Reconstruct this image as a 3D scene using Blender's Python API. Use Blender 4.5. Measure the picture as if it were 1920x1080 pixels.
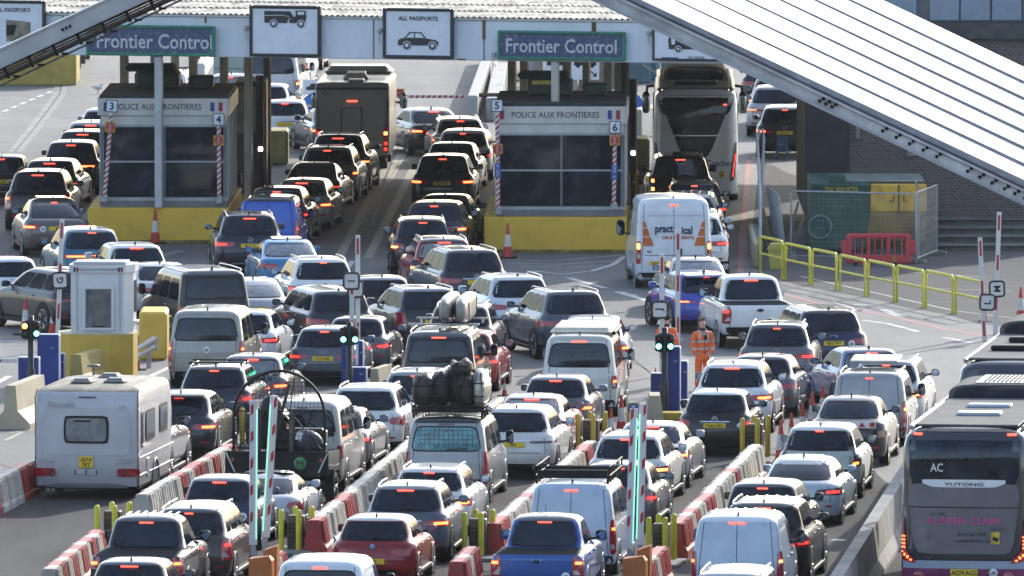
import bpy, bmesh, math, random
from mathutils import Vector, Matrix
R = math.radians
rnd = random.Random(7)
for o in list(bpy.data.objects):
    bpy.data.objects.remove(o)
SC = bpy.context.scene
COL = SC.collection

# ---------------------------------------------------------------- camera, sky, sun, exposure
FPX = 25500.0                       # focal length in pixels of a 1920 px wide frame
TH = math.atan(1717.0 / FPX)        # camera looks down by this angle
CH = math.cos(TH) / 0.0395          # camera height above the tarmac
cam_d = bpy.data.cameras.new('camera')
cam_d.sensor_width = 36.0
cam_d.lens = FPX / 1920 * 36.0
cam_d.clip_start = 5.0
cam_d.clip_end = 3000.0
cam = bpy.data.objects.new('camera', cam_d)
COL.objects.link(cam)
cam.location = (0, 0, CH)
cam.rotation_euler = (math.pi / 2 - TH, 0, 0)
SC.camera = cam

SUN_EL, SUN_AZ = 24.0, 24.0         # azimuth measured from +Y (away from the camera) towards +X
W = bpy.data.worlds.new('World')
SC.world = W
W.use_nodes = True
nt = W.node_tree
nt.nodes.clear()
sky = nt.nodes.new('ShaderNodeTexSky')
sky.sky_type = 'NISHITA'
sky.sun_disc = False
sky.sun_elevation = R(SUN_EL)
sky.sun_rotation = R(SUN_AZ)
sky.air_density = 1.0
sky.dust_density = 1.0
sky.ozone_density = 1.0
bg = nt.nodes.new('ShaderNodeBackground')
bg.inputs["Strength"].default_value = 0.15
wo = nt.nodes.new('ShaderNodeOutputWorld')
hs = nt.nodes.new('ShaderNodeHueSaturation')
hs.inputs['Saturation'].default_value = 0.86
nt.links.new(sky.outputs[0], hs.inputs['Color'])
nt.links.new(hs.outputs[0], bg.inputs['Color'])
nt.links.new(bg.outputs[0], wo.inputs['Surface'])

sd = bpy.data.lights.new('sun', 'SUN')
sd.energy = 2.0
sd.angle = R(0.8)
sd.color = (1.0, 0.955, 0.885)
sun = bpy.data.objects.new('sun', sd)
COL.objects.link(sun)
sv = Vector((math.sin(R(SUN_AZ)) * math.cos(R(SUN_EL)), math.cos(R(SUN_AZ)) * math.cos(R(SUN_EL)), math.sin(R(SUN_EL))))
sun.rotation_euler = sv.to_track_quat('Z', 'Y').to_euler()
sun.location = (0, 300, 80)
SC.view_settings.view_transform = 'Standard'
SC.view_settings.look = 'None'
SC.view_settings.exposure = 1.28
SC.view_settings.gamma = 1.0
SC.render.film_transparent = False
SC.cycles.max_bounces = 6
SC.cycles.diffuse_bounces = 3
SC.cycles.glossy_bounces = 3
SC.cycles.use_denoising = True

# ---------------------------------------------------------------- placing helpers
def P(px, py, h=0.0):
    """the point at height h above the tarmac seen at photograph pixel px, py"""
    vx, vy = (px - 960) / FPX, (py - 540) / FPX
    t = (CH - h) / (math.sin(TH) + vy * math.cos(TH))
    return Vector((t * vx, t * (math.cos(TH) - vy * math.sin(TH)), h))
def Q(px, py, Y):
    """the point at distance Y seen at photograph pixel px, py"""
    a = TH + math.atan((py - 540) / FPX)
    z = CH - Y * math.tan(a)
    d = Y * math.cos(TH) + (CH - z) * math.sin(TH)
    return Vector(((px - 960) / FPX * d, Y, z))
def S(py):
    return 46.5 + 0.0395 * py       # photograph pixels per metre on the tarmac at row py

# ---------------------------------------------------------------- materials
_M = {}
def mat(name, col=(.5, .5, .5), rough=.6, metal=0., coat=0., noise=.0, ns=3., bump=0., emit=None, es=0., col2=None, spec=.5, cr=.06, stretch=None, lo=.4, hi=.62):
    if name in _M:
        return _M[name]
    m = bpy.data.materials.new(name)
    m.use_nodes = True
    t = m.node_tree
    b = t.nodes['Principled BSDF']
    b.inputs['Base Color'].default_value = (*col, 1)
    b.inputs['Roughness'].default_value = rough
    b.inputs['Metallic'].default_value = metal
    b.inputs['Coat Weight'].default_value = coat
    b.inputs['Coat Roughness'].default_value = cr
    b.inputs['Specular IOR Level'].default_value = spec
    if noise or bump or col2:
        tc = t.nodes.new('ShaderNodeTexCoord')
        src = tc.outputs['Object']
        if stretch:
            mp = t.nodes.new('ShaderNodeMapping')
            mp.inputs['Scale'].default_value = stretch
            t.links.new(src, mp.inputs['Vector'])
            src = mp.outputs['Vector']
        n = t.nodes.new('ShaderNodeTexNoise')
        n.inputs['Scale'].default_value = ns
        n.inputs['Detail'].default_value = 6
        n.inputs['Roughness'].default_value = .65
        t.links.new(src, n.inputs['Vector'])
        c2 = col2 if col2 else tuple(max(0, c * (1 - noise)) for c in col)
        c1 = col if col2 else tuple(min(1, c * (1 + noise * .6)) for c in col)
        r = t.nodes.new('ShaderNodeValToRGB')
        r.color_ramp.elements[0].position = lo
        r.color_ramp.elements[1].position = hi
        r.color_ramp.elements[0].color = (*c2, 1)
        r.color_ramp.elements[1].color = (*c1, 1)
        t.links.new(n.outputs['Fac'], r.inputs['Fac'])
        t.links.new(r.outputs['Color'], b.inputs['Base Color'])
        if bump:
            bu = t.nodes.new('ShaderNodeBump')
            bu.inputs['Strength'].default_value = bump
            bu.inputs['Distance'].default_value = .02
            t.links.new(n.outputs['Fac'], bu.inputs['Height'])
            t.links.new(bu.outputs['Normal'], b.inputs['Normal'])
    if emit:
        b.inputs['Emission Color'].default_value = (*emit, 1)
        b.inputs['Emission Strength'].default_value = es
    _M[name] = m
    return m

PC = {  # paint: colour, metallic
    'white': ((.78, .78, .77), 0), 'offwhite': ((.62, .61, .57), 0), 'cream': ((.46, .44, .395), 0), 'pearl': ((.66, .66, .64), .15),
    'silver': ((.31, .32, .335), .5), 'lsilver': ((.50, .51, .525), .4), 'champagne': ((.33, .315, .285), .5), 'grey': ((.14, .145, .15), .6),
    'mgrey': ((.12, .125, .135), .5), 'dgrey': ((.022, .025, .033), .4), 'bgrey': ((.085, .10, .13), .55), 'black': ((.007, .007, .009), .2),
    'brown': ((.045, .038, .034), .4), 'navy': ((.014, .022, .06), .4), 'dnavy': ((.010, .014, .032), .3), 'blue': ((.018, .09, .34), .25),
    'rblue': ((.02, .09, .48), .1), 'vblue': ((.05, .07, .38), .3), 'teal': ((.035, .14, .22), .5), 'sky': ((.04, .22, .42), .5), 'red': ((.32, .012, .018), .25),
    'dred': ((.24, .010, .014), .25), 'rose': ((.30, .05, .08), .4), 'bronze': ((.12, .105, .092), .5), 'plum': ((.03, .022, .03), .4),
    'pgreen': ((.42, .47, .43), .2), 'pblue': ((.42, .49, .52), .4), 'peri': ((.15, .19, .34), .4), 'vanblue': ((.44, .54, .66), .0),
    'icewhite': ((.66, .71, .76), .0), 'greybrown': ((.12, .108, .108), .5), 'motor': ((.42, .40, .35), 0), 'boxgreen': ((.36, .44, .40), 0),
}
def paint(k):
    c, me = PC[k]
    return mat('paint_' + k, c, rough=.42, metal=me * .5, coat=.8, noise=.10, ns=1.7, spec=.22, cr=.04)
M_GLASS = mat('car_glass', (.009, .018, .036), rough=.05, noise=.6, ns=1.3, spec=.38)
M_SGLASS = mat('side_glass', (.008, .013, .022), rough=.08, noise=.6, ns=1.9, spec=.2)
M_SGLASS.node_tree.nodes['Principled BSDF'].inputs['IOR'].default_value = 1.14
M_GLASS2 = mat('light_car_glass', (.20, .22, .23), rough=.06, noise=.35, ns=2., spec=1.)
M_PLAS = mat('black_plastic', (.013, .013, .015), rough=.6, noise=.3, ns=6, spec=.25)
M_SEAM = mat('dark_seam', (.01, .01, .011), rough=.7, noise=.2)
M_TYRE = mat('tyre_rubber', (.016, .016, .017), rough=.8, noise=.4, ns=20, bump=.2)
M_RIM = mat('alloy_rim', (.42, .42, .43), rough=.35, metal=.8, noise=.25, ns=9)
M_RIMD = mat('dark_rim', (.07, .07, .075), rough=.4, metal=.7, noise=.25, ns=9)
M_CHROME = mat('chrome', (.62, .62, .63), rough=.2, metal=1., noise=.1)
M_LENS = mat('tail_lens', (.36, .012, .022), rough=.2, coat=1., noise=.3, ns=20)
M_LENSD = mat('dark_lens', (.07, .006, .010), rough=.15, coat=1., noise=.3, ns=20)
M_CLEAR = mat('clear_lens', (.45, .42, .42), rough=.12, coat=1., noise=.25, ns=25)
M_BRK = mat('lit_brake_bulb', (.9, .06, .02), rough=.4, emit=(1., .12, .03), es=3.2)
M_DIM = mat('lit_tail_bulb', (.8, .02, .02), rough=.4, emit=(1., .03, .02), es=1.3)
M_AMB = mat('lit_amber_bulb', (.9, .3, .05), rough=.4, emit=(1., .27, .05), es=3.6)
M_3RD = mat('lit_high_brake_light', (.9, .03, .03), rough=.4, emit=(1., .07, .04), es=1.9)
M_PLATE = mat('yellow_plate', (.80, .56, .03), rough=.4, noise=.12, ns=14)
M_INK = mat('black_lettering', (.015, .015, .018), rough=.5, noise=.2)
M_WSTK = mat('white_sticker', (.75, .75, .76), rough=.5, noise=.06)
M_MIRG = mat('mirror_glass', (.35, .42, .50), rough=.04, metal=1., noise=.2, ns=9)
M_FABRIC = mat('soft_top_fabric', (.02, .02, .022), rough=.85, noise=.4, ns=12)
M_ALU = mat('aluminium', (.55, .55, .55), rough=.35, metal=.9, noise=.15, ns=6)

# ---------------------------------------------------------------- mesh collector
class MB:
    def __init__(s):
        s.v, s.f, s.m, s.sm = [], [], [], []
    def add(s, vs, fs, mi=0, smooth=False):
        o = len(s.v)
        s.v += [tuple(p) for p in vs]
        s.f += [tuple(i + o for i in f) for f in fs]
        s.m += [mi] * len(fs)
        s.sm += [smooth] * len(fs)
        return s
    def box(s, c, d, mi=0, b=0.0, rz=0., rx=0., ry=0., taper=None):
        """box centred at c with full sizes d, chamfer b"""
        M = Matrix.Translation(c) @ Matrix.Rotation(rz, 4, 'Z') @ Matrix.Rotation(ry, 4, 'Y') @ Matrix.Rotation(rx, 4, 'X')
        hx, hy, hz = d[0] / 2, d[1] / 2, d[2] / 2
        b = min(b, hx * .9, hy * .9, hz * .9)
        if b <= 0:
            vs = [(x, y, z) for z in (-hz, hz) for x, y in ((-hx, -hy), (hx, -hy), (hx, hy), (-hx, hy))]
            fs = [(3, 2, 1, 0), (4, 5, 6, 7), (0, 1, 5, 4), (1, 2, 6, 5), (2, 3, 7, 6), (3, 0, 4, 7)]
        else:
            vs, idx = [], {}
            for sx in (-1, 1):
                for sy in (-1, 1):
                    for sz in (-1, 1):
                        for ax in range(3):
                            p = [sx * (hx - b), sy * (hy - b), sz * (hz - b)]
                            p[ax] = (sx * hx, sy * hy, sz * hz)[ax]
                            idx[(sx, sy, sz, ax)] = len(vs)
                            vs.append(tuple(p))
            fs = []
            def I(a, ax): return idx[(a[0], a[1], a[2], ax)]
            for ax in range(3):
                u, w = (ax + 1) % 3, (ax + 2) % 3
                for sg in (-1, 1):
                    q = []
                    for su, sw in ((-1, -1), (1, -1), (1, 1), (-1, 1)):
                        a = [0, 0, 0]; a[ax] = sg; a[u] = su; a[w] = sw
                        q.append(I(a, ax))
                    fs.append(tuple(q if sg > 0 else q[::-1]))
            for ax in range(3):
                u, w = (ax + 1) % 3, (ax + 2) % 3
                for su in (-1, 1):
                    for sw in (-1, 1):
                        a = [0, 0, 0]; a[ax] = -1; a[u] = su; a[w] = sw
                        c2 = list(a); c2[ax] = 1
                        q = [I(a, u), I(c2, u), I(c2, w), I(a, w)]
                        fs.append(tuple(q if su * sw < 0 else q[::-1]))
            for sx in (-1, 1):
                for sy in (-1, 1):
                    for sz in (-1, 1):
                        q = [idx[(sx, sy, sz, 0)], idx[(sx, sy, sz, 1)], idx[(sx, sy, sz, 2)]]
                        fs.append(tuple(q if sx * sy * sz > 0 else q[::-1]))
        if taper:
            vs = [(x * (taper if z > 0 else 1), y * (taper if z > 0 else 1), z) for x, y, z in vs]
        s.add([M @ Vector(p) for p in vs], fs, mi)
        return s
    def cyl(s, a, b2, r1, r2=None, n=14, mi=0, cap=True, smooth=True):
        r2 = r1 if r2 is None else r2
        a, b2 = Vector(a), Vector(b2)
        q = (b2 - a).to_track_quat('Z', 'Y')
        vs = []
        for p, r in ((a, r1), (b2, r2)):
            for k in range(n):
                t = 2 * math.pi * k / n
                vs.append(p + q @ Vector((r * math.cos(t), r * math.sin(t), 0)))
        fs = [(k, (k + 1) % n, n + (k + 1) % n, n + k) for k in range(n)]
        s.add(vs, fs, mi, smooth)
        if cap:
            s.add(vs[:n], [tuple(range(n))[::-1]], mi)
            s.add(vs[n:], [tuple(range(n))], mi)
        return s
    def tube(s, pts, r, n=8, mi=0):
        pts = [Vector(p) for p in pts]
        vs = []
        for i, p in enumerate(pts):
            d = (pts[min(i + 1, len(pts) - 1)] - pts[max(i - 1, 0)])
            q = d.to_track_quat('Z', 'Y')
            rr = r[i] if isinstance(r, (list, tuple)) else r
            for k in range(n):
                t = 2 * math.pi * k / n
                vs.append(p + q @ Vector((rr * math.cos(t), rr * math.sin(t), 0)))
        fs = []
        for i in range(len(pts) - 1):
            for k in range(n):
                fs.append((i * n + k, i * n + (k + 1) % n, (i + 1) * n + (k + 1) % n, (i + 1) * n + k))
        s.add(vs, fs, mi, True)
        s.add(vs[:n], [tuple(range(n))[::-1]], mi)
        s.add(vs[-n:], [tuple(range(n))], mi)
        return s
    def lathe(s, prof, n=18, mi=0, o=(0, 0, 0), axis='Z', smooth=True):
        vs = []
        for r, h in prof:
            for k in range(n):
                t = 2 * math.pi * k / n
                a, b2 = r * math.cos(t), r * math.sin(t)
                p = (a, b2, h) if axis == 'Z' else (h, a, b2) if axis == 'X' else (a, h, b2)
                vs.append((p[0] + o[0], p[1] + o[1], p[2] + o[2]))
        fs = []
        for i in range(len(prof) - 1):
            for k in range(n):
                fs.append((i * n + k, i * n + (k + 1) % n, (i + 1) * n + (k + 1) % n, (i + 1) * n + k))
        s.add(vs, fs, mi, smooth)
        return s
    def prism(s, poly, lo, hi, axis='Z', mi=0):
        """polygon in the two other axes, extruded lo..hi along axis"""
        n = len(poly)
        def p3(u, w, h): return (u, w, h) if axis == 'Z' else (h, u, w) if axis == 'X' else (u, h, w)
        vs = [p3(u, w, lo) for u, w in poly] + [p3(u, w, hi) for u, w in poly]
        fs = [(k, (k + 1) % n, n + (k + 1) % n, n + k) for k in range(n)] + [tuple(range(n))[::-1], tuple(range(n, 2 * n))]
        s.add(vs, fs, mi)
        return s
    def ell(s, c, r, n=12, m=8, mi=0, rz=0., rx=0., pw=1.):
        M = Matrix.Translation(c) @ Matrix.Rotation(rz, 4, 'Z') @ Matrix.Rotation(rx, 4, 'X')
        vs = []
        def sp(a): return math.copysign(abs(a) ** pw, a)
        for i in range(m + 1):
            ph = -math.pi / 2 + math.pi * i / m
            for k in range(n):
                t = 2 * math.pi * k / n
                vs.append(M @ Vector((r[0] * sp(math.cos(ph)) * sp(math.cos(t)), r[1] * sp(math.cos(ph)) * sp(math.sin(t)), r[2] * sp(math.sin(ph)))))
        fs = [(i * n + k, i * n + (k + 1) % n, (i + 1) * n + (k + 1) % n, (i + 1) * n + k) for i in range(m) for k in range(n)]
        s.add(vs, fs, mi, True)
        return s
    def build(s, name, mats, parent=None, objlink=False):
        me = bpy.data.meshes.new(name)
        me.from_pydata(s.v, [], s.f)
        me.polygons.foreach_set('material_index', s.m)
        me.polygons.foreach_set('use_smooth', s.sm)
        me.validate()
        return link(name, me, mats, parent, objlink)

def link(name, me, mats, parent=None, objlink=False, loc=None, rot=None):
    if not isinstance(mats, (list, tuple)):
        mats = [mats]
    o = bpy.data.objects.new(name, me)
    if not me.materials:
        for m in mats:
            me.materials.append(m)
    for i, m in enumerate(mats):
        if me.materials[i] is not m:
            o.material_slots[i].link = 'OBJECT'
            o.material_slots[i].material = m
    COL.objects.link(o)
    if parent:
        o.parent = parent
    if loc is not None:
        o.location = loc
    if rot is not None:
        o.rotation_euler = rot
    return o
def empty(name, loc=(0, 0, 0), rz=0., label=None, cat=None, group=None):
    o = bpy.data.objects.new(name, None)
    o.empty_display_size = .3
    COL.objects.link(o)
    o.location = loc
    o.rotation_euler = (0, 0, rz)
    return tag(o, label, cat, group)
def tag(o, label=None, cat=None, group=None, kind=None):
    if label: o['label'] = label
    if cat: o['category'] = cat
    if group: o['group'] = group
    if kind: o['kind'] = kind
    return o
def copy_tree(o, parent=None):
    c = o.copy()
    COL.objects.link(c)
    if parent: c.parent = parent
    for ch in list(o.children):
        copy_tree(ch, c)
    return c

_T = {}
def text_mesh(s, size=.1, bold=.0, wide=1., rot=0.):
    """lettering as a flat mesh in the XZ plane facing -Y, centred"""
    k = (s, size, bold, wide, rot)
    if k in _T:
        return _T[k]
    c = bpy.data.curves.new('lettering', 'FONT')
    c.body = s
    c.size = size
    c.offset = bold * size
    c.align_x = 'CENTER'
    c.align_y = 'CENTER'
    c.resolution_u = 2
    c.extrude = .002
    o = bpy.data.objects.new('lettering', c)
    COL.objects.link(o)
    bpy.context.view_layer.update()
    me = bpy.data.meshes.new_from_object(o.evaluated_get(bpy.context.evaluated_depsgraph_get()))
    bpy.data.objects.remove(o)
    xs = [v.co.x for v in me.vertices]; ys = [v.co.y for v in me.vertices]
    cx, cy = (min(xs) + max(xs)) / 2, (min(ys) + max(ys)) / 2
    ca, sa = math.cos(rot), math.sin(rot)
    for v in me.vertices:
        x, y = (v.co.x - cx) * wide, v.co.y - cy
        v.co = (x * ca - y * sa, -v.co.z, x * sa + y * ca)
    me.materials.clear()
    _T[k] = me
    return me
def lettering(s, size, loc, m, parent, bold=.0, wide=1., rot=0., rz=0., rx=0., name='lettering'):
    return link(name, text_mesh(s, size, bold, wide, rot), m, parent, True, loc, (rx, 0, rz))
# ---------------------------------------------------------------- vehicle shells
# rows: z, half-width factor, rear y, front offset, rear corner radius, front corner radius, bonnet drop
HATCH = [(.20,.86,.20,.30,.20,.30,0),(.24,.95,.10,.14,.25,.35,0),(.34,.985,.03,.03,.28,.40,0),(.50,1.,.0,.0,.30,.42,0),(.66,1.,.03,.03,.30,.42,.03),
 (.80,.99,.07,.10,.28,.42,.08),(.90,.972,.11,.25,.26,.42,.12),(.95,.93,.15,.60,.24,.40,.08),(.985,.875,.19,1.05,.22,.35,0),
 (1.15,.82,.33,1.34,.20,.30,0),(1.32,.755,.47,1.70,.18,.28,0),(1.395,.715,.50,1.92,.18,.30,0),(1.44,.64,.56,2.05,.2,.3,0),(1.462,.46,.72,2.25,.2,.3,0),(1.47,.02,1.05,2.6,.01,.01,0)]
SEDAN = [(.20,.86,.20,.30,.20,.30,0),(.24,.95,.10,.14,.25,.35,0),(.34,.985,.03,.03,.30,.42,0),(.50,1.,.0,.0,.32,.45,0),(.66,1.,.02,.03,.32,.45,.03),
 (.80,.99,.04,.10,.30,.45,.08),(.92,.965,.09,.30,.28,.42,.12),(.985,.91,.16,.70,.26,.40,.08),(1.01,.84,.62,1.20,.24,.35,0),
 (1.16,.79,.86,1.50,.24,.30,0),(1.30,.73,1.10,1.84,.24,.28,0),(1.375,.69,1.26,2.05,.24,.30,0),(1.42,.61,1.42,2.2,.24,.3,0),(1.442,.44,1.65,2.4,.2,.3,0),(1.45,.02,1.95,2.7,.01,.01,0)]
COUPE = [(.18,.86,.20,.30,.20,.30,0),(.24,.95,.10,.14,.25,.35,0),(.34,.985,.03,.03,.32,.45,0),(.50,1.,.0,.0,.36,.5,0),(.66,1.,.02,.03,.36,.5,.03),
 (.80,.985,.05,.12,.34,.5,.10),(.90,.955,.12,.35,.30,.45,.14),(.955,.90,.20,.80,.28,.42,.08),(.985,.83,.40,1.25,.26,.35,0),
 (1.15,.775,.72,1.55,.26,.30,0),(1.31,.70,1.10,1.95,.26,.28,0),(1.37,.66,1.30,2.15,.26,.30,0),(1.415,.58,1.50,2.3,.24,.3,0),(1.437,.42,1.75,2.45,.2,.3,0),(1.445,.02,2.05,2.7,.01,.01,0)]
VAN = [(.22,.90,.14,.30,.12,.30,0),(.28,.97,.05,.12,.14,.35,0),(.42,.99,.0,.02,.16,.38,0),(.60,1.,.0,.0,.16,.38,0),(.85,1.,.01,.05,.16,.38,.05),(1.02,.99,.03,.25,.15,.36,.10),
 (1.10,.98,.05,.70,.15,.35,.05),(1.14,.968,.06,1.02,.15,.33,0),(1.45,.93,.10,1.32,.15,.3,0),(1.72,.885,.15,1.68,.15,.28,0),(1.84,.85,.18,1.90,.16,.28,0),(1.92,.77,.25,2.06,.2,.3,0),(1.955,.58,.42,2.25,.2,.3,0),(1.97,.02,.8,2.6,.01,.01,0)]
BIGVAN = [(.24,.90,.14,.30,.10,.30,0),(.30,.97,.05,.12,.10,.35,0),(.48,.99,.0,.02,.12,.38,0),(.70,1.,.0,.0,.12,.38,0),(.95,1.,.01,.05,.12,.38,.05),(1.12,.995,.02,.25,.12,.36,.10),
 (1.20,.99,.02,.60,.12,.35,.05),(1.26,.985,.03,.85,.12,.33,0),(1.70,.965,.04,1.20,.12,.3,0),(2.10,.94,.06,1.62,.12,.28,0),(2.34,.915,.08,1.95,.13,.28,0),(2.45,.85,.13,2.15,.2,.3,0),(2.50,.66,.25,2.35,.2,.3,0),(2.52,.02,.7,2.7,.01,.01,0)]
PICKUP = [(.34,.88,.14,.30,.08,.30,0),(.40,.96,.06,.14,.10,.35,0),(.55,.99,.03,.03,.12,.40,0),(.72,1.,.0,.0,.13,.42,0),(.88,1.,.0,.05,.13,.42,.04),
 (1.02,.99,.01,.18,.12,.42,.08),(1.10,.975,.02,.45,.12,.40,.08),(1.145,.93,.05,.85,.10,.38,.04),(1.165,.85,1.55,1.25,.14,.35,0),
 (1.35,.81,1.62,1.50,.14,.30,0),(1.60,.745,1.74,1.86,.14,.28,0),(1.69,.71,1.78,2.05,.15,.30,0),(1.75,.63,1.86,2.2,.2,.3,0),(1.785,.44,2.0,2.4,.2,.3,0),(1.80,.02,2.4,2.7,.01,.01,0)]
ROWS = {'hatch': (HATCH, 1.47, 8, 11), 'sedan': (SEDAN, 1.45, 8, 11), 'coupe': (COUPE, 1.445, 8, 11), 'van': (VAN, 1.97, 7, 10), 'bigvan': (BIGVAN, 2.52, 7, 10), 'pickup': (PICKUP, 1.80, 8, 11)}

class Shell:
    def __init__(s, kind, W, H, L, rk=1., fk=1.):
        rows, H0, gi, ri = ROWS[kind]
        yg = rows[gi][2]
        s.rows = []
        for z, hf, yr, fo, rr, rf, dz in rows:
            z2 = z * H / H0
            y2 = yg + (yr - yg) * rk if yr > yg else yr
            if kind == 'pickup': y2 = yr
            s.rows.append((z2, hf * W / 2, y2, L - fo * fk, rr, rf, dz))
        s.W, s.H, s.L, s.zg, s.zr, s.gi, s.ri = W, H, L, s.rows[gi][0], s.rows[ri][0], gi, ri
        s.zb = s.rows[gi - 1][0]
        s.bow = .05 if kind in ('van', 'bigvan', 'pickup') else .13
    def at(s, z):
        r = s.rows
        if z <= r[0][0]: return r[0][1:]
        for a, b in zip(r, r[1:]):
            if z <= b[0]:
                t = (z - a[0]) / max(1e-6, b[0] - a[0])
                return tuple(a[i] + (b[i] - a[i]) * t for i in range(1, 7))
        return r[-1][1:]
    def rear(s, p, z, row=None):
        hw, yr, yf, rr, rf, dz = row or s.at(z)
        sg, a = (1, p) if p >= 0 else (-1, -p)
        rr = min(rr, hw * .8)
        fl = hw - rr
        if a <= fl: x, y, n = a, yr, (0, -1)
        elif a <= fl + rr * math.pi / 2:
            t = (a - fl) / rr
            x, y, n = fl + rr * math.sin(t), yr + rr - rr * math.cos(t), (math.sin(t), -math.cos(t))
        else: x, y, n = hw, yr + rr + a - fl - rr * math.pi / 2, (1, 0)
        y += s.bow * (min(1, x / max(hw, .01))) ** 2 if hw > .1 else 0
        return Vector((sg * x, y, z)), Vector((sg * n[0], n[1], 0))
    def front(s, p, z, row=None):
        hw, yr, yf, rr, rf, dz = row or s.at(z)
        sg, a = (1, p) if p >= 0 else (-1, -p)
        rf = min(rf, hw * .8)
        fl = hw - rf
        if a <= fl: x, y, n = a, yf, (0, 1)
        elif a <= fl + rf * math.pi / 2:
            t = (a - fl) / rf
            x, y, n = fl + rf * math.sin(t), yf - rf + rf * math.cos(t), (math.sin(t), math.cos(t))
        else: x, y, n = hw, yf - rf - (a - fl - rf * math.pi / 2), (1, 0)
        y -= .16 * (min(1, x / max(hw, .01))) ** 2 if hw > .1 else 0
        return Vector((sg * x, y, z)), Vector((sg * n[0], n[1], 0))
    def side(s, y, z, sg):
        hw = s.at(z)[0]
        return Vector((sg * hw, y, z)), Vector((sg, 0, 0))
    def loop(s, i):
        z, hw, yr, yf, rr, rf, dz = s.rows[i]
        row = (hw, yr, yf, rr, rf, dz)
        rr, rf = min(rr, hw * .8), min(rf, hw * .8)
        pr = [(hw - rr) * k / 5 for k in range(6)] + [hw - rr + rr * math.pi / 2 * k / 5 for k in range(1, 6)]
        pf = [(hw - rf) * k / 5 for k in range(6)] + [hw - rf + rf * math.pi / 2 * k / 5 for k in range(1, 6)]
        half = [s.rear(p, z, row)[0] for p in pr]
        fr = [s.front(p, z, row)[0] for p in pf]
        y0, y1 = half[-1].y, fr[-1].y
        for k in range(1, 9):
            half.append(Vector((hw, y0 + (y1 - y0) * k / 9, z)))
        half += fr[::-1]
        if dz:
            for p in half:
                t = max(0, min(1, (p.y - s.L * .55) / (s.L * .45)))
                p.z -= dz * t * t * (3 - 2 * t)
        return half + [Vector((-p.x, p.y, p.z)) for p in half[-2:0:-1]]
    def body(s, mb, clad=.30, roofmi=0, bedmi=None):
        loops = [s.loop(i) for i in range(len(s.rows))]
        n = len(loops[0])
        vs = [p for l in loops for p in l]
        fs, mi = [], []
        for i in range(len(loops) - 1):
            zc = (s.rows[i][0] + s.rows[i + 1][0]) / 2
            for k in range(n):
                fs.append((i * n + k, i * n + (k + 1) % n, (i + 1) * n + (k + 1) % n, (i + 1) * n + k))
                m = 1 if zc < clad else 0
                if roofmi and i >= s.ri: m = roofmi
                if bedmi and i == s.gi - 1 and (k <= 14 or k >= n - 15): m = bedmi
                mi.append(m)
        o = len(mb.v)
        mb.v += [tuple(p) for p in vs]
        mb.f += [tuple(q + o for q in f) for f in fs]
        mb.m += mi
        mb.sm += [True] * len(fs)
        mb.add(loops[0], [tuple(range(n))[::-1]], 1)
        mb.add(loops[-1], [tuple(range(n))], roofmi)

def qpatch(mb, fn, bl, br, tr, tl, nx=8, nz=4, n=7., off=.006, mi=0):
    """rounded quad laid on a surface; corners are surface coordinates"""
    vs = []
    for j in range(nz + 1):
        for i in range(nx + 1):
            a, b = 2 * i / nx - 1, 2 * j / nz - 1
            m = max(abs(a), abs(b))
            if m > 0 and n < 50:
                ca, cb = a / m, b / m
                r = 1 / ((abs(ca) ** n + abs(cb) ** n) ** (1 / n))
                a, b = a * r, b * r
            u, w = (a + 1) / 2, (b + 1) / 2
            q0 = (bl[0] + (br[0] - bl[0]) * u, bl[1] + (br[1] - bl[1]) * u)
            q1 = (tl[0] + (tr[0] - tl[0]) * u, tl[1] + (tr[1] - tl[1]) * u)
            p, nn = fn(q0[0] + (q1[0] - q0[0]) * w, q0[1] + (q1[1] - q0[1]) * w)
            vs.append(p + nn * off)
    fs = [(j * (nx + 1) + i, j * (nx + 1) + i + 1, (j + 1) * (nx + 1) + i + 1, (j + 1) * (nx + 1) + i) for j in range(nz) for i in range(nx)]
    mb.add(vs, fs, mi, True)
    return mb

_WH = {}
def wheel(parent, x, y, r, w=.22, dark=False, side=1, spokes=5):
    k = (round(r, 2), w)
    if k not in _WH:
        a = MB().lathe([(r * .66, -w * .46), (r * .78, -w * .5), (r * .93, -w * .5), (r, -w * .38), (r, w * .38), (r * .93, w * .5), (r * .78, w * .5), (r * .66, w * .46)], 28, 0, axis='X')
        b = MB().lathe([(r * .68, w * .47), (r * .62, w * .47), (r * .60, w * .30), (r * .2, w * .24), (.001, w * .24)], 24, 1, axis='X')
        for q in range(spokes):
            t = 2 * math.pi * q / spokes
            for dt in (-.16, .16):
                c, sn = math.cos(t + dt), math.sin(t + dt)
                b.tube([(w * .36, r * .10 * c, r * .10 * sn), (w * .45, r * .65 * c, r * .65 * sn)], r * .055, 6, 0)
        b.lathe([(r * .16, w * .30), (r * .15, w * .40), (.001, w * .41)], 12, 0, axis='X')
        b.lathe([(r * .70, w * .46), (r * .66, w * .49), (r * .62, w * .46)], 24, 0, axis='X')
        _WH[k] = (a, b, [])
    a, b, c = _WH[k]
    if not c:
        t = a.build('wheel', M_TYRE, parent)
        m = b.build('rim', [M_RIM, M_PLAS], t, True)
        c += [t.data, m.data]
    else:
        t = link('wheel', c[0], M_TYRE, parent)
        m = link('rim', c[1], [M_RIM, M_PLAS], t, True)
    if dark:
        m.material_slots[0].link = 'OBJECT'; m.material_slots[0].material = M_RIMD
    t.location = (x, y, r)
    if side < 0: t.rotation_euler = (0, 0, math.pi)
    return t

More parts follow.
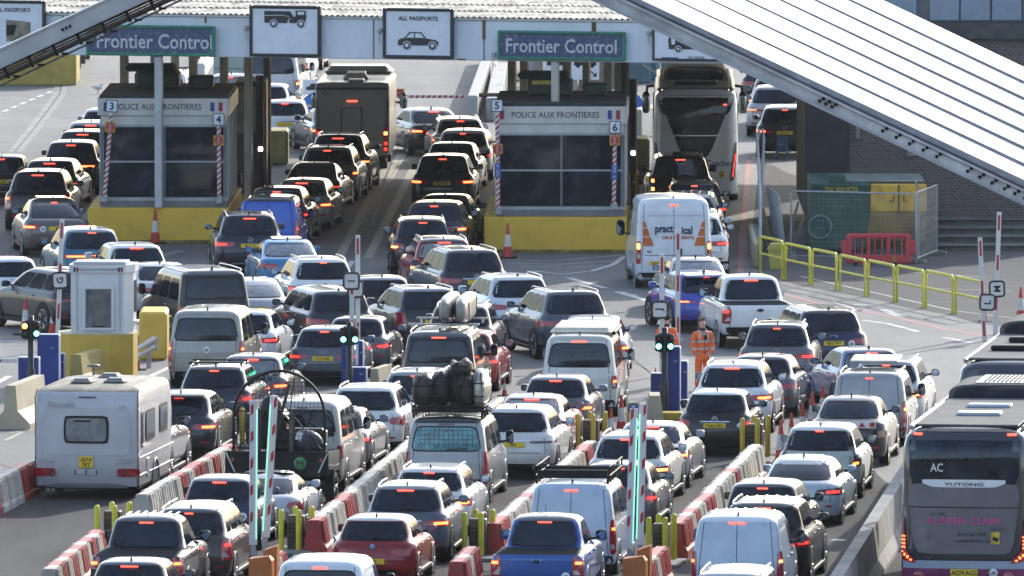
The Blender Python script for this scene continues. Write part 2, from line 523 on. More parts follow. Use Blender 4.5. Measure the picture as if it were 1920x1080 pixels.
KIND = {  # shell, W, H, L, rear slope, bonnet, wheel radius
    'hatch': ('hatch', 1.77, 1.47, 4.10, 1., 1., .32), 'suv': ('hatch', 1.86, 1.66, 4.45, .75, 1., .36), 'bigsuv': ('hatch', 1.95, 1.76, 4.80, .7, 1.05, .38),
    'estate': ('hatch', 1.82, 1.48, 4.65, 1.05, 1.05, .33), 'mpv': ('hatch', 1.84, 1.66, 4.60, .7, .8, .33), 'sedan': ('sedan', 1.82, 1.44, 4.65, 1., 1.05, .33),
    'fastback': ('coupe', 1.85, 1.45, 4.68, 1., 1., .34), 'van': ('van', 1.95, 1.97, 5.0, 1., 1., .34), 'bigvan': ('bigvan', 2.05, 2.52, 5.5, 1., 1., .35),
    'pickup': ('pickup', 1.87, 1.82, 5.30, 1., 1., .39), 'boxy': ('hatch', 1.98, 1.96, 4.75, .35, .9, .39), 'smallvan': ('van', 1.83, 1.83, 4.40, 1., .95, .32),
}
LIGHTS = {  # (p0 fraction of half width, wrap on the side, z from belt bottom, z from belt top, inner narrowing)
    'wide': (.44, .28, -.30, -.08, .05), 'slim': (.40, .26, -.22, -.13, .02), 'tall': (.78, .11, -.48, -.02, .0), 'mid': (.60, .22, -.33, -.05, .05),
    'vanlow': (.86, .07, -.40, -.08, .0), 'vantall': (.88, .07, -.62, .12, .0), 'round': (.68, .18, -.34, -.04, .08),
}
VEH = []
def vehicle(cx, ye, kind, col, hd=0., label='', W=None, H=None, L=None, lt='wide', lit=1, brk=1, plate=None, pz='gate', badge=None, rails=0, rcol=None, win=1, gl=M_GLASS, stk=None,
            clad=None, name=None, cat='car', nsw=None, fin=1, bars=0, amber=0, wiper=1, mir=None, dark=0, open_=0, glassroof=0, group='vehicles queueing for passport control', spoiler=0, wpx=None, place=None, ribs=0, rk=None):
    sh, w0, h0, l0, rk0, fk, wr = KIND[kind]
    H = H or h0; L = L or l0; rk = rk or rk0
    z = H * .95
    if wpx:
        yg = (ye + 46.5 * z) / (1 - .0395 * z)
        W = max((W or w0) * .93, min((W or w0) * 1.07, wpx / S(yg)))
    W = W or w0
    s = Shell(sh, W, H, L, rk, fk)
    yre = s.at(s.zr)[1]
    if hd >= 5: hd *= .84
    a = -R(hd)
    if place is None:
        p = P(cx, ye, s.zr + .02)
        loc = Vector((p.x + math.sin(a) * yre, p.y - math.cos(a) * yre, 0))
    else:
        loc = Vector(place)
    nm = name or {'van': 'van', 'bigvan': 'van', 'smallvan': 'van', 'pickup': 'pickup_truck'}.get(kind, 'car')
    root = empty(nm, loc, a, label, cat, group)
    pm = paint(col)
    rm = paint(rcol) if rcol else pm  # on dark cars a paler roof colour also paints in glare
    isvan = kind in ('van', 'bigvan', 'smallvan')
    zg, zr, zb, hwz = s.zg, s.zr, s.zb, lambda z: s.at(z)[0]
    cl = clad if clad is not None else (.42 if kind in ('suv', 'bigsuv', 'boxy', 'pickup') else .26)
    mb = MB()
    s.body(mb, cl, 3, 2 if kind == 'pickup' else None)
    # shut lines and the dark lower bumper
    fr, sd = s.rear, s.side
    zbu = .60 * zb if kind != 'pickup' else .66
    if isvan: zbu = .46
    if not isvan and kind != 'pickup':
        w1 = hwz(zbu) * .80
        qpatch(mb, fr, (-w1, zbu - .006), (w1, zbu - .006), (w1, zbu + .008), (-w1, zbu + .008), 10, 1, 99, .003, 2)
        for sg in (-1, 1):
            qpatch(mb, fr, (sg * w1, zbu), (sg * (w1 - .012), zbu), (sg * hwz(zg) * .84, zg), (sg * (hwz(zg) * .84 + .012), zg), 1, 4, 99, .003, 2)
        qpatch(mb, fr, (-hwz(.4) * .62, .25), (hwz(.4) * .62, .25), (hwz(.4) * .70, .38), (-hwz(.4) * .70, .38), 8, 2, 5, .008, 1)
    elif isvan:
        qpatch(mb, fr, (-.007, zbu), (.007, zbu), (.007, zr), (-.007, zr), 1, 8, 99, .003, 2) if win != 1 else None
        for sg in (-1, 1):
            qpatch(mb, fr, (sg * hwz(.6) * .86, zbu), (sg * (hwz(.6) * .86 - .014), zbu), (sg * (hwz(zr) * .86 - .014), zr), (sg * hwz(zr) * .86, zr), 1, 8, 99, .003, 2)
        qpatch(mb, fr, (-hwz(.6) * .97, .27), (hwz(.6) * .97, .27), (hwz(.6) * .97, zbu), (-hwz(.6) * .97, zbu), 10, 2, 14, .02, 1)
    else:
        qpatch(mb, fr, (-hwz(.8) * .8, .34), (hwz(.8) * .8, .34), (hwz(.8) * .97, .60), (-hwz(.8) * .97, .60), 10, 2, 12, .06, 1)
        for sg in (-1, 1):
            qpatch(mb, fr, (sg * hwz(.8) * .83, .60), (sg * (hwz(.8) * .83 - .014), .60), (sg * (hwz(.8) * .83 - .014), zb), (sg * hwz(.8) * .83, zb), 1, 4, 99, .004, 2)
    ay0, ay1 = (.98 if kind != 'pickup' else 1.28) if not isvan else .98, L - (.86 if not isvan else .92)
    if kind in ('hatch', 'smallvan'): ay0 = .78
    hm = hwz(.55)
    yA = ay0 + .55 if kind != 'pickup' else 1.75
    doors = (yA, yA + .95, yA + 1.85) if kind != 'pickup' else (yA, yA + .9, yA + 1.75)
    for sg in (-1, 1):
        for dy in doors:
            qpatch(mb, lambda u, zz: sd(u, zz, sg), (dy, .34), (dy + .013, .34), (dy + .013, zg), (dy, zg), 1, 3, 99, .003, 2)
        for ay in (ay0, ay1):       # wheel arches
            n = 20
            vs = [Vector((sg * (hm + .004), ay, wr))] + [Vector((sg * (hm + .004), ay + (wr + .055) * math.cos(2 * math.pi * k / n), max(.22, wr + (wr + .055) * math.sin(2 * math.pi * k / n)))) for k in range(n)]
            mb.add(vs, [(0, 1 + k, 1 + (k + 1) % n) for k in range(n)], 1)
            mb.lathe([(wr + .05, sg * (hm - .01)), (wr + .075, sg * (hm + .012)), (wr + .035, sg * (hm + .014))], 20, 1 if kind in ('suv', 'bigsuv', 'boxy') else 0, o=(0, ay, wr), axis='X')
        mb.box((sg * (hm - .03), L / 2, .27), (.10, ay1 - ay0 - 2 * wr, .10), 1, .02)
    for k in range(ribs):
        xx = (k - (ribs - 1) / 2) * hwz(zr) * 1.5 / max(1, ribs - 1)
        mb.box((xx, s.at(zr)[1] + (.95 if kind == 'pickup' else 1.3), H - .004 - .03 * (abs(xx) / .6) ** 2), (.05, .8 if kind == 'pickup' else 1.5, .016), 3, .006)
    body = mb.build('body', [pm, M_PLAS, M_SEAM if kind != 'pickup' else M_PLAS, rm], root)
    # glass
    if win:
        k = .93 if not isvan else .86
        u0, u1 = hwz(zg) * k, hwz(zr) * (k - .03)
        z0, z1 = zg + .035, zr - .045
        if isvan: z0, z1 = zg + .10, zr - .09
        if kind == 'pickup': u0, u1, z0, z1 = hwz(zg) * .88, hwz(zr) * .84, zg + .05, zr - .03
        if win == 2:    # two door windows
            for sg in (-1, 1):
                m = qpatch(MB(), fr, (sg * .05 if sg > 0 else -u0, z0), (u0 if sg > 0 else -.05, z0), (u1 if sg > 0 else -.05, z1), (.05 if sg > 0 else -u1, z1), 6, 4, 9)
                rw = m.build('rear_window', gl, root)
        else:
            fr_ = MB(); qpatch(fr_, fr, (-u0 - .03, z0 - .03), (u0 + .03, z0 - .03), (u1 + .03, z1 + .03), (-u1 - .03, z1 + .03), 12, 5, 9, .004, 0)
            rw = fr_.build('rear_window', M_PLAS, root)
            g = qpatch(MB(), fr, (-u0, z0), (u0, z0), (u1, z1), (-u1, z1), 12, 5, 9, .008).build('pane', gl, rw)
            if wiper and not kind == 'pickup' and not kind == 'sedan' and kind != 'fastback':
                a0, a1 = fr(0, z0 + .02)[0], fr(u0 * .62, z0 + .05)[0]
                MB().tube([a0 + Vector((0, -.03, 0)), a1 + Vector((0, -.025, 0))], .010, 5).build('wiper', M_PLAS, rw)
    else:
        rw = None
    qpatch(MB(), s.front, (-hwz(zg) * .93, zg + .02), (hwz(zg) * .93, zg + .02), (hwz(zr) * .93, zr - .03), (-hwz(zr) * .93, zr - .03), 12, 4, 9).build('windscreen', M_GLASS, root)
    n = nsw if nsw is not None else {'pickup': 2, 'van': 3, 'bigvan': 1, 'smallvan': 1, 'mpv': 3, 'bigsuv': 3, 'boxy': 3, 'estate': 3, 'suv': 3}.get(kind, 2)
    z0, z1 = zg + .03, zr - .035
    if isvan: z0, z1 = zg + .03, zr - .12
    def yrng(zz):
        hw, yr, yf, rr, rf, dz = s.at(zz)
        return yr + rr + (.16 if not isvan else .12), yf - rf - .16 + .06
    b0, t0 = yrng(z0), yrng(z1)
    cuts = {1: [(.76, 1)], 2: [(.05, .48), (.50, .98)], 3: [(.0, .24), (.26, .62), (.64, .98)]}[n] if n else []
    if isvan and n == 3: cuts = [(.02, .36), (.39, .70), (.73, 1)]
    for sg in (-1, 1):
        for c0, c1 in cuts:
            f_ = lambda u, zz: sd(u, zz, sg)
            L_ = lambda r_, c: r_[0] + (r_[1] - r_[0]) * c
            qpatch(MB(), f_, (L_(b0, c0), z0), (L_(b0, c1), z0), (L_(t0, c1), z1), (L_(t0, c0), z1), 5, 3, 9).build('side_window', M_SGLASS, root)
    # tail lights
    lens = M_LENSD if dark else M_LENS
    lm = {0: None, 1: M_DIM, 2: M_BRK}[lit]
    if lt in LIGHTS:
        p0, wr_, za, zc, nar = LIGHTS[lt]
        for sg in (-1, 1):
            hw, yr_, _, rr_, _, _ = s.at(zb - .2)
            pe = hw - rr_ + rr_ * math.pi / 2 + wr_
            q0 = hw * p0
            A = (sg * q0, zb + za + nar); B = (sg * pe, zb + za + .03); C = (sg * pe, zb + zc - .01); D = (sg * q0, zb + zc - nar)
            tl = qpatch(MB(), fr, A, B, C, D, 8, 3, 6, .014).build('tail_light', lens, root)
            if lm:
                w_ = pe - q0
                zl, zh = zb + za + .07, zb + zc - .05
                if lt in ('tall', 'vanlow', 'vantall'): zl = zb + zc - .20 * (1 if lt != 'vantall' else 1.6); zh = zb + zc - .06
                if zh < zl + .03: zl, zh = (zl + zh) / 2 - .015, (zl + zh) / 2 + .015
                a0, a1 = q0 + w_ * .20, q0 + w_ * .62; zm_ = (zl + zh) / 2 - .01; zl, zh = max(zl, zm_ - .028), min(zh, zm_ + .028)
                if lt in ('tall', 'vanlow', 'vantall'): a0, a1 = q0 + w_ * .12, q0 + w_ * .55
                qpatch(MB(), fr, (sg * a0, zl), (sg * a1, zl), (sg * a1, zh), (sg * a0, zh), 4, 1, 4, .020).build('bulb', M_AMB if amber and sg == amber else lm, tl)
            if lt in ('vanlow', 'vantall', 'tall'):
                zm = zb + za + .16 * (zc - za)
                qpatch(MB(), fr, (sg * (q0 + .02), zm), (sg * (q0 + w_ * .5 if lm else q0 + .1), zm), (sg * (q0 + .1), zm + .10), (sg * (q0 + .02), zm + .10), 3, 1, 6, .017).build('reversing_light', M_CLEAR, tl)
    elif lt == 'pillar':
        for sg in (-1, 1):
            hw, yr_, _, rr_, _, _ = s.at(zb - .2)
            m = MB()
            zt = zr - .12
            qpatch(m, fr, (sg * hwz(zb) * .90, zb - .12), (sg * (hwz(zb) * .90 + .09), zb - .12), (sg * (hwz(zt) * .93 + .06), zt), (sg * hwz(zt) * .93, zt), 2, 5, 8, .016)
            qpatch(m, fr, (sg * hw * .74, zb - .30), (sg * (hw + .12), zb - .28), (sg * (hw + .10), zb - .10), (sg * hw * .86, zb - .12), 6, 3, 8, .016)
            tl = m.build('tail_light', lens, root)
            if lm:
                qpatch(MB(), fr, (sg * hw * .79, zb - .26), (sg * hw * 1.0, zb - .25), (sg * hw * 1.0, zb - .19), (sg * hw * .82, zb - .20), 4, 1, 5, .022).build('bulb', lm, tl)
    elif lt == 'bar':
        hw = hwz(zb - .15)
        tl = qpatch(MB(), fr, (-hw * .96, zb - .20), (hw * .96, zb - .20), (hw * .94, zb - .09), (-hw * .94, zb - .09), 14, 1, 9, .012).build('light_bar', lens, root)
        qpatch(MB(), fr, (-hw * .86, zb - .17), (hw * .86, zb - .17), (hw * .86, zb - .12), (-hw * .86, zb - .12), 14, 1, 9, .018).build('bulb', lm or M_DIM, tl)
    hsh = int(abs(cx) * 7 + abs(ye) * 13)
    if not isvan and kind != 'pickup' and lt in ('wide', 'mid', 'round', 'slim'):
        if hsh % 3 == 0:
            w_ = hwz(zb - .14) * .44
            qpatch(MB(), fr, (-w_, zb - .15), (w_, zb - .15), (w_, zb - .125), (-w_, zb - .125), 6, 1, 9, .012).build('trim_strip', M_CHROME, root)
        if hsh % 4 == 1:
            for sg in (-1, 1): MB().lathe([(.035, 0), (.038, -.05), (.03, -.05), (.028, 0)], 12, 0, (sg * .48, s.rear(.48, .30)[0].y - .02, .30), 'Y').build('exhaust_pipe', M_CHROME, root)
        if hsh % 5 == 2:
            qpatch(MB(), fr, (-hwz(.45) * .6, .40), (hwz(.45) * .6, .40), (hwz(.45) * .6, .425), (-hwz(.45) * .6, .425), 6, 1, 9, .012).build('bumper_trim', M_ALU, root)
    bw_ = (.10, .165, .13, .20)[hsh % 4]
    if brk:
        zt = (zr - .02) if not isvan else (zr - .02)
        off = .05 if not isvan else .02
        qpatch(MB(), fr, (-bw_, zt - .015), (bw_, zt - .015), (bw_, zt + .015), (-bw_, zt + .015), 4, 1, 6, off).build('high_brake_light', M_3RD if brk == 1 else M_LENSD, root)
    if spoiler:
        hw = hwz(zr) * .9
        MB().prism([(-.16, -.03), (.16, .0), (.2, .035), (-.10, .02)], -hw, hw, 'X').build('spoiler', rm if spoiler == 1 else M_PLAS, root).location = (0, yre - .02, zr + .01)
    # number plate
    if plate is not None or pz:
        zp = (zb - .23) if pz == 'gate' else .55 if pz == 'bump' else .50
        if isvan and pz == 'gate': zp = .66
        if kind == 'pickup': zp = .50
        pp, _ = fr(0, zp)
        xo = 0
        pl = MB().box((xo, pp.y - .022 if kind != 'pickup' else pp.y - .085, zp), (.52, .02, .112), 0, .004).build('number_plate', M_PLATE, root)
        if plate:
            lettering(plate, .098, (xo, (pp.y - .022 if kind != 'pickup' else pp.y - .085) - .0125, zp), M_INK, pl, .02, .86)
    else:
        zp = .5
    # badge
    if badge:
        zq = zb - .07 if badge[0] != '-' else zb - .16
        if isvan or kind == 'pickup': zq = zb - .12
        b_ = badge.strip('-')
        pp, _ = fr(0, zq)
        y = pp.y - .02
        m = MB()
        if b_ == 'oval':
            m.lathe([(.001, -.012), (.085, -.012), (.09, 0)], 18, 0, (0, 0, 0), 'Y'); 
            m.v = [(x, y_, z_ * .45) for x, y_, z_ in m.v]
            o = m.build('badge', mat('blue_badge', (.01, .03, .14), rough=.2, noise=.1), root)
            r_ = MB().lathe([(.082, -.014), (.098, -.010), (.098, 0)], 20, 0, (0, 0, 0), 'Y'); r_.v = [(x, y_, z_ * .46) for x, y_, z_ in r_.v]
            r_.build('badge_rim', M_CHROME, o)
            o.location = (0, y, zq)
        else:
            if b_ in ('vw', 'ring', 'star', 'tri'):
                m.lathe([(.060, 0), (.060, -.012), (.072, -.012), (.072, 0)], 18, 0, (0, 0, 0), 'Y')
            if b_ == 'vw':
                for q in ((-.04, .05, 0, .005), (.04, .05, 0, .005), (-.055, .015, -.025, -.05), (.055, .015, .025, -.05), (-.025, -.05, 0, -.005), (.025, -.05, 0, -.005)):
                    m.tube([(q[0], -.006, q[1]), (q[2], -.006, q[3])], .007, 5)
            elif b_ == 'star':
                for t in (90, 210, 330):
                    m.tube([(0, -.006, 0), (.06 * math.cos(R(t)), -.006, .06 * math.sin(R(t)))], .007, 5)
            elif b_ == 'rings':
                for k in range(4):
                    m.lathe([(.036, 0), (.036, -.01), (.044, -.01), (.044, 0)], 14, 0, ((k - 1.5) * .062, 0, 0), 'Y')
            elif b_ == 'chev':
                for dz in (0, .045):
                    for sg in (-1, 1):
                        m.tube([(0, -.006, .03 + dz - .02), (sg * .075, -.006, -.03 + dz - .02)], .011, 5)
            elif b_ == 'disc':
                m.lathe([(.001, -.012), (.055, -.012), (.058, 0)], 16, 0, (0, 0, 0), 'Y')
            elif b_ == 'ell':
                m.lathe([(.045, 0), (.045, -.012), (.058, -.012), (.058, 0)], 16, 0, (0, 0, 0), 'Y'); m.v = [(x * 1.4, y_, z_) for x, y_, z_ in m.v]
            elif b_ == 'bar':
                m.box((0, 0, 0), (.11, .014, .05), 0, .006)
            o = m.build('badge', M_CHROME if b_ != 'disc' else mat('round_badge', (.25, .35, .55), rough=.2, noise=.3, ns=9), root)
            o.location = (0, y, zq)
    # sticker
    if stk:
        tx, sx_ = stk
        zq = zb - .25 if not isvan else 1.0
        if kind == 'pickup': zq = .72
        pp, _ = fr(sx_, zq)
        st = MB().lathe([(.001, -.004), (.085, -.004), (.09, 0)], 18, 0, (0, 0, 0), 'Y').build('country_sticker', M_WSTK, root)
        st.location = (pp.x, pp.y - .014, zq)
        lettering(tx, .095, (0, -.0065, 0), M_INK, st, .02, .8)
    # rails, bars, aerial
    yf_r = s.at(zr)[2]
    if rails:
        rmm = {1: M_ALU, 2: M_PLAS}[rails]
        for sg in (-1, 1):
            x = sg * hwz(zr + .01) * .93
            y0, y1 = yre + .12, yf_r - .25
            if y1 > yre + 2.6: y1 = yre + 2.6
            zz = H - .035
            MB().tube([(x, y0, zz - .01), (x, y0 + .12, zz + .045), (x, (y0 + y1) / 2, zz + .06), (x, y1 - .12, zz + .045), (x, y1, zz - .01)], .018, 6).build('roof_rail', rmm, root)
    for k in range(bars):
        y = yre + .35 + k * .95
        m = MB().box((0, y, H + .07), (hwz(zr) * 2.05, .07, .035), 0, .012)
        for sg in (-1, 1): m.box((sg * hwz(zr) * .92, y, H + .02), (.05, .08, .10), 0, .01)
        m.build('roof_bar', M_PLAS, root)
    if fin == 1:
        MB().prism([(.0, 0), (.22, 0), (.06, .085), (.0, .09)], -.016, .016, 'X').build('aerial', M_PLAS if col not in ('white',) else M_PLAS, root).location = (0, yre + .22, H - .022)
    elif fin == 2:
        MB().cyl((0, 0, 0), (0, -.10, .26), .007, .004, 5).build('aerial', M_PLAS, root).location = (0, yre + .2, H - .03)
    # mirrors, handles, wheels
    ym = s.at(zg)[2] - (.55 if not isvan else .30)
    mw = (.10, .10, .085) if not isvan else (.09, .09, .15)
    if mir == 'tall' or kind in ('boxy', 'pickup'): mw = (.12, .09, .11)
    if kind == 'bigvan': mw = (.12, .10, .22)
    for sg in (-1, 1):
        x = sg * (hwz(zg) + mw[0] + .07)
        m = MB().ell((x, ym + .03, zg + mw[2] * .9), mw, 12, 8, 0, 0, 0, .55)
        m.tube([(sg * (hwz(zg) - .03), ym + .03, zg + .02), (x, ym + .02, zg + .06)], .028, 6, 1)
        mo = m.build('mirror', [pm if (not isvan and col not in ('brown',)) and kind not in ('boxy',) and mir != 'black' and (len(VEH) % 3 == 0) else M_PLAS, M_PLAS], root)
        g = MB().prism([(mw[0] * .86 * math.copysign(abs(math.cos(t_)) ** .5, math.cos(t_)), mw[2] * .82 * math.copysign(abs(math.sin(t_)) ** .5, math.sin(t_))) for t_ in [2 * math.pi * q_ / 20 for q_ in range(20)]], -.004, .004, 'Y'); g.v = [(x + u_, ym + .03 - mw[1] * .98 + v_ + u_ * sg * -.12 - w2_ * .10, zg + mw[2] * .9 + w2_) for u_, v_, w2_ in g.v]
        g.build('mirror_glass', M_MIRG, mo)
        for dy in doors[:2] if kind not in ('bigvan',) else doors[1:2]:
            MB().box((sg * (hwz(zb - .10) + .012), dy + .12, zb - .10), (.03, .17, .03), 0, .01).build('door_handle', pm, root)
        for ay in (ay0, ay1):
            wheel(root, sg * (hm - .10), ay, wr, .22, dark, sg)
        if not isvan and kind != 'pickup':
            pp, nn = fr(sg * hwz(.45) * .74, .46)
            q = qpatch(MB(), fr, (sg * hwz(.45) * .66, .44), (sg * hwz(.45) * .84, .44), (sg * hwz(.45) * .84, .485), (sg * hwz(.45) * .66, .485), 3, 1, 6, .01)
            q.build('reflector', M_LENS, root)
    if glassroof:
        MB().box((0, yre + .85, H + .003), (hwz(zr) * 1.35, .95, .022), 0, .008).build('sunroof', M_GLASS, root)
    VEH.append((root, W, L, s))
    return root, s
# ---------------------------------------------------------------- the queueing vehicles
V = vehicle
# left lanes beside booth 3
V(196, 208, 'hatch', 'lsilver', 3, 'silver car whose roof just shows at the head of the queue left of booth 3', lt='wide', plate=None)
V(170, 233, 'suv', 'lsilver', 3, 'second silver car from the front of the queue left of booth 3', lt='tall', rails=0)
V(155, 250, 'suv', 'black', 3, 'dark car with a pale reflecting roof behind two silver cars left of booth 3', rcol=None, lt='mid')
V(133, 270, 'suv', 'black', 2, 'black car with full-width light bar and lit amber lamps left of booth 3', lt='bar', lit=2)
V(2, 296, 'hatch', 'black', 2, 'black hatchback with a lit yellow plate cut by the left edge of the photo', plate='MU11 BVN', lt='wide', lit=1)
V(93, 304, 'estate', 'black', 4, 'black car with chrome trim reflections in front of the black SUV with roof rails', lt='slim', dark=1)
V(71, 326, 'bigsuv', 'black', 3, 'black SUV with roof rails and tall red lamps behind booth 3 queue', rails=2, lt='tall', lit=2, badge='bar', W=1.95)
V(101, 377, 'fastback', 'greybrown', -7, 'grey-brown electric fastback with dark glass roof and UK sticker', rcol='black', lt='wide', lit=2, badge=None, stk=('UK', -.42), plate='BK', glassroof=1, H=1.60, W=1.92, L=4.75)
V(172, 434, 'suv', 'teal', -10, 'teal crossover with silver roof and thin full-width red light bar', rcol='silver', lt='bar', lit=2, badge='ell', fin=1)
V(256, 463, 'suv', 'white', -10, 'white hatchback with black window band right in front of the yellow booth plinth', lt='wide', lit=1, rk=1., H=1.52)
V(20, 489, 'hatch', 'icewhite', -8, 'white small hatchback with aerial at the left edge of the photo', lt='round', lit=0, badge='tri', plate='L', brk=2, fin=2, H=1.45)
V(160, 512, 'bigsuv', 'dgrey', -27, 'dark SUV seen from its left side behind the small white police booth', lt='slim', lit=0, brk=0, H=1.66)
V(303, 497, 'sedan', 'lsilver', -12, 'silver saloon half hidden behind the black people carrier with roof rack', lt='wide', lit=0, brk=0)
V(402, 514, 'van', 'black', -15, 'black windowed people carrier with roof rails turning beside the small white booth', rcol='mgrey', win=1, lt='vanlow', lit=1, badge='vw', rails=1, brk=0, cat='van', wpx=139, ribs=0)
# lanes between the two booths
V(534, 192, 'hatch', 'white', 0, 'white hatchback just left of the motorhome', lt='round', lit=2, fin=1)
V(627, 207, 'sedan', 'dgrey', -11, 'dark grey saloon whose rear is hidden by the motorhome', lt='wide', lit=2)
V(812, 207, 'sedan', 'dgrey', -14, 'large dark saloon with silver wheels angled right of the motorhome', rcol='silver', lt='wide', lit=2, W=1.9, L=5.0, H=1.48)
V(863, 225, 'estate', 'lsilver', -4, 'silver estate with black rear window and rails, just ahead of the white hatchback', rails=1, lt='tall', lit=2)
V(868, 248, 'suv', 'pearl', 4, 'white crossover with oval rear window left of number 5 post', lt='round', lit=1, H=1.58, rk=1.1, W=1.86)
V(846, 272, 'hatch', 'dgrey', 5, 'dark hatchback with a thin pale roof edge behind the white crossover', lt='slim', lit=0, brk=0)
V(830, 296, 'suv', 'dgrey', 3, 'dark grey SUV with plate YS24 KVA and black door mirrors', lt='wide', lit=2, plate='YS24 KVA', amber=0, W=1.88)
V(634, 257, 'bigsuv', 'black', 5, 'black SUV directly behind the motorhome', L=4.5, rails=1, lt='mid', lit=2)
V(614, 280, 'suv', 'champagne', 5, 'champagne SUV with glowing red lamps between a black SUV and a black coupe', rails=1, lt='wide', lit=2, W=1.9)
V(588, 309, 'fastback', 'black', 6, 'black coupe-backed car with a curved red lamp', lt='slim', lit=1, brk=0, H=1.43)
V(566, 341, 'hatch', 'champagne', 6, 'champagne hatchback with wide red lamps and white reflections on its side', lt='wide', lit=2, rk=1.1, L=4.5)
V(519, 357, 'suv', 'mgrey', 5, 'silver-grey SUV with black rear window ahead of the blue van', lt='mid', lit=1, rcol='dgrey', fin=0, H=1.6)
V(503, 377, 'smallvan', 'rblue', 3, 'bright blue van with solid tailgate beside the navy SUV', win=0, lt='vantall', lit=1, brk=0, cat='van', rcol='dgrey', wpx=115)
V(468, 407, 'bigsuv', 'dnavy', -4, 'navy SUV with roof rails and plate starting M121', rails=1, lt='wide', lit=1, plate='M121 N', badge='star', W=1.95)
V(541, 453, 'sedan', 'sky', -7, 'metallic blue saloon with white reflecting rear window', glassroof=1, gl=M_GLASS2, lt='wide', lit=0, brk=0, badge=None)  # pale glass colour paints in the white reflection
V(606, 490, 'suv', 'white', -9, 'white SUV with rails in the middle, left of the signpost lettered I', rails=1, lt='wide', lit=1, badge='bar', gl=M_GLASS)
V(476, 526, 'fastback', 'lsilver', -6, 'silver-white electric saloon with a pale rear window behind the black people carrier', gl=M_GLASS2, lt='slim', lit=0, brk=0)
V(640, 550, 'mpv', 'dgrey', -15, 'dark grey people carrier angled left under the signpost lettered I', lt='wide', lit=0, brk=2, badge='oval', rcol='mgrey', W=1.88, L=4.8, wpx=133)
V(718, 524, 'hatch', 'dgrey', -6, 'dark car with silver roof hidden behind the signpost lettered I', rcol='silver', lt='wide', lit=0, brk=0)
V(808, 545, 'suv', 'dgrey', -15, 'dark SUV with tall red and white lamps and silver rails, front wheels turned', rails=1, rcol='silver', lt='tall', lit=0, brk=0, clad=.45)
V(833, 370, 'hatch', 'black', 6, 'black hatchback with no lit brake lamp at booth 5', lt='slim', lit=1, brk=0)
V(814, 384, 'suv', 'dgrey', 5, 'dark hatchback with two red lamp bars behind the black hatchback at booth 5', lt='wide', lit=2, H=1.55)
V(793, 415, 'suv', 'black', -2, 'black SUV with GB sticker and blue-edged plate left of booth 5 lane', rails=1, lt='mid', lit=2, amber=-1, stk=('GB', -.40), plate='RJ', W=1.78, H=1.63)
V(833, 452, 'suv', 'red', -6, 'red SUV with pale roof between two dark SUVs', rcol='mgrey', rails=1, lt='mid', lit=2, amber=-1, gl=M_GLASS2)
V(889, 473, 'bigsuv', 'dgrey', -13, 'dark grey SUV with curved silver rails and plate starting EJ', rails=1, rcol='mgrey', lt='wide', lit=0, brk=2, badge='vw', plate='EJ12', W=1.93)
V(975, 523, 'suv', 'icewhite', -13, 'bluish white SUV with plate starting EA and a silver lower bumper', rails=1, rcol='white', lt='wide', lit=0, brk=0, badge='oval', plate='EA', W=1.88)
V(1079, 551, 'bigsuv', 'bgrey', -14, 'blue-grey SUV with white roof glare angled left in the open middle of the tarmac', rails=1, rcol='mgrey', lt='wide', lit=0, brk=0, W=1.93)  # roof glare is put in as a paler grey roof colour
V(1110, 602, 'estate', 'lsilver', 2, 'silver car with open black mirrors directly behind the blue-grey SUV', lt='round', lit=2, gl=M_GLASS)
# right lane under the canopy
V(1276, 297, 'boxy', 'black', -1, 'black square off-roader with spare wheel behind the white coach', rails=2, lt='none', lit=0, badge=None, name='off_road_car', W=2.0)
V(1302, 346, 'suv', 'dgrey', 0, 'dark SUV with high brake light right behind the square off-roader', rcol='bronze', rails=1, lt='wide', lit=1)
V(1293, 369, 'mpv', 'lsilver', 2, 'silver car with ribbed roof ahead of the white SUVs in the coach lane', lt='wide', lit=0, brk=0, rails=1, ribs=5)
V(1300, 397, 'hatch', 'white', 2, 'white hatchback mostly hidden ahead of the white rental van', lt='wide', lit=0, brk=0)
V(1303, 408, 'suv', 'white', 1, 'white SUV with red lamp peeking out right of the rental van', lt='wide', lit=1, brk=0, W=1.89)
V(1306, 487, 'sedan', 'silver', -5, 'silver saloon with pale rear window behind the white rental van', gl=M_GLASS2, lt='wide', lit=0, brk=0, mir='black')
V(1324, 516, 'suv', 'vblue', -12, 'bright blue coupe SUV with black spoiler', rcol='peri', lt='slim', lit=2, spoiler=1, rk=1.5, H=1.56, W=1.8)
V(1408, 523, 'pickup', 'white', -7, 'white pickup truck with a black oval tailgate emblem and plate starting YP', lt='tall', lit=1, amber=0, badge='oval', plate='YP24', cat='pickup truck', wpx=140)
V(1457, 613, 'suv', 'grey', 4, 'grey SUV with plate BG19 OUX right of the hi-vis worker', rails=1, rcol='mgrey', lt='wide', lit=1, badge='star', plate='BG19 OUX', W=1.89, pz='gate')
V(1558, 586, 'mpv', 'navy', -11, 'navy people carrier with GB sticker and plate GJ21 TWV', rails=1, rcol='bronze', lt='wide', lit=0, brk=2, badge='oval', plate='GJ21 TWV', stk=('GB', .46), W=1.9, wpx=140)
V(1428, 672, 'hatch', 'mgrey', 8, 'grey hatchback half hidden beside the white estate near the worker', lt='wide', lit=0, brk=0, rcol='mgrey')
V(1373, 688, 'suv', 'white', 7, 'white estate SUV standing in front of the hi-vis worker', rails=1, lt='wide', lit=2, W=1.89)
V(1343, 739, 'hatch', 'black', 7, 'black hatchback with white roof, plate DU66 HXD and UK sticker', rcol='white', lt='round', lit=1, brk=0, badge='chev', plate='DU66 HXD', pz='gate', stk=('UK', .60), H=1.50, W=1.73)
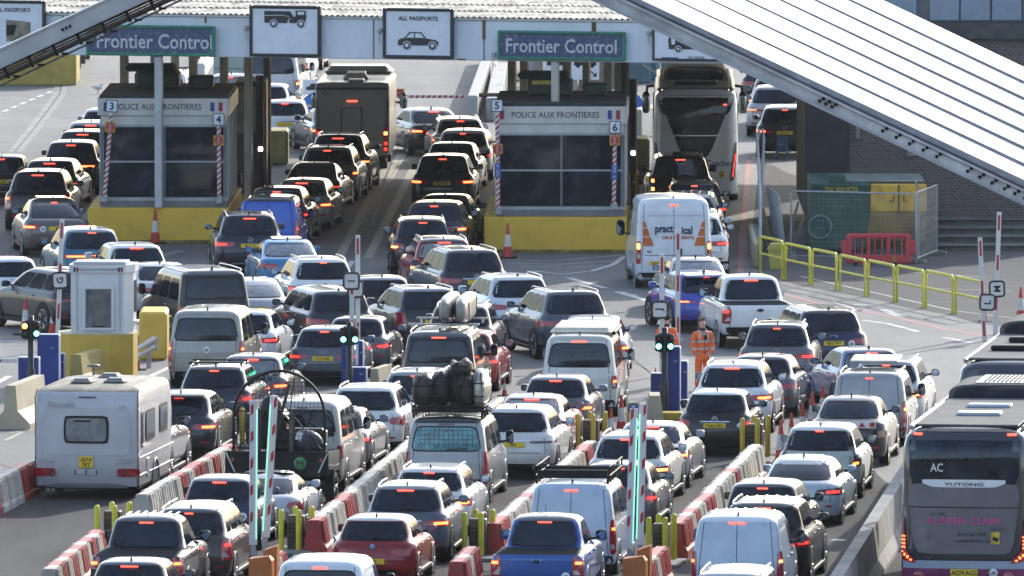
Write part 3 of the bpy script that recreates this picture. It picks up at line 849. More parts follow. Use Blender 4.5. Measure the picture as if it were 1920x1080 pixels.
V(1634, 659, 'hatch', 'peri', -12, 'lilac-blue hatchback with a tall narrow lit lamp', rcol='silver', gl=M_GLASS2, lt='tall', lit=1, H=1.48)
V(1662, 682, 'mpv', 'lsilver', 7, 'silver compact people carrier ahead of the silver window van with roof hatch', rails=1, lt='mid', lit=2, amber=1, rcol='silver')
V(1630, 706, 'van', 'silver', 7, 'silver van with raised roof panel and solid grey tailgate', win=0, lt='vantall', lit=2, amber=1, rails=1, brk=1, cat='van', H=1.76, W=1.86, L=4.4, wpx=142)
V(1595, 749, 'sedan', 'plum', 7, 'black saloon with a striped warning board reading HX12 XZW across its boot', rcol='mgrey', lt='none', lit=0, brk=0, H=1.55, gl=M_GLASS, pz=None)
V(1537, 805, 'suv', 'pgreen', 7, 'pale green SUV with tall red lamps up the sides of its rear window', lt='pillar', lit=2, rcol='white', W=1.87, H=1.64, dark=1)
V(1505, 861, 'fastback', 'pblue', 8, 'pale grey-green electric saloon with dark wheels beside the concrete barrier', lt='wide', lit=1, brk=0, plate='W', dark=1, rcol='pearl', W=1.85)
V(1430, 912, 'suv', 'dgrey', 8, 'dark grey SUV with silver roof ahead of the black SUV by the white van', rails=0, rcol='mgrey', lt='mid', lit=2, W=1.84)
V(1430, 949, 'bigsuv', 'black', 8, 'black SUV with ribbed roof immediately ahead of the white panel van', rails=1, rcol='mgrey', lt='mid', lit=1, ribs=6)
V(1382, 977, 'smallvan', 'vanblue', 7, 'white panel van with twin rear doors and chevron emblem at bottom right', rcol='icewhite', win=0, lt='vantall', lit=2, amber=1, cat='van', H=1.90, W=1.86, ribs=7, wpx=172)
V(1369, 1081, 'mpv', 'lsilver', 7, 'silver car roof at the bottom edge behind the white panel van', rails=1, lt='tall', lit=2, fin=2)
# middle lower lanes
V(1086, 637, 'van', 'offwhite', 4, 'cream white camper van with raised roof and black tailgate window', rcol='cream', lt='vanlow', lit=2, amber=0, cat='van', H=2.02, W=1.92, wpx=141)
V(1042, 711, 'hatch', 'mgrey', 7, 'silver-grey hatchback with dark rear window behind the cream camper van', rcol='silver', lt='wide', lit=2, W=1.76)
V(998, 745, 'sedan', 'rose', 8, 'red saloon with white reflecting roof and pale rear window', rcol='pearl', gl=M_GLASS2, lt='wide', lit=2)  # pearl roof colour stands for the white reflection
V(966, 771, 'suv', 'pearl', 8, 'white SUV with wide black lamp strip and plate ending HFV', lt='slim', dark=1, lit=0, brk=0, plate='HFV', W=1.84, H=1.62)
V(1222, 797, 'sedan', 'silver', 8, 'silver saloon right of the raised green-lit barrier arms', lt='wide', lit=2, gl=M_GLASS, rcol='pearl', W=1.84)
V(1178, 821, 'suv', 'pearl', 8, 'white SUV with boomerang lamps behind the green-lit barrier arms', rails=1, lt='wide', lit=2, amber=1, H=1.59, W=1.81)
V(1156, 875, 'hatch', 'mgrey', 8, 'grey hatchback beside the blue-white van with roof rack', rcol='mgrey', lt='mid', lit=1, fin=1)
V(1071, 916, 'van', 'vanblue', 7, 'blue-white panel van carrying a black roof rack', win=0, lt='vantall', lit=2, cat='van', W=1.97, wpx=167)
V(1022, 975, 'pickup', 'blue', 7, 'blue pickup truck with UK sticker on its tailgate', rcol='mgrey', lt='tall', lit=2, badge='oval', stk=('UK', .60), cat='pickup truck', fin=2, wpx=172)
V(823, 630, 'van', 'dgrey', 6, 'black people carrier with two grey kayaks strapped to its roof', rcol='mgrey', lt='vanlow', lit=1, rails=1, cat='van', W=1.93, ribs=6, wpx=139)
V(863, 577, 'suv', 'bronze', 5, 'bronze SUV with silver rails ahead of the van with kayaks', rcol='silver', rails=1, lt='mid', lit=2, W=1.84)
V(868, 627, 'hatch', 'red', 7, 'red hatchback showing only its right side beyond the kayak van', lt='wide', lit=1)
V(780, 702, 'suv', 'silver', 7, 'silver SUV with rails between the kayak van and the white SUV', rails=1, rcol='silver', lt='mid', lit=1)
V(683, 731, 'suv', 'pearl', 8, 'white SUV with big red lamps left of the van with roof luggage', rails=1, lt='round', lit=0, brk=2, rcol='white', W=1.85, H=1.62, fin=2)
V(837, 792, 'van', 'silver', 7, 'silver van with black roof bags and teal curtain in its window', rcol='dgrey', lt='vantall', lit=0, brk=2, cat='van', W=1.97, wpx=156, name='van', gl=mat('curtained_glass', (.03, .20, .24), rough=.12, noise=.5, ns=5, spec=.8))
V(805, 883, 'estate', 'pearl', 7, 'white estate car with lit red lamps ahead of the dark blue SUV', rails=1, lt='wide', lit=2, rcol='pearl')
V(761, 916, 'suv', 'bgrey', 7, 'dark blue-grey SUV with silver roof behind the white estate car', rails=1, rcol='silver', lt='wide', lit=2, W=1.85)
V(703, 975, 'hatch', 'dred', 8, 'dark red hatchback with round emblem and plate ending AWZ', rcol='pearl', lt='wide', lit=0, brk=0, badge='disc', plate='AWZ', pz='bump', W=1.77, H=1.43)
V(600, 1061, 'smallvan', 'icewhite', 7, 'white van roof with oval brake light at the bottom edge', win=1, lt='vantall', lit=1, fin=2, cat='van', W=1.88, H=1.84)
V(609, 619, 'hatch', 'bgrey', 7, 'dark grey hatchback with silver roof and plate LV15 VNC', rcol='silver', lt='wide', lit=1, badge='rings', plate='LV15 VNC', pz='gate', W=1.74, H=1.43, fin=2, gl=M_GLASS)
V(668, 600, 'hatch', 'mgrey', 7, 'small convertible with dark fabric roof ahead of the dark grey hatchback', rcol='plum', lt='wide', lit=1, brk=0, H=1.40, W=1.70, name='convertible_car')
V(456, 588, 'hatch', 'white', 8, 'white hatchback right of the silver window van with UK sticker', lt='wide', lit=1, fin=2, gl=M_GLASS, brk=0)
V(387, 590, 'van', 'champagne', 6, 'silver-beige window van with a UK sticker below its rear window', lt='vantall', lit=2, brk=0, cat='van', W=1.97, stk=('UK', .02), wpx=143, H=1.98)
V(472, 671, 'hatch', 'mgrey', 8, 'grey hatchback between the roof-barred estate and the plate LV15 VNC car', rcol='silver', lt='wide', lit=2, brk=1, gl=M_GLASS2)
V(402, 692, 'estate', 'dnavy', 7, 'navy estate with two black roof bars and silver roof', rcol='mgrey', bars=2, rails=1, lt='mid', lit=1, plate='', W=1.84, H=1.56)
V(336, 742, 'suv', 'dgrey', 8, 'dark coupe SUV with black spoiler just right of the caravan', rcol='silver', lt='wide', lit=2, spoiler=2, rk=1.6, H=1.56, W=1.8)
V(567, 761, 'van', 'cream', 8, 'cream window van partly behind the fan boat cage', rcol='cream', lt='vanlow', lit=0, brk=2, cat='van', W=1.9, wpx=152, gl=M_GLASS, L=4.75, H=2.09)
V(628, 769, 'sedan', 'mgrey', 8, 'dark silver saloon showing its right side beyond the cream van', lt='wide', lit=1, brk=0, rcol='mgrey')
V(500, 890, 'fastback', 'lsilver', 8, 'silver sports car with rounded roof ahead of the dark blue hatchback', lt='round', lit=0, brk=0, H=1.28, W=1.80, rcol='mgrey', L=4.3, fin=2)
V(412, 901, 'hatch', 'navy', 7, 'dark blue tall hatchback with slender red lamps and UK sticker', rcol='silver', lt='pillar', lit=1, stk=('UK', .55), H=1.56, fin=2, clad=.3)
V(355, 959, 'mpv', 'brown', 8, 'dark brown estate with silver rails and red-white lamps', rails=1, rcol='mgrey', lt='tall', lit=1, amber=0, ribs=5, gl=M_GLASS, nsw=3, W=1.78)
V(275, 976, 'pickup', 'dnavy', 7, 'navy pickup truck with ribbed silver roof left of the brown estate', rcol='mgrey', lt='tall', lit=2, ribs=7, fin=2, cat='pickup truck', mir='black')
V(243, 1058, 'hatch', 'black', 7, 'grey-roofed black hatchback at the bottom left edge of the photo', rcol='mgrey', lt='wide', lit=1, W=1.80)
V(250, 762, 'pickup', 'mgrey', 8, 'silver-grey double cab pulling the white caravan', lt='tall', lit=0, brk=0, rcol='mgrey', H=1.78, L=5.1, place=None, cat='pickup truck', name='pickup_truck')
# right, beside the brick building
V(1472, 204, 'suv', 'dgrey', 2, 'dark SUV with white roof glare parked left of the brick corner', rcol='white', lt='wide', lit=2, badge='ell', plate='AU2 KYP', brk=1, W=1.86, group='cars in the right-hand road')  # white roof colour paints the glare on a dark car
V(1455, 150, 'suv', 'silver', 3, 'silver SUV with red lamps ahead of the dark SUV by the brick corner', lt='slim', lit=2, amber=0, plate='BP19 WXH', W=1.86, brk=0, clad=.5, group='cars in the right-hand road')
V(1437, 148, 'suv', 'lsilver', 3, 'pale silver car squeezed left of the silver SUV under the white roof', lt='slim', lit=2, brk=0, place=P(1452, 258), group='cars in the right-hand road')
V(1428, 120, 'suv', 'black', 3, 'black car farthest up the right-hand road', lt='wide', lit=0, brk=0, place=P(1440, 205), group='cars in the right-hand road')
# vehicles beyond the left booth
V(300, 126, 'van', 'white', 3, 'white van with roof ladders beyond booth 3', win=1, lt='vanlow', lit=0, bars=2, brk=0, cat='van', place=P(300, 245))
V(431, 139, 'hatch', 'white', 4, 'white car roof beyond the roof of booth 4', lt='wide', lit=0, gl=M_GLASS2, place=P(430, 222))
V(507, 178, 'hatch', 'white', 3, 'white hatchback left of the black roof post beyond booth 4', lt='wide', lit=1, brk=0, place=P(497, 242))
V(520, 108, 'van', 'lsilver', 4, 'silver van in the far lane right of the pale green box truck', lt='vanlow', lit=2, amber=1, cat='van', place=P(507, 205), L=5.2)
V(530, 90, 'van', 'white', 5, 'white van farther along the far lane, ahead of the silver van', lt='vanlow', lit=1, brk=0, cat='van', place=P(524, 172), L=5.2)
V(556, 100, 'hatch', 'black', 5, 'black car farthest along the lane right of the white vans', lt='wide', lit=0, brk=0, place=P(556, 133))
# ---------------------------------------------------------------- fittings on single vehicles
def find(txt):
    return next(v for v in VEH if txt in v[0]['label'])
def kid(o, name):
    return [c for c in o.children if c.name.split('.')[0] == name]
# rental van: the lettering, orange flashes, plate
r, w_, l_, s = V(1263.5, 382, 'bigvan', 'icewhite', -3, 'white high-roof rental van lettered practical with orange flashes on its rear doors', lt='none', lit=0, win=0, plate='BG22 VRM', cat='van', wpx=143, L=5.2)[0], 0, 0, VEH[-1][3]
OR = mat('orange_flash', (.55, .13, .02), rough=.4, noise=.15, ns=8)
DB = mat('dark_blue_lettering', (.015, .025, .09), rough=.4, noise=.1)
RL = mat('red_lettering', (.50, .05, .02), rough=.4, noise=.1)
def on_rear(r, s, x, z, d=.02): return s.rear(x, z)[0] + Vector((0, -d, 0))
lettering('pract', .30, on_rear(r, s, -.27, 1.63), DB, r, .03, .80)
lettering('ical', .30, on_rear(r, s, .36, 1.63), DB, r, .03, .80)
lettering('CAR & VAN RENTAL', .125, on_rear(r, s, .12, 1.43), RL, r, .02, .80)
lettering('UK', .085, on_rear(r, s, -.68, 1.04), M_INK, r, .03, 1.)
for sg in (-1, 1):
    m = MB()
    for z0, z1, w0, w1 in ((1.20, 1.44, .30, .22), (1.47, 1.68, .20, .13), (1.71, 1.86, .12, .07)):
        qpatch(m, s.rear, (sg * .86, z0), (sg * (.86 - w0), z0), (sg * (.86 - w1), z1), (sg * .86, z1), 2, 2, 99, .012)
    m.build('orange_flash', OR, r)
    tl = qpatch(MB(), s.rear, (sg * .91, .70), (sg * 1.06, .70), (sg * 1.06, 1.33), (sg * .91, 1.33), 4, 5, 8, .016).build('tail_light', M_LENS, r)
    qpatch(MB(), s.rear, (sg * .93, 1.10), (sg * 1.02, 1.10), (sg * 1.02, 1.27), (sg * .93, 1.27), 2, 2, 6, .022).build('bulb', M_AMB, tl)
    qpatch(MB(), s.rear, (sg * .93, .84), (sg * 1.02, .84), (sg * 1.02, .98), (sg * .93, .98), 2, 2, 6, .02).build('reversing_light', M_CLEAR, tl)
m = MB(); qpatch(m, s.rear, (-1.0, 2.02), (1.0, 2.02), (1.0, 2.03), (-1.0, 2.03), 8, 1, 99, .004); qpatch(m, s.rear, (-1.0, .93), (1.0, .93), (1.0, .945), (-1.0, .945), 8, 1, 99, .004)
m.build('door_seam', M_SEAM, r)
MB().box(on_rear(r, s, .16, 1.02), (.13, .05, .22), 0, .02).build('rear_door_handle', M_PLAS, r)
kid(r, 'number_plate')[0].location.x -= .42
kid(r, 'number_plate')[0].location.z += .06
# spare wheel, lamps of the square off-roader
r, _, _, s = find('square off-roader with')[0], 0, 0, find('square off-roader with')[3]
sp = MB().lathe([(.001, -.26), (.26, -.25), (.35, -.22), (.39, -.12), (.39, -.02)], 28, 0, (0, 0, 0), 'Y').build('spare_wheel', M_TYRE, r)
sp.location = (.10, s.rear(0, 1.0)[0].y + .02, 1.02)
for sg in (-1, 1):
    for z in (1.22, .98):
        q = qpatch(MB(), s.rear, (sg * .76, z - .07), (sg * .89, z - .07), (sg * .89, z + .07), (sg * .76, z + .07), 2, 2, 6, .02).build('tail_light', M_LENS, r)
        if sg < 0: qpatch(MB(), s.rear, (sg * .78, z - .05), (sg * .87, z - .05), (sg * .87, z + .05), (sg * .78, z + .05), 2, 2, 6, .026).build('bulb', M_AMB, q)
# warning board car
r, s = find('HX12 XZW')[0], find('HX12 XZW')[3]
y0 = s.rear(0, .95)[0].y - .06
bd = MB().box((0, y0, 1.00), (1.36, .03, .16), 0, .01).build('warning_board', M_WSTK, r)
MB().box((-.12, y0 - .018, 1.0), (.52, .008, .115), 0).build('number_plate', M_PLATE, bd)
lettering('HX12 XZW', .10, (-.12, y0 - .024, 1.0), M_INK, bd, .02, .86)
m = MB()
for sg in (-1, 1):
    m.box((sg * .60, y0 - .018, 1.0), (.12, .008, .10), 0)
m.prism([(.28, .95), (.44, .95), (.36, 1.06)], y0 - .024, y0 - .016, 'Y', 0)
m.prism([(-.56, .95), (-.42, .95), (-.49, 1.06)], y0 - .024, y0 - .016, 'Y', 0)
m.build('red_marker', mat('red_marker', (.45, .02, .04), rough=.3, noise=.2), bd)
for sg in (-1, 1):
    qpatch(MB(), s.rear, (sg * .62, .70), (sg * 1.05, .72), (sg * 1.0, .86), (sg * .66, .84), 6, 2, 6, .014).build('tail_light', M_LENSD, r)
# camper roof, van roof panel, awning, racks
r = find('cream white camper')[0]
CAN = mat('camper_roof', (.58, .53, .43), rough=.5, noise=.12, ns=2)
t = MB().box((0, 2.25, 2.07), (1.50, 2.9, .16), 0, .06, taper=.93).build('raised_roof', CAN, r)
MB().cyl((.80, .8, 2.03), (.80, 3.2, 2.03), .05, n=10).build('awning', M_PLAS, r)
r = find('raised roof panel')[0]
MB().box((.02, 2.0, 1.95), (1.15, 1.5, .07), 0, .02, rx=R(2)).build('roof_panel', mat('roof_panel', (.42, .39, .34), rough=.5, noise=.15), r)
def rack(r, z, y0, y1, hw, h, bars=6):
    m = MB()
    for sg in (-1, 1):
        m.tube([(sg * hw, y0, z + .02), (sg * hw, y0 - .02, z + h), (sg * hw, y1, z + h), (sg * hw, y1, z + .02)], .022, 6)
        m.tube([(sg * hw, y0, z + .08), (sg * hw, y1, z + .08)], .02, 6)
        for k in range(6):
            y = y0 + (y1 - y0) * k / 5
            m.tube([(sg * hw, y, z + .02), (sg * hw, y, z + h)], .012, 5)
            m.box((sg * hw * .96, y, z - .03), (.05, .07, .12), 0)
    for k in range(bars):
        y = y0 + (y1 - y0) * k / (bars - 1)
        m.box((0, y, z + .05), (hw * 2, .05, .05), 0, .01)
    m.tube([(-hw, y0, z + h), (hw, y0, z + h)], .022, 6)
    m.box((0, y0 - .02, z + h * .5), (hw * 1.9, .03, h * .5), 0)
    return m.build('roof_rack', M_PLAS, r)
rack(find('blue-white panel van')[0], 2.03, .45, 3.2, .78, .26)
r, s = find('black roof bags')[0], find('black roof bags')[3]
rack(r, 2.03, .5, 3.3, .80, .15)
aw = MB().box((.90, 2.0, 2.13), (.13, 2.6, .14), 0, .04).build('awning', M_ALU, r)
mw = MB()
for k in range(12):
    x = -.60 + k * .109
    mw.tube([s.rear(x, 1.32)[0] + Vector((0, -.014, 0)), s.rear(x * .96, 1.74)[0] + Vector((0, -.014, 0))], .004, 4)
for z in (1.38, 1.48, 1.58, 1.68):
    mw.tube([s.rear(-.62, z)[0] + Vector((0, -.014, 0)), s.rear(0, z)[0] + Vector((0, -.014, 0)), s.rear(.62, z)[0] + Vector((0, -.014, 0))], .004, 4)
mw.build('window_grille', M_PLAS, r)
# bags on that roof: each its own thing
def bag(name, root, lx, ly, lz, rx, ry, rz_, m, label, tilt=0., seedv=0):
    R_ = random.Random(seedv)
    loc = root.matrix_basis @ Vector((lx, ly, lz))
    mb = MB().ell((0, 0, rz_), (rx, ry, rz_), 16, 12, 0, 0, 0, .75)
    vs = []
    for x, y, z in mb.v:
        n = math.sin(x * 23 + seedv) * math.cos(z * 19 + y * 7) * .025 + math.sin(z * 41 + x * 13) * .012
        vs.append((x * (1 + n / max(rx, .1)), y, z * (1 + n / rz_)))
    mb.v = vs
    o = empty(name, loc, root.rotation_euler.z, label, 'bag', 'luggage tied on the silver van roof')
    mb.build('cover', m, o)
    st = MB()
    for zz in (.33, .66):
        st.box((0, -ry * .96, rz_ * 2 * zz), (rx * 1.5, .02, .03), 0)
    st.tube([(-rx * .5, -ry * .99, rz_ * .3), (-rx * .55, -ry * 1.02, rz_ * 1.2), (-rx * .2, -ry * .8, rz_ * 1.85)], .012, 5)
    st.tube([(rx * .5, -ry * .99, rz_ * .3), (rx * .5, -ry * 1.02, rz_ * 1.2), (rx * .2, -ry * .8, rz_ * 1.85)], .012, 5)
    st.build('strap', M_PLAS, o)
    return o
BK = mat('black_bag_cloth', (.018, .017, .018), rough=.6, noise=.6, ns=7, bump=.6)
BR = mat('brown_bag_cloth', (.05, .042, .036), rough=.6, noise=.6, ns=7, bump=.6)
SV = mat('silver_cover_cloth', (.45, .42, .37), rough=.3, metal=.3, noise=.3, ns=5, bump=.5)
bag('travel_bag', r, -.60, 1.3, 2.12, .30, .5, .38, BR, 'leftmost brownish black bag tied on the silver van roof', seedv=1)
bag('travel_bag', r, -.22, 1.4, 2.12, .27, .5, .40, BK, 'black upright bag second from the left on the silver van roof', seedv=2)
bag('travel_bag', r, .12, 1.6, 2.12, .27, .5, .46, BK, 'tall black bag in the middle of the silver van roof pile', seedv=3)
bag('travel_bag', r, .38, 1.2, 2.12, .24, .5, .38, BK, 'narrow black bag left of the silver cover on the van roof', seedv=4)
bag('covered_pod', r, .67, 1.3, 2.12, .17, .7, .44, SV, 'silver covered pod standing at the right end of the roof luggage', seedv=5)
bag('travel_bag', r, .22, 1.3, 2.85, .26, .4, .16, BR, 'small brown bag lying on top of the luggage pile', seedv=6)
# kayaks
r = find('two grey kayaks')[0]
KY = mat('kayak_shell', (.26, .24, .21), rough=.4, coat=.2, noise=.25, ns=2)
m = MB()
for y in (1.4, 3.6):
    m = MB().box((0, y, 2.06), (1.75, .06, .05), 0, .01)
    for sg in (-1, 1): m.box((sg * .76, y, 2.0), (.06, .08, .12), 0, .01)
    m.build('roof_bar', M_ALU, r)
for k, (x, lab) in enumerate(((.06, 'left grey kayak standing on edge on the black people carrier'), (.46, 'right grey kayak standing on edge on the black people carrier'))):
    o = empty('kayak', r.matrix_basis @ Vector((x, 2.5, 2.09)), r.rotation_euler.z, lab, 'kayak', 'kayaks on the black people carrier')
    MB().ell((0, 0, .33), (.17, 1.75, .33), 14, 16, 0, 0, 0, .62).build('hull', KY, o)
    MB().lathe([(.001, 0), (.16, -.005), (.18, .01), (.16, .025)], 18, 0, (0, 0, 0), 'X').build('cockpit', M_PLAS, o).location = (-.155 if k else .155, -.2, .33)
    st = MB()
    for y in (-1.1, .9):
        st.tube([(-.17, y, .0), (-.165, y, .5), (0, y, .60), (.165, y, .5), (.17, y, .0)], .012, 5)
    st.build('strap', M_PLAS, o)

# ---------------------------------------------------------------- coaches, caravan, motor caravan, lorry
ROWS['coach'] = ([(.28,.95,.25,.3,.24,.35,0),(.36,.985,.08,.1,.28,.4,0),(.6,1.,.0,.0,.30,.4,0),(1.2,1.,.0,.0,.32,.4,0),(1.9,1.,.03,.06,.32,.4,0),(2.7,.985,.08,.18,.32,.4,0),
  (3.15,.975,.13,.40,.22,.4,0),(3.38,.94,.20,.62,.24,.4,0),(3.50,.86,.32,.85,.26,.4,0),(3.57,.66,.55,1.1,.26,.4,0),(3.6,.02,1.2,1.8,.01,.01,0)], 3.6, 4, 7)
ROWS['caravan'] = ([(.25,.97,.10,.5,.06,.2,0),(.32,.995,.03,.35,.06,.2,0),(.9,1.,.0,.1,.06,.2,0),(1.7,1.,.01,.02,.06,.2,0),(2.15,1.,.03,.15,.06,.2,0),(2.38,.995,.10,.35,.06,.2,0),(2.46,.985,.18,.5,.08,.2,0),
  (2.52,.96,.40,.7,.1,.2,0),(2.57,.75,.8,1.,.1,.2,0),(2.60,.02,1.6,1.9,.01,.01,0)], 2.6, 4, 6)
ROWS['motorhome'] = ([(.45,.94,.14,.3,.06,.2,0),(.52,.98,.03,.1,.06,.2,0),(.8,1.,.0,.0,.07,.2,0),(1.6,1.,.0,.0,.07,.2,0),(2.2,1.,.0,.0,.07,.2,0),(2.72,.995,.02,.05,.07,.2,0),(2.80,.985,.06,.1,.08,.2,0),
  (2.83,.95,.12,.2,.1,.2,0),(2.86,.7,.5,.6,.1,.2,0),(2.87,.02,1.6,1.9,.01,.01,0)], 2.87, 4, 6)
def coach(loc, hd, label, H, W, L, bodym, style):
    a = -R(hd)
    r = empty('coach', loc, a, label, 'coach', 'coaches waiting at the border')
    s = Shell('coach', W, H, L)
    s.bow = .07
    mb = MB(); s.body(mb, .40)
    f = H / 3.6
    for sg in (-1, 1):
        for ay in (3.0, L - 2.7):
            n = 20
            vs = [Vector((sg * (W / 2 + .004), ay, .5))] + [Vector((sg * (W / 2 + .004), ay + .6 * math.cos(2 * math.pi * k / n), max(.3, .5 + .6 * math.sin(2 * math.pi * k / n)))) for k in range(n)]
            mb.add(vs, [(0, 1 + k, 1 + (k + 1) % n) for k in range(n)], 1)
            wheel(r, sg * (W / 2 - .12), ay, .50, .28, False, sg, 8)
    mb.build('body', [bodym, M_PLAS, M_SEAM, bodym], r)
    for sg in (-1, 1):
        g = MB()
        qpatch(g, lambda u, z: s.side(u, z, sg), (.6, 1.75 * f), (L - .9, 1.65 * f), (L - 1.2, 3.0 * f), (.7, 3.0 * f), 20, 4, 20, .01)
        sw = g.build('side_glazing', M_GLASS, r)
        b = MB()
        for k in range(1, 7):
            b.box((sg * (W / 2 - .005), .6 + k * (L - 1.6) / 7, 2.38 * f), (.03, .06, 1.24 * f), 0)
        b.build('pillar', M_PLAS, sw)
        m = MB().ell((sg * (W / 2 + .22), L - .2, 2.55 * f), (.13, .14, .34), 12, 8, 0, 0, 0, .6)
        m.tube([(sg * (W / 2 - .1), L - .4, 3.1 * f), (sg * (W / 2 + .18), L - .1, 3.05 * f), (sg * (W / 2 + .22), L - .15, 2.7 * f)], .05, 8)
        mo = m.build('mirror', M_PLAS, r)
        MB().ell((sg * (W / 2 + .22), L - .32, 2.52 * f), (.11, .02, .28), 12, 8, 0, 0, 0, .6).build('mirror_glass', M_MIRG, mo)
    qpatch(MB(), s.front, (-W * .46, 1.2 * f), (W * .46, 1.2 * f), (W * .43, 3.1 * f), (-W * .43, 3.1 * f), 12, 6, 9).build('windscreen', M_GLASS, r)
    return r, s
def pod(r, y, w, d, h, H, m, name='air_conditioner'):
    b = MB()
    n = 12
    pts = []
    for k in range(n + 1):
        t = math.pi * k / n
        pts.append((-w / 2 * math.copysign(abs(math.cos(t)) ** .45, math.cos(t)), h * abs(math.sin(t)) ** .5))
    b.prism([(x, z) for x, z in pts][::-1], y, y + d, 'Y', 0)
    b.v = [(x, yy, z + H - .05) for x, yy, z in b.v]
    o = b.build(name, m, r)
    g = MB().prism([(x * .90, z * .82 + .02) for x, z in pts][::-1], y - .02, y + .05, 'Y', 0)
    g.v = [(x, yy, z + H - .05) for x, yy, z in g.v]
    g.build('pod_front', M_GLASS, o)
    return o
# near coach, bottom right
CG = mat('coach_grey_paint', (.135, .135, .16), rough=.3, metal=.3, coat=.8, noise=.08, ns=2)
CRF = mat('coach_roof_paint', (.13, .128, .125), rough=.7, metal=.0, coat=.0, spec=.12, noise=.2, ns=1.5)
COB = mat('coach_dark_paint', (.018, .02, .032), rough=.2, coat=1., noise=.2)
MAG = mat('magenta_paint', (.20, .03, .12), rough=.3, coat=.8, noise=.12)
LBL = mat('pale_blue_paint', (.30, .37, .47), rough=.3, coat=.6, noise=.08)
PNK = mat('pink_lettering', (.58, .07, .28), rough=.4, noise=.1)
GRL = mat('grey_lettering', (.02, .02, .028), rough=.4, noise=.1)
loc = P(1806, 1141)
r, s = coach(loc, 7.5, 'grey and magenta coach lettered AUSDEN CLARK at the bottom right corner', 3.72, 2.62, 12.0, COB, 0)
fz = lambda y: (1141 - y) / 95.
def rp(nm, pts, m, off, nx=12, nz=5, n=9, par=None):
    q = MB(); qpatch(q, s.rear, *pts, nx, nz, n, off); return q.build(nm, m, par or r)
rp('roof_skin', [(-1.1, 3.6), (1.1, 3.6), (.9, 3.66), (-.9, 3.66)], CRF, .01)
rp('rear_window', [(-1.12, 2.50), (1.12, 2.50), (1.15, fz(793)), (-1.15, fz(793))], M_GLASS, .012)
rp('rear_panel', [(-1.0, 1.12), (1.0, 1.12), (1.17, fz(898)), (-1.17, fz(898))], CG, .018, 14, 6, 12)
rp('panel_crease', [(-1.12, 2.06), (1.12, 2.06), (1.12, 2.085), (-1.12, 2.085)], M_SEAM, .022, 14, 1, 99)
yb = rp('name_band', [(-.72, fz(905)), (.72, fz(905)), (.98, fz(890)), (-.98, fz(890))], M_WSTK, .026, 12, 2, 6)
lettering('YUTONG', .10, s.rear(0, fz(899))[0] + Vector((0, -.035, 0)), M_INK, yb, .01, 1.9)
rp('bumper_stripe', [(-1.30, .80), (1.30, .80), (1.30, .98), (-1.30, .98)], LBL, .02, 14, 1, 40)
bp = rp('bumper', [(-1.33, .36), (1.33, .36), (1.33, .82), (-1.33, .82)], MAG, .028, 14, 3, 40)
MB().box(s.rear(.02, .74)[0] + Vector((0, -.05, 0)), (.56, .03, .14), 0, .005).build('number_plate', M_PLATE, r)
lettering('AC74 ACG', .125, s.rear(.02, .74)[0] + Vector((0, -.07, 0)), M_INK, r, .02, .88)
st = MB().lathe([(.001, -.004), (.085, -.004), (.09, 0)], 18, 0, (0, 0, 0), 'Y').build('country_sticker', M_WSTK, r)
st.location = s.rear(.62, .74)[0] + Vector((0, -.045, 0)); lettering('UK', .10, (0, -.007, 0), M_INK, st, .02, .9)
lettering('est. 1982', .085, s.rear(-.52, fz(957))[0] + Vector((0, -.03, 0)), GRL, r, .0, 1.1)
lettering('AUSDEN CLARK', .19, s.rear(.02, fz(970))[0] + Vector((0, -.03, 0)), PNK, r, .015, 1.12)
lettering('GROUP', .075, s.rear(.70, fz(985))[0] + Vector((0, -.03, 0)), GRL, r, .0, 1.2)
lettering('0116 262 9492', .095, s.rear(.18, fz(996))[0] + Vector((0, -.03, 0)), GRL, r, .012, 1.)
lettering('ausdenclark.co.uk', .095, s.rear(.20, fz(1008))[0] + Vector((0, -.03, 0)), GRL, r, .012, 1.)
lettering('AC', .24, s.rear(-.56, fz(867))[0] + Vector((0, -.03, 0)), M_WSTK, r, .01, .8)
ys = MB().box(s.rear(.66, fz(1003))[0] + Vector((0, -.03, 0)), (.17, .012, .24), 0).build('warning_sticker', mat('yellow_sticker', (.65, .50, .05), rough=.4, noise=.3, ns=12), r)
MB().box(s.rear(.66, fz(1005))[0] + Vector((0, -.04, 0)), (.12, .006, .08), 0, ry=R(20)).build('sticker_mark', M_INK, ys)
for sg in (-1, 1):
    rp('top_light', [(sg * .86, fz(803) - .02), (sg * 1.06, fz(803) - .02), (sg * 1.06, fz(803) + .025), (sg * .86, fz(803) + .025)], M_3RD, .03, 3, 1, 6)
    tl = MB(); qpatch(tl, s.rear, (sg * 1.16, .95), (sg * 1.34, 1.15), (sg * 1.30, 1.85), (sg * 1.26, 1.85), 3, 6, 8, .03); qpatch(tl, s.rear, (sg * .95, .92), (sg * 1.30, .98), (sg * 1.28, 1.18), (sg * 1.16, 1.18), 5, 3, 8, .032)
    t = tl.build('tail_light', M_LENS, r)
    b = MB()
    for k in range(7):
        for q in (0, 1):
            u, z = sg * (1.22 + .06 * q - max(0, (2 - k)) * .07), 1.02 + k * .075 + (2 - min(2, k)) * 0.0 
            if k < 3: z = .99 + k * .045 + q * .07
            qpatch(b, s.rear, (u - .022, z - .014), (u + .022, z - .014), (u + .022, z + .014), (u - .022, z + .014), 1, 1, 99, .038)
    b.build('bulb', M_BRK, t)
    f = MB().lathe([(.001, -.02), (.09, -.02), (.11, 0)], 16, 0, (0, 0, 0), 'Y').build('fog_light', M_LENS, r)
    f.location = s.rear(sg * .93, .66)[0] + Vector((0, -.035, 0))
rf = MB()
rf.box((0, 6.2, 3.71), (2.15, 11.2, .05), 0, .02)
rfo = rf.build('roof_panel', CRF, r)
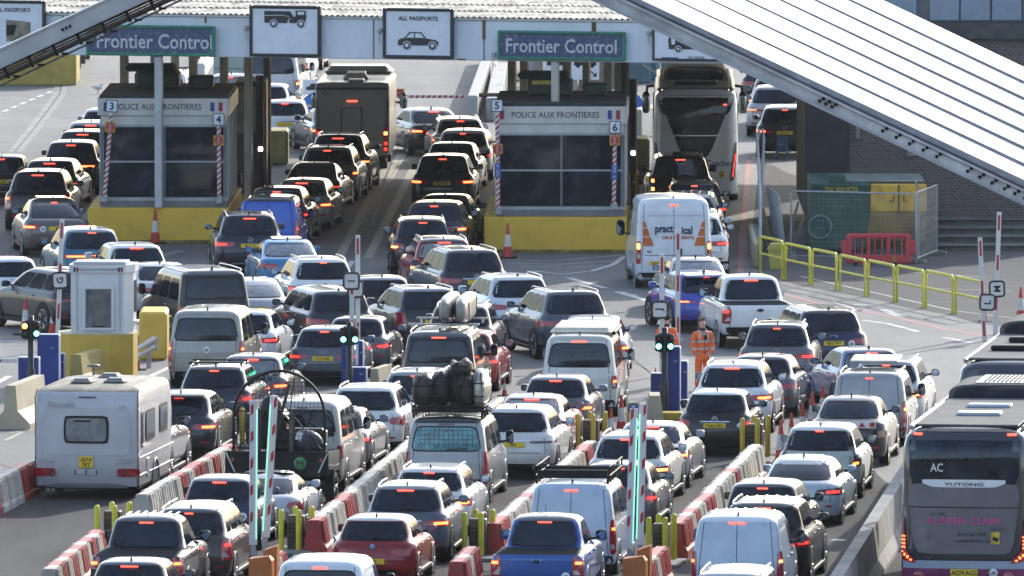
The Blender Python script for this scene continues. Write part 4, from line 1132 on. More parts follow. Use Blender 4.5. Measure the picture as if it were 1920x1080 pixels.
for sg in (-1, 1):
    MB().box((sg * 1.16, 6.2, 3.66), (.10, 11.0, .10), 0, .03).build('roof_gutter', M_ALU, r)
for y in (3.2, 5.4):
    MB().box((.02, y, 3.76), (.92, .55, .09), 0, .03).build('roof_hatch', mat('hatch_paint', (.40, .46, .55), rough=.3, coat=.4, noise=.1), r)
p_ = pod(r, 7.9, 2.2, 2.6, .34, 3.73, CRF)
v = MB().box((0, 9.2, 4.03), (1.1, 2.2, .03), 0, .01)
for k in range(9): v.box((-.36 + k * .09, 9.2, 4.055), (.03, 1.9, .03), 1, .0)
v.build('vent_grille', [M_ALU, M_PLAS], p_)
# second coach ahead of it
loc = P(1900, 985)
r, s = coach(loc, 7.5, 'dark coach at the right edge, just ahead of the grey and magenta coach', 3.62, 2.55, 12.0, COB, 1)
rp('rear_window', [(-1.1, 1.9), (1.1, 1.9), (1.1, 3.42), (-1.1, 3.42)], mat('green_tinted_glass', (.012, .035, .03), rough=.06, noise=.4, spec=.9), .012)
MB().box((0, 6.2, 3.61), (2.15, 11.2, .05), 0, .02).build('roof_panel', CRF, r)
pod(r, 8.2, 2.2, 2.6, .36, 3.63, CRF)
for y, w0 in ((3.0, 1.75), (5.6, 1.45)):
    MB().box((.1, y, 3.70), (w0, .5, .12), 0, .04).build('roof_vent', M_PLAS, r)
for sg in (-1, 1): MB().box((sg * 1.14, 6.2, 3.56), (.09, 11.0, .10), 0, .03).build('roof_gutter', M_ALU, r)
# white coach under the canopy
CW = mat('coach_white_paint', (.80, .87, .95), rough=.3, coat=.8, noise=.08, ns=2)
loc = P(1304, 386)
r, s = coach(loc, 0.6, 'white coach with a black shield-shaped rear window beneath the canopy', 3.55, 2.58, 12.0, CW, 2)
rp('rear_surround', [(-1.0, 2.75), (1.0, 2.75), (1.20, 3.36), (-1.20, 3.36)], M_PLAS, .008, 12, 5, 14)
g = MB(); qpatch(g, s.rear, (-.40, 1.46), (.40, 1.46), (1.08, 3.22), (-1.08, 3.22), 14, 8, 7, .014); g.build('rear_window', M_GLASS, r)
rp('window_chrome', [(-.75, 2.12), (.75, 2.12), (.78, 2.15), (-.78, 2.15)], M_CHROME, .02, 12, 1, 20)
lettering('Coaches', .26, s.rear(.72, 1.30)[0] + Vector((0, -.03, 0)), mat('blue_script', (.02, .06, .20), rough=.4, noise=.1), r, .01, .9)
MB().box(s.rear(.80, .96)[0] + Vector((0, -.03, 0)), (.15, .01, .22), 0).build('warning_sticker', mat('yellow_sticker'), r)
rp('top_light', [(.84, 3.05), (.96, 3.05), (.96, 3.09), (.84, 3.09)], M_3RD, .02, 2, 1, 9)
for sg in (-1, 1):
    t = MB(); qpatch(t, s.rear, (sg * 1.02, .72), (sg * 1.20, .80), (sg * 1.30, 1.95), (sg * 1.20, 1.90), 3, 8, 8, .016); t = t.build('tail_light', M_LENSD, r)
    b = MB(); qpatch(b, s.rear, (sg * 1.11, .85), (sg * 1.14, .85), (sg * 1.24, 1.6), (sg * 1.21, 1.6), 1, 5, 9, .022); b.build('bulb', M_DIM, t)
MB().box((0, 6.2, 3.545), (2.1, 11.2, .05), 0, .02).build('roof_panel', CRF, r)
pod(r, 5.2, 1.95, 3.2, .48, 3.56, CRF)
MB().box((.0, 2.6, 3.62), (1.35, 1.2, .12), 0, .04).build('roof_vent', M_PLAS, r)
for sg in (-1, 1): MB().box((sg * 1.12, 6.2, 3.50), (.12, 11.0, .12), 0, .04).build('roof_gutter', M_ALU, r)

# caravan
CVW = mat('caravan_panel', (.47, .47, .49), rough=.35, coat=.3, noise=.10, ns=1.2, bump=.03)
CVR = mat('caravan_roof_dirt', (.46, .40, .30), rough=.7, col2=(.22, .19, .14), ns=1.6, stretch=(1, .35, 1))
r = empty('caravan', P(162, 938), -R(8), 'white touring caravan with plate AV14 TKT in the lower left', 'caravan')
s = Shell('caravan', 2.34, 2.56, 5.0); s.bow = .04
mb = MB(); s.body(mb, .30, 3)
for sg in (-1, 1):
    n = 20; ay = 2.4
    vs = [Vector((sg * 1.174, ay, .34))] + [Vector((sg * 1.174, ay + .46 * math.cos(2 * math.pi * k / n), max(.26, .34 + .42 * math.sin(2 * math.pi * k / n)))) for k in range(n)]
    mb.add(vs, [(0, 1 + k, 1 + (k + 1) % n) for k in range(n)], 1)
    mb.lathe([(.42, sg * 1.17), (.47, sg * 1.19), (.43, sg * 1.20)], 20, 0, o=(0, ay, .34), axis='X')
    mb.box((sg * 1.175, 2.5, .55), (.03, 4.6, .03), 0, .008)
    mb.box((sg * 1.175, 2.5, .95), (.02, 4.6, .02), 0, .006)
    wheel(r, sg * 1.02, ay, .33, .20, False, sg)
mb.build('body', [CVW, M_PLAS, M_SEAM, CVR], r)
fr = lambda nm, pts, m, off, nx=8, nz=3, n=9, par=None: (lambda q: (qpatch(q, s.rear, *pts, nx, nz, n, off), q.build(nm, m, par or r))[1])(MB())
fr('moulding', [(-1.0, 1.02), (1.0, 1.02), (.98, 2.08), (-.98, 2.08)], mat('caravan_moulding', (.50, .50, .525), rough=.35, noise=.08, ns=1.2), .010, 10, 5, 14)
wf = fr('rear_window', [(-.51, 1.28), (.51, 1.28), (.51, 1.90), (-.51, 1.90)], M_PLAS, .03, 8, 4, 12)
fr('pane', [(-.46, 1.33), (.46, 1.33), (.46, 1.85), (-.46, 1.85)], M_GLASS2, .04, 8, 4, 12, wf)
fr('blind', [(-.30, 1.76), (.12, 1.76), (.12, 1.80), (-.30, 1.80)], M_PLAS, .046, 2, 1, 9, wf)
pl = MB().box((0, -.03, .86), (.32, .02, .26), 0, .004).build('number_plate', M_PLATE, r)
lettering('AV14', .13, (0, -.043, .915), mat('brown_lettering', (.10, .03, .01), rough=.5, noise=.1), pl, .02, .8)
lettering('TKT', .13, (0, -.043, .80), mat('brown_lettering'), pl, .02, .8)
lettering('Royale', .19, (-.55, -.03, 2.14), mat('silver_script', (.30, .30, .31), rough=.4, noise=.1), r, -.005, 1.25)
lettering('520', .10, (.82, -.03, 2.11), mat('silver_script'), r, .0, 1.1)
fr('high_light', [(-.20, 2.30), (.22, 2.30), (.22, 2.33), (-.20, 2.33)], mat('dark_red_strip', (.08, .01, .02), rough=.3, noise=.2), .03, 3, 1, 9)
for sg in (-1, 1):
    t = fr('tail_light', [(sg * .70, .54), (sg * 1.18, .54), (sg * 1.18, .72), (sg * .70, .72)], M_LENS, .05, 5, 3, 8)
    fr('reversing_light', [(sg * .80, .56), (sg * .87, .56), (sg * .87, .70), (sg * .80, .70)], mat('smoked_lens', (.10, .05, .06), rough=.2, noise=.2), .058, 2, 2, 8, t)
    fr('grab_handle', [(sg * .72, .84), (sg * 1.08, .86), (sg * 1.06, .94), (sg * .76, .96)], M_CLEAR, .03, 5, 2, 5)
fr('vent_panel', [(-.32, .58), (.28, .58), (.28, .70), (-.32, .70)], mat('caravan_moulding'), .02, 4, 2, 30)
v = MB()
for x in (-.25, .0, .24): v.box((x, -.05, .64), (.025, .02, .10), 0)
v.build('vent_slot', M_INK, r)
fr('skirt_strip', [(-1.1, .27), (1.1, .27), (.8, .38), (-.8, .38)], mat('grey_skirt', (.22, .22, .24), rough=.4, noise=.1), .02, 10, 2, 5)  # darker grey strip along the bottom of the rear panel
for sg in (-1, 1):
    for y0, y1, z0, z1 in ((.45, .75, 1.15, 1.95), (1.0, 2.3, 1.25, 1.95), (2.9, 4.0, 1.3, 1.95)):
        fm = MB(); qpatch(fm, lambda u, z: s.side(u, z, sg), (y0, z0), (y1, z0), (y1, z1), (y0, z1), 5, 3, 12, .015); fo = fm.build('side_window', M_PLAS, r)
        pm_ = MB(); qpatch(pm_, lambda u, z: s.side(u, z, sg), (y0 + .05, z0 + .05), (y1 - .05, z0 + .05), (y1 - .05, z1 - .05), (y0 + .05, z1 - .05), 5, 3, 12, .024); pm_.build('pane', M_GLASS2, fo)
    b = MB().box((sg * 1.175, 1.35, .66), (.03, .35, .42), 0, .01).build('locker_door', CVW, r)
    MB().tube([(sg * 1.17, .06, .3), (sg * 1.17, .05, 2.3), (sg * 1.15, .2, 2.46)], .015, 6).build('corner_trim', M_PLAS, r)
for x, y, w0 in ((-.30, 1.3, .50), (.42, 1.5, .50), (.06, 2.9, .50)):
    MB().box((x, y, 2.60), (w0, .55, .11), 0, .04, taper=.75).build('roof_vent', mat('grey_roof_vent', (.18, .18, .18), rough=.5, noise=.2), r)
MB().lathe([(.03, 0), (.03, .18), (.16, .19), (.14, .24), (.001, .25)], 14).build('aerial', mat('grey_roof_vent'), r).location = (-.45, 3.6, 2.55)
MB().tube([(-.5, 5.0, .45), (0, 6.2, .45), (.5, 5.0, .45)], .05, 8).build('drawbar', M_PLAS, r)

# motor caravan
r = empty('motorhome', P(660.5, 322), -R(1.5), 'beige motorhome with a plain rear wall queueing left of centre', 'motorhome')
s = Shell('motorhome', 2.36, 2.84, 6.8); s.bow = .02
MHP = mat('motorhome_panel', (.21, .205, .185), rough=.45, coat=.2, noise=.12, ns=.9, stretch=(1, 1, .3))
mb = MB(); s.body(mb, .5)
for sg in (-1, 1):
    wheel(r, sg * .92, 1.9, .36, .24, False, sg); wheel(r, sg * .92, 5.6, .36, .24, False, sg)
mb.box((0, .1, .42), (2.1, .16, .18), 1, .03)
mb.build('body', [MHP, M_PLAS, M_SEAM, MHP], r)
MB().box((0, 5.9, 2.94), (2.2, 1.7, .30), 0, .12, taper=.9).build('overcab_roof', MHP, r)
v = MB().box((.05, 1.9, 2.93), (.80, .8, .24), 0, .07, taper=.85).build('air_conditioner', mat('beige_plastic', (.34, .31, .26), rough=.6, noise=.2), r)
MB().box((.1, .7, 2.87), (.5, .5, .08), 0, .02).build('roof_hatch', M_ALU, r)
MB().box((-.02, 4.2, 2.92), (.6, .6, .10), 0, .03).build('roof_vent', M_PLAS, r)
MB().box((0, -.02, 2.24), (.34, .03, .05), 0, .01).build('high_brake_light', M_3RD, r)
m = MB()
for a_, b_ in (((-.34, 1.02), (-.34, 2.02)), ((.30, 1.02), (.30, 2.02)), ((-.34, 2.02), (.30, 2.02)), ((-.34, 1.02), (.30, 1.02))):
    m.tube([(a_[0], -.012, a_[1]), (b_[0], -.012, b_[1])], .012, 4)
m.build('hatch_seam', M_SEAM, r)
for z in (2.0, 1.3): MB().box((.28, -.02, z), (.08, .03, .05), 0, .01).build('hinge', M_PLAS, r)
MB().box((0, -.005, 2.64), (2.3, .05, .06), 0, .015).build('top_rail', M_PLAS, r)
lettering('CI', .15, (-.85, -.02, 2.50), M_INK, r, .01, 1.6)
for sg in (-1, 1):
    st = MB(); qpatch(st, s.rear, (sg * .98, .75), (sg * 1.16, .75), (sg * 1.16, 2.35), (sg * 1.08, 2.35), 2, 5, 10, .012); st.build('corner_moulding', mat('motorhome_dark_trim', (.10, .10, .10), rough=.5, noise=.2), r)
    t = MB().box((sg * 1.06, -.03, 1.0), (.15, .05, .80), 0, .02).build('tail_light', M_LENS, r)
    MB().box((sg * 1.06, -.06, 1.22), (.11, .02, .10), 0, .02).build('bulb', M_AMB if sg > 0 else M_DIM, t)
    for z in (.90, .72): MB().lathe([(.001, -.02), (.05, -.02), (.055, 0)], 12, 0, (0, 0, 0), 'Y').build('bulb', M_DIM, t).location = (sg * 1.06, -.05, z)
    m = MB().ell((sg * 1.42, 5.9, 1.95), (.13, .12, .26), 12, 8, 0, 0, 0, .65)
    m.tube([(sg * 1.15, 6.0, 1.9), (sg * 1.4, 5.95, 1.85)], .04, 6)
    mo = m.build('mirror', M_PLAS, r)
    MB().ell((sg * 1.42, 5.79, 1.95), (.11, .02, .22), 12, 8, 0, 0, 0, .65).build('mirror_glass', M_MIRG, mo)

# pale green box lorry beyond booth 4
r = empty('box_lorry', P(458, 188), -R(3), 'pale green box lorry seen between canopy posts beyond booth 4', 'lorry', None)
BX = mat('lorry_box_panel', (.33, .41, .37), rough=.5, noise=.08, ns=2)
MB().box((0, 2.6, 1.85), (2.15, 5.2, 2.3), 0, .03).build('cargo_box', BX, r)
m = MB()
for z in (1.1, 1.6, 2.1, 2.6): m.box((0, -.012, z), (2.1, .02, .015), 0)
m.box((0, -.015, 1.85), (.02, .02, 2.2), 0)
m.build('door_seam', M_SEAM, r)
MB().box((0, 2.8, .6), (1.9, 5.6, .22), 0, .03).build('chassis', M_PLAS, r)
MB().box((0, 6.1, 1.35), (2.0, 1.6, 1.9), 0, .25).build('cab', paint('white'), r)
for sg in (-1, 1):
    wheel(r, sg * .88, 1.4, .42, .3, False, sg); wheel(r, sg * .88, 5.9, .42, .26, False, sg)
    t = MB().box((sg * 1.0, -.05, .62), (.16, .06, .34), 0, .02).build('tail_light', M_LENS, r)
    MB().box((sg * 1.0, -.085, .70), (.12, .02, .10), 0).build('bulb', M_AMB if sg > 0 else M_DIM, t)
    MB().ell((sg * 1.28, 5.6, 1.8), (.12, .10, .26), 10, 7, 0, 0, 0, .6).build('mirror', M_PLAS, r)

# trailer with the fan boat
tr = empty('boat_trailer', P(519, 946), -R(8), 'black boat trailer with a green P4 disc on its tailboard', 'trailer')
MB().box((0, .02, .93), (2.34, .06, .52), 0, .015).build('tailboard', M_PLAS, tr)
MB().box((0, 2.1, .66), (1.9, 4.2, .10), 0, .02).build('deck', M_PLAS, tr)
MB().tube([(-.6, 4.2, .6), (0, 5.8, .5), (.6, 4.2, .6)], .05, 8).build('drawbar', M_PLAS, tr)
for sg in (-1, 1):
    wheel(tr, sg * 1.09, .9, .34, .22, True, sg)
    MB().prism([(.40, .62), (.48, .76), (.7, .82), (1.15, .82), (1.35, .76), (1.4, .62), (1.3, .62), (1.2, .72), (.62, .72), (.5, .62)], sg * 1.09 - .14, sg * 1.09 + .14, 'X').build('mudguard', M_PLAS, tr)
    MB().prism([(sg * 1.00 - .05, .97), (sg * 1.00 + .05, .97), (sg * 1.00, 1.07)], -.02, -.012, 'Y').build('reflector', M_LENS, tr)
    MB().tube([(sg * 1.15, .0, 1.16), (sg * .95, -.02, .72)], .02, 6).build('strut', M_ALU, tr)
d = MB().lathe([(.001, -.006), (.14, -.006), (.145, 0)], 24, 0, (0, 0, 0), 'Y').build('disc_sign', mat('green_disc', (.06, .22, .08), rough=.5, noise=.1), tr)
d.location = (.53, -.02, .93); lettering('P4', .17, (0, -.01, .01), M_INK, d, .02, 1.)
MB().box((.55, -.05, .48), (.50, .02, .12), 0, .004).build('number_board', mat('grey_board', (.40, .40, .42), rough=.4, noise=.1), tr)
fb = empty('fan_boat', tr.matrix_basis @ Vector((0, .35, .71)), -R(8), 'black fan boat with a round wire propeller cage on the trailer', 'boat')
cg = MB()
pts = []
for k in range(33):
    t = math.pi * k / 32
    pts.append((1.03 * math.cos(t), .0, 1.24 + 1.02 * math.sin(t)))
ring = [(1.03, 0, .42)] + pts + [(-1.03, 0, .42)]
cg.tube(ring, .034, 7)
for k in range(-11, 12):
    x = k * .088
    zt = 1.24 + 1.02 * math.sqrt(max(0, 1 - (x / 1.03) ** 2))
    cg.tube([(x, 0, .42), (x, 0, zt)], .0042, 4)
for k in range(20):
    z = .44 + k * .092
    hw = 1.03 if z < 1.24 else 1.03 * math.sqrt(max(0, 1 - ((z - 1.24) / 1.02) ** 2))
    cg.tube([(-hw, 0, z), (hw, 0, z)], .0042, 4)
cg.tube([(-1.03, 0, 1.35), (1.03, 0, 1.35)], .014, 5)
for sg in (-1, 1): cg.tube([(sg * .3, .3, 1.2), (sg * .95, .02, .5)], .014, 5); cg.tube([(sg * .2, .3, 1.3), (sg * .35, .02, 2.2)], .012, 5)
cage = cg.build('propeller_cage', M_PLAS, fb)
pr = MB()
for t in (75, 255):
    pr.box((.36 * math.cos(R(t)), .3, 1.25 + .36 * math.sin(R(t))), (.72, .03, .07), 0, .01, ry=-R(t))
pr.cyl((0, .2, 1.25), (0, .42, 1.25), .08, n=12)
pr.build('propeller', mat('dark_propeller', (.05, .045, .04), rough=.3, noise=.2), fb)
en = MB().box((-.25, .9, .95), (.62, .7, .75), 0, .1).box((.1, 1.0, .6), (1.1, .8, .5), 0, .12).ell((-.3, .8, 1.35), (.28, .3, .32), 12, 8)
en.box((-.55, .7, .9), (.5, .5, .9), 0, .12).box((.2, .8, .75), (1.5, .5, .35), 0, .08)
en.box((.62, .45, .42), (.75, .4, .42), 0, .05)
en.tube([(-.5, .6, 1.2), (-.1, .5, 1.35), (.2, .6, 1.0)], .05, 7)
en.build('engine', mat('engine_black', (.03, .03, .032), rough=.4, metal=.4, noise=.6, ns=9, bump=.5), fb)
for x in (.28, -.48): MB().cyl((x, .05, .42), (x, .05, 1.42), .066, n=14).build('exhaust_pipe', mat('dark_steel', (.12, .11, .10), rough=.4, metal=.8, noise=.4, ns=6), fb)
MB().prism([(-.2, .3), (3.2, .3), (3.6, .0), (3.2, .0), (-.2, .0)], -.95, .95, 'X').build('hull', mat('boat_hull', (.03, .03, .035), rough=.5, noise=.3), fb)
MB().ell((.55, .35, .62), (.4, .3, .30), 14, 8).build('tarpaulin', mat('dark_tarpaulin', (.05, .06, .09), rough=.5, noise=.6, ns=6, bump=.5), fb)
MB().box((.45, 0.02, .80), (.14, .02, .20), 0, .01, ry=R(20)).build('rag', M_WSTK, fb)
# ---------------------------------------------------------------- ground and markings
def ground_material():
    m = bpy.data.materials.new('tarmac'); m.use_nodes = True
    t = m.node_tree; b = t.nodes['Principled BSDF']
    tc = t.nodes.new('ShaderNodeTexCoord')
    def noise(sc, det, rough=.6, st=None):
        n = t.nodes.new('ShaderNodeTexNoise'); n.inputs['Scale'].default_value = sc; n.inputs['Detail'].default_value = det; n.inputs['Roughness'].default_value = rough
        if st:
            mp = t.nodes.new('ShaderNodeMapping'); mp.inputs['Scale'].default_value = st
            t.links.new(tc.outputs['Object'], mp.inputs['Vector']); t.links.new(mp.outputs['Vector'], n.inputs['Vector'])
        else: t.links.new(tc.outputs['Object'], n.inputs['Vector'])
        return n
    def ramp(n, p0, c0, p1, c1):
        r = t.nodes.new('ShaderNodeValToRGB'); r.color_ramp.elements[0].position = p0; r.color_ramp.elements[1].position = p1
        r.color_ramp.elements[0].color = (*c0, 1); r.color_ramp.elements[1].color = (*c1, 1); t.links.new(n.outputs['Fac'], r.inputs['Fac']); return r
    def mix(a, b_, f, mode='MULTIPLY'):
        x = t.nodes.new('ShaderNodeMix'); x.data_type = 'RGBA'; x.blend_type = mode; x.inputs['Factor'].default_value = f
        t.links.new(a, x.inputs['A']); t.links.new(b_, x.inputs['B']); return x.outputs['Result']
    big = ramp(noise(.045, 4), .35, (.135, .132, .130), .68, (.205, .198, .190))
    streak = ramp(noise(1.0, 5, .6, (.9, .06, 1)), .30, (.70, .70, .71), .62, (1.05, 1.04, 1.02))
    patch = ramp(noise(.35, 6, .7), .36, (.72, .72, .73), .55, (1, 1, 1))
    grain = ramp(noise(9, 8, .8), .30, (.60, .60, .61), .66, (1.25, 1.24, 1.22))
    oil = ramp(noise(1.3, 3, .5), .22, (.55, .55, .56), .36, (1, 1, 1))
    c = mix(big.outputs[0], streak.outputs[0], .8); c = mix(c, patch.outputs[0], .7); c = mix(c, grain.outputs[0], .7); c = mix(c, oil.outputs[0], .6)
    t.links.new(c, b.inputs['Base Color'])
    b.inputs['Roughness'].default_value = .78
    bu = t.nodes.new('ShaderNodeBump'); bu.inputs['Strength'].default_value = .5; bu.inputs['Distance'].default_value = .01
    t.links.new(noise(14, 6, .8).outputs['Fac'], bu.inputs['Height']); t.links.new(bu.outputs['Normal'], b.inputs['Normal'])
    return m
DARKT = mat('newer_dark_tarmac', (.105, .100, .096), rough=.92, col2=(.050, .048, .047), ns=.9, stretch=(1, .12, 1), bump=.3, lo=.3, hi=.7, spec=.1)
def tarmac_patch(pts, z, nm, lab, m_):
    ps = [P(*p) for p in pts]; out = []
    for i, p in enumerate(ps):
        q = ps[(i + 1) % len(ps)]
        for k in range(6):
            v = p.lerp(q, k / 6); out.append((v.x + rnd.uniform(-.12, .12), v.y + rnd.uniform(-.3, .3), z))
    tag(MB().add(out, [tuple(range(len(out)))]).build(nm, m_), lab, None, None, 'structure')
tarmac_patch([(-80, 1180), (-80, 1000), (66, 926), (110, 905), (330, 872), (560, 868), (800, 850), (1110, 846), (1290, 846), (1440, 850), (1640, 880), (1720, 940), (2050, 950), (2050, 1200)], .0025, 'lane_tarmac', 'darker tarmac of the toll lanes', DARKT)
tarmac_patch([(1410, 300), (1500, 330), (1950, 420), (1960, 620), (1840, 606), (1440, 520), (1416, 500)], .0025, 'yard_tarmac', 'grey tarmac of the right-hand yard', mat('yard_tarmac', (.125, .123, .122), rough=.85, col2=(.085, .084, .084), ns=1.1, bump=.3, lo=.3, hi=.7, spec=.1))
hp_ = [(-700, -420, 150), (-500, -420, 120), (-250, -420, 140), (0, -420, 160), (250, -420, 130), (500, -420, 150), (700, -420, 120)]
tag(MB().add([(x, -420, z) for x, y, z in hp_] + [(x, -120, z * .55) for x, y, z in hp_] + [(x, -25, 14) for x, y, z in hp_] + [(x, 60, -1) for x, y, z in hp_],
    [(r_ * 7 + k, r_ * 7 + k + 1, (r_ + 1) * 7 + k + 1, (r_ + 1) * 7 + k) for r_ in range(3) for k in range(6)], 0, True).build('hillside', mat('cliff_grass', (.055, .065, .035), rough=.9, col2=(.16, .155, .13), ns=.02)), 'unseen grassy hillside added behind the viewpoint to darken reflections', None, None, 'structure')  # unseen hill added to block low sky from vehicle reflections
g = MB().add([(-500, 100, 0), (500, 100, 0), (500, 1500, 0), (-500, 1500, 0)], [(0, 1, 2, 3)]).build('ground', ground_material())
tag(g, 'grey tarmac of the border plaza', None, None, 'structure')
WL = mat('worn_white_line', (.60, .58, .54), rough=.7, col2=(.28, .27, .26), ns=3, lo=.34, hi=.5)
YL = mat('worn_yellow_line', (.44, .40, .29), rough=.7, col2=(.22, .21, .18), ns=3, lo=.34, hi=.55)
RLN = mat('worn_red_line', (.42, .15, .14), rough=.7, col2=(.26, .15, .14), ns=2, lo=.34, hi=.55)
def strip(mb, pts, w, z=.004):
    ps = [P(*p) for p in pts]
    L_, R__ = [], []
    for i, p in enumerate(ps):
        d = (ps[min(i + 1, len(ps) - 1)] - ps[max(i - 1, 0)]); d.z = 0; d.normalize()
        nn = Vector((-d.y, d.x, 0)) * w / 2
        L_.append(p + nn); R__.append(p - nn)
    vs = [Vector((p.x, p.y, z)) for p in L_ + R__]
    n = len(ps)
    mb.add(vs, [(n + i, n + i + 1, i + 1, i) for i in range(n - 1)])
def dashes(mb, a, b, n, w, frac=.55, z=.004):
    a, b = Vector(a), Vector(b)
    for k in range(n):
        p, q = a + (b - a) * (k / n), a + (b - a) * ((k + frac) / n)
        strip(mb, [tuple(p), tuple(q)], w, z)
m = MB()
dashes(m, (-10, 216), (104, 168), 7, .16)
strip(m, [(210, 736), (262, 715), (320, 688)], .18); strip(m, [(262, 749), (300, 741)], .3); strip(m, [(270, 757), (300, 752)], .2)
strip(m, [(0, 603), (38, 606)], .15); strip(m, [(0, 640), (66, 640)], .25, .004); strip(m, [(-5, 718), (18, 705)], .18)
strip(m, [(940, 486), (1000, 489), (1060, 487), (1160, 479)], .10); strip(m, [(955, 493), (1040, 496), (1155, 489)], .10); strip(m, [(975, 499), (1060, 501), (1130, 498)], .08)
strip(m, [(1000, 508), (1055, 514), (1110, 508), (1150, 496), (1172, 480)], .18)
strip(m, [(1066, 521), (1134, 540)], .22); strip(m, [(1156, 547), (1222, 566)], .22); strip(m, [(1160, 547), (1190, 555)], .22, .0045)
strip(m, [(1620, 601), (1665, 607), (1722, 622)], .18); strip(m, [(1770, 633), (1824, 643)], .20); strip(m, [(1600, 571), (1655, 573)], .16)
strip(m, [(1596, 583), (1655, 581), (1690, 593)], .30); strip(m, [(1500, 518), (1640, 549), (1790, 583)], .07); strip(m, [(1790, 583), (1930, 600)], .06)
strip(m, [(1560, 1012), (1584, 1013)], .25); strip(m, [(615, 503), (640, 489), (662, 489)], .22); strip(m, [(648, 505), (662, 489)], .18)
strip(m, [(1700, 510), (1850, 520)], .06); strip(m, [(1720, 540), (1900, 546)], .06); strip(m, [(400, 470), (560, 452)], .10)
tag(m.build('white_line_markings', WL), 'worn white lines on the tarmac', None, None, 'structure')
m = MB()
strip(m, [(722, 316), (674, 410), (635, 484)], .26); strip(m, [(774, 318), (730, 405), (690, 484)], .26)
strip(m, [(752, 285), (722, 340)], .20); strip(m, [(762, 285), (732, 340)], .10); strip(m, [(600, 420), (655, 414)], .2); strip(m, [(586, 448), (600, 420)], .2)
strip(m, [(18, 800), (62, 786)], .15); strip(m, [(18, 812), (62, 806)], .12); strip(m, [(10, 826), (62, 800)], .12); strip(m, [(636, 484), (690, 484)], .12, .0045)
for k in range(12):
    y = 300 + k * 15
    strip(m, [(770 - (y - 300) * .42, y), (640 - (y - 480) * .3, y + 2)], .05, .0045) if y > 330 else None
tag(m.build('yellow_lane_markings', YL), 'faded cream lane markings', None, None, 'structure')
m = MB()
strip(m, [(1404, 300), (1398, 380), (1391, 450), (1388, 512)], .17)
strip(m, [(1462, 550), (1530, 568), (1600, 580), (1690, 598), (1770, 617), (1845, 630)], .18)
strip(m, [(1190, 262), (1222, 272)], .10)
tag(m.build('red_line_markings', RLN), 'faded red line on the tarmac', None, None, 'structure')
CON = mat('worn_concrete', (.30, .29, .265), rough=.8, col2=(.16, .155, .145), ns=1.2, bump=.3)
m = MB()
strip(m, [(28, 284), (60, 246), (95, 200), (112, 176), (116, 150)], .45, .003)
strip(m, [(762, 240), (740, 290), (716, 350), (690, 420)], .35, .003)
strip(m, [(340, 470), (300, 480)], .3, .003)
strip(m, [(1398, 500), (1402, 420), (1412, 330), (1420, 290)], .30, .003)
tag(m.build('concrete_channel', CON), 'pale concrete drainage channels', None, None, 'structure')
m = MB()
strip(m, [(28, 284), (60, 246), (95, 200), (112, 176), (116, 150)], .06, .0065)
strip(m, [(762, 240), (740, 290), (716, 350), (690, 420)], .07, .0065)
for a_, b_ in (((1640, 612), (1715, 617)), ((950, 560), (1200, 575)), ((1150, 640), (1220, 700)), ((1160, 660), (1350, 780)), ((560, 470), (900, 600)), ((0, 560), (110, 640)), ((0, 870), (70, 900))):
    strip(m, [a_, b_], .035, .0065)
tag(m.build('tarmac_joints', M_SEAM), 'dark repair joints in the tarmac', None, None, 'structure')

# ---------------------------------------------------------------- canopy over the booths
FAS = mat('pale_blue_fascia', (.66, .71, .76), rough=.55, noise=.08, ns=.8, stretch=(1, 1, .3))
COLM = mat('weathered_column', (.48, .45, .40), rough=.7, col2=(.34, .29, .24), ns=1.6, stretch=(2, 2, .5))
RUST = mat('rust_stain', (.20, .09, .04), rough=.8, noise=.4, ns=6)
ROOFM = mat('lichen_cement_roof', (.66, .61, .52), rough=.9, col2=(.26, .235, .20), ns=2.6, bump=.4, stretch=(1, .35, 1), lo=.40, hi=.60)
A0, B0 = P(298, 457), P(1042, 470)
U = (B0 - A0); CANG = math.atan2(U.y, U.x); U.normalize()
def bx_local(px, z):
    vx = (px - 960) / FPX
    return (vx * (A0.y * math.cos(TH) + (CH - z) * math.sin(TH)) - A0.x) / (U.x - vx * U.y * math.cos(TH))
def bz(px, py):
    p = A0 + U * bx_local(px, 6)
    return Q(px, py, p.y).z
can = empty('canopy', A0, CANG, 'long canopy with pale blue fascia and corrugated roof above the booths', 'canopy')
xl, xr = bx_local(-260, 6), bx_local(1420, 6)
ZB, ZT = 5.45, 6.62
MB().box(((xl + xr) / 2, .20, (ZB + ZT) / 2), (xr - xl, .34, ZT - ZB), 0, .02).build('fascia', FAS, can)
MB().box(((xl + xr) / 2, .02, ZT + .03), (xr - xl, .14, .06), 0, .01).build('fascia_capping', mat('white_capping', (.62, .64, .64), rough=.5, noise=.1), can)
m = MB()
for px in (117, 700, 907, 1110):
    x = bx_local(px, 6); m.box((x, .022, (ZB + ZT) / 2), (.03, .02, ZT - ZB - .04), 0)
m.build('fascia_joint', mat('grey_joint', (.16, .13, .11), rough=.8, noise=.3), can)
for px, w_, h_ in ((907, .09, .55), (1114, .10, .75), (385, .06, .18), (865, .25, .05)):
    x = bx_local(px, 6)
    z_ = ZT - h_ / 2 if px != 865 else ZB + .03
    MB().box((x, .012, z_), (w_, .02, h_), 0, .01).build('rust_streak', RUST, can)
mb = MB()
xq = bx_local(1236, 6)
pit, nx_ = .17, int((xq - xl) / .17 * 4)
rows_y = [-.12, 1.9, 1.9, 3.9, 3.9, 6., 6., 10, 10, 20, 20, 32, 32, 47]
vs, fs = [], []
for j, yy in enumerate(rows_y):
    zz = ZT + .09 + max(0, yy) * .045 - (.03 if j % 2 == 1 else 0)
    for i in range(nx_ + 1):
        vs.append((xl + (xq - xl) * i / nx_, yy, zz + .026 * math.sin(2 * math.pi * i / 4)))
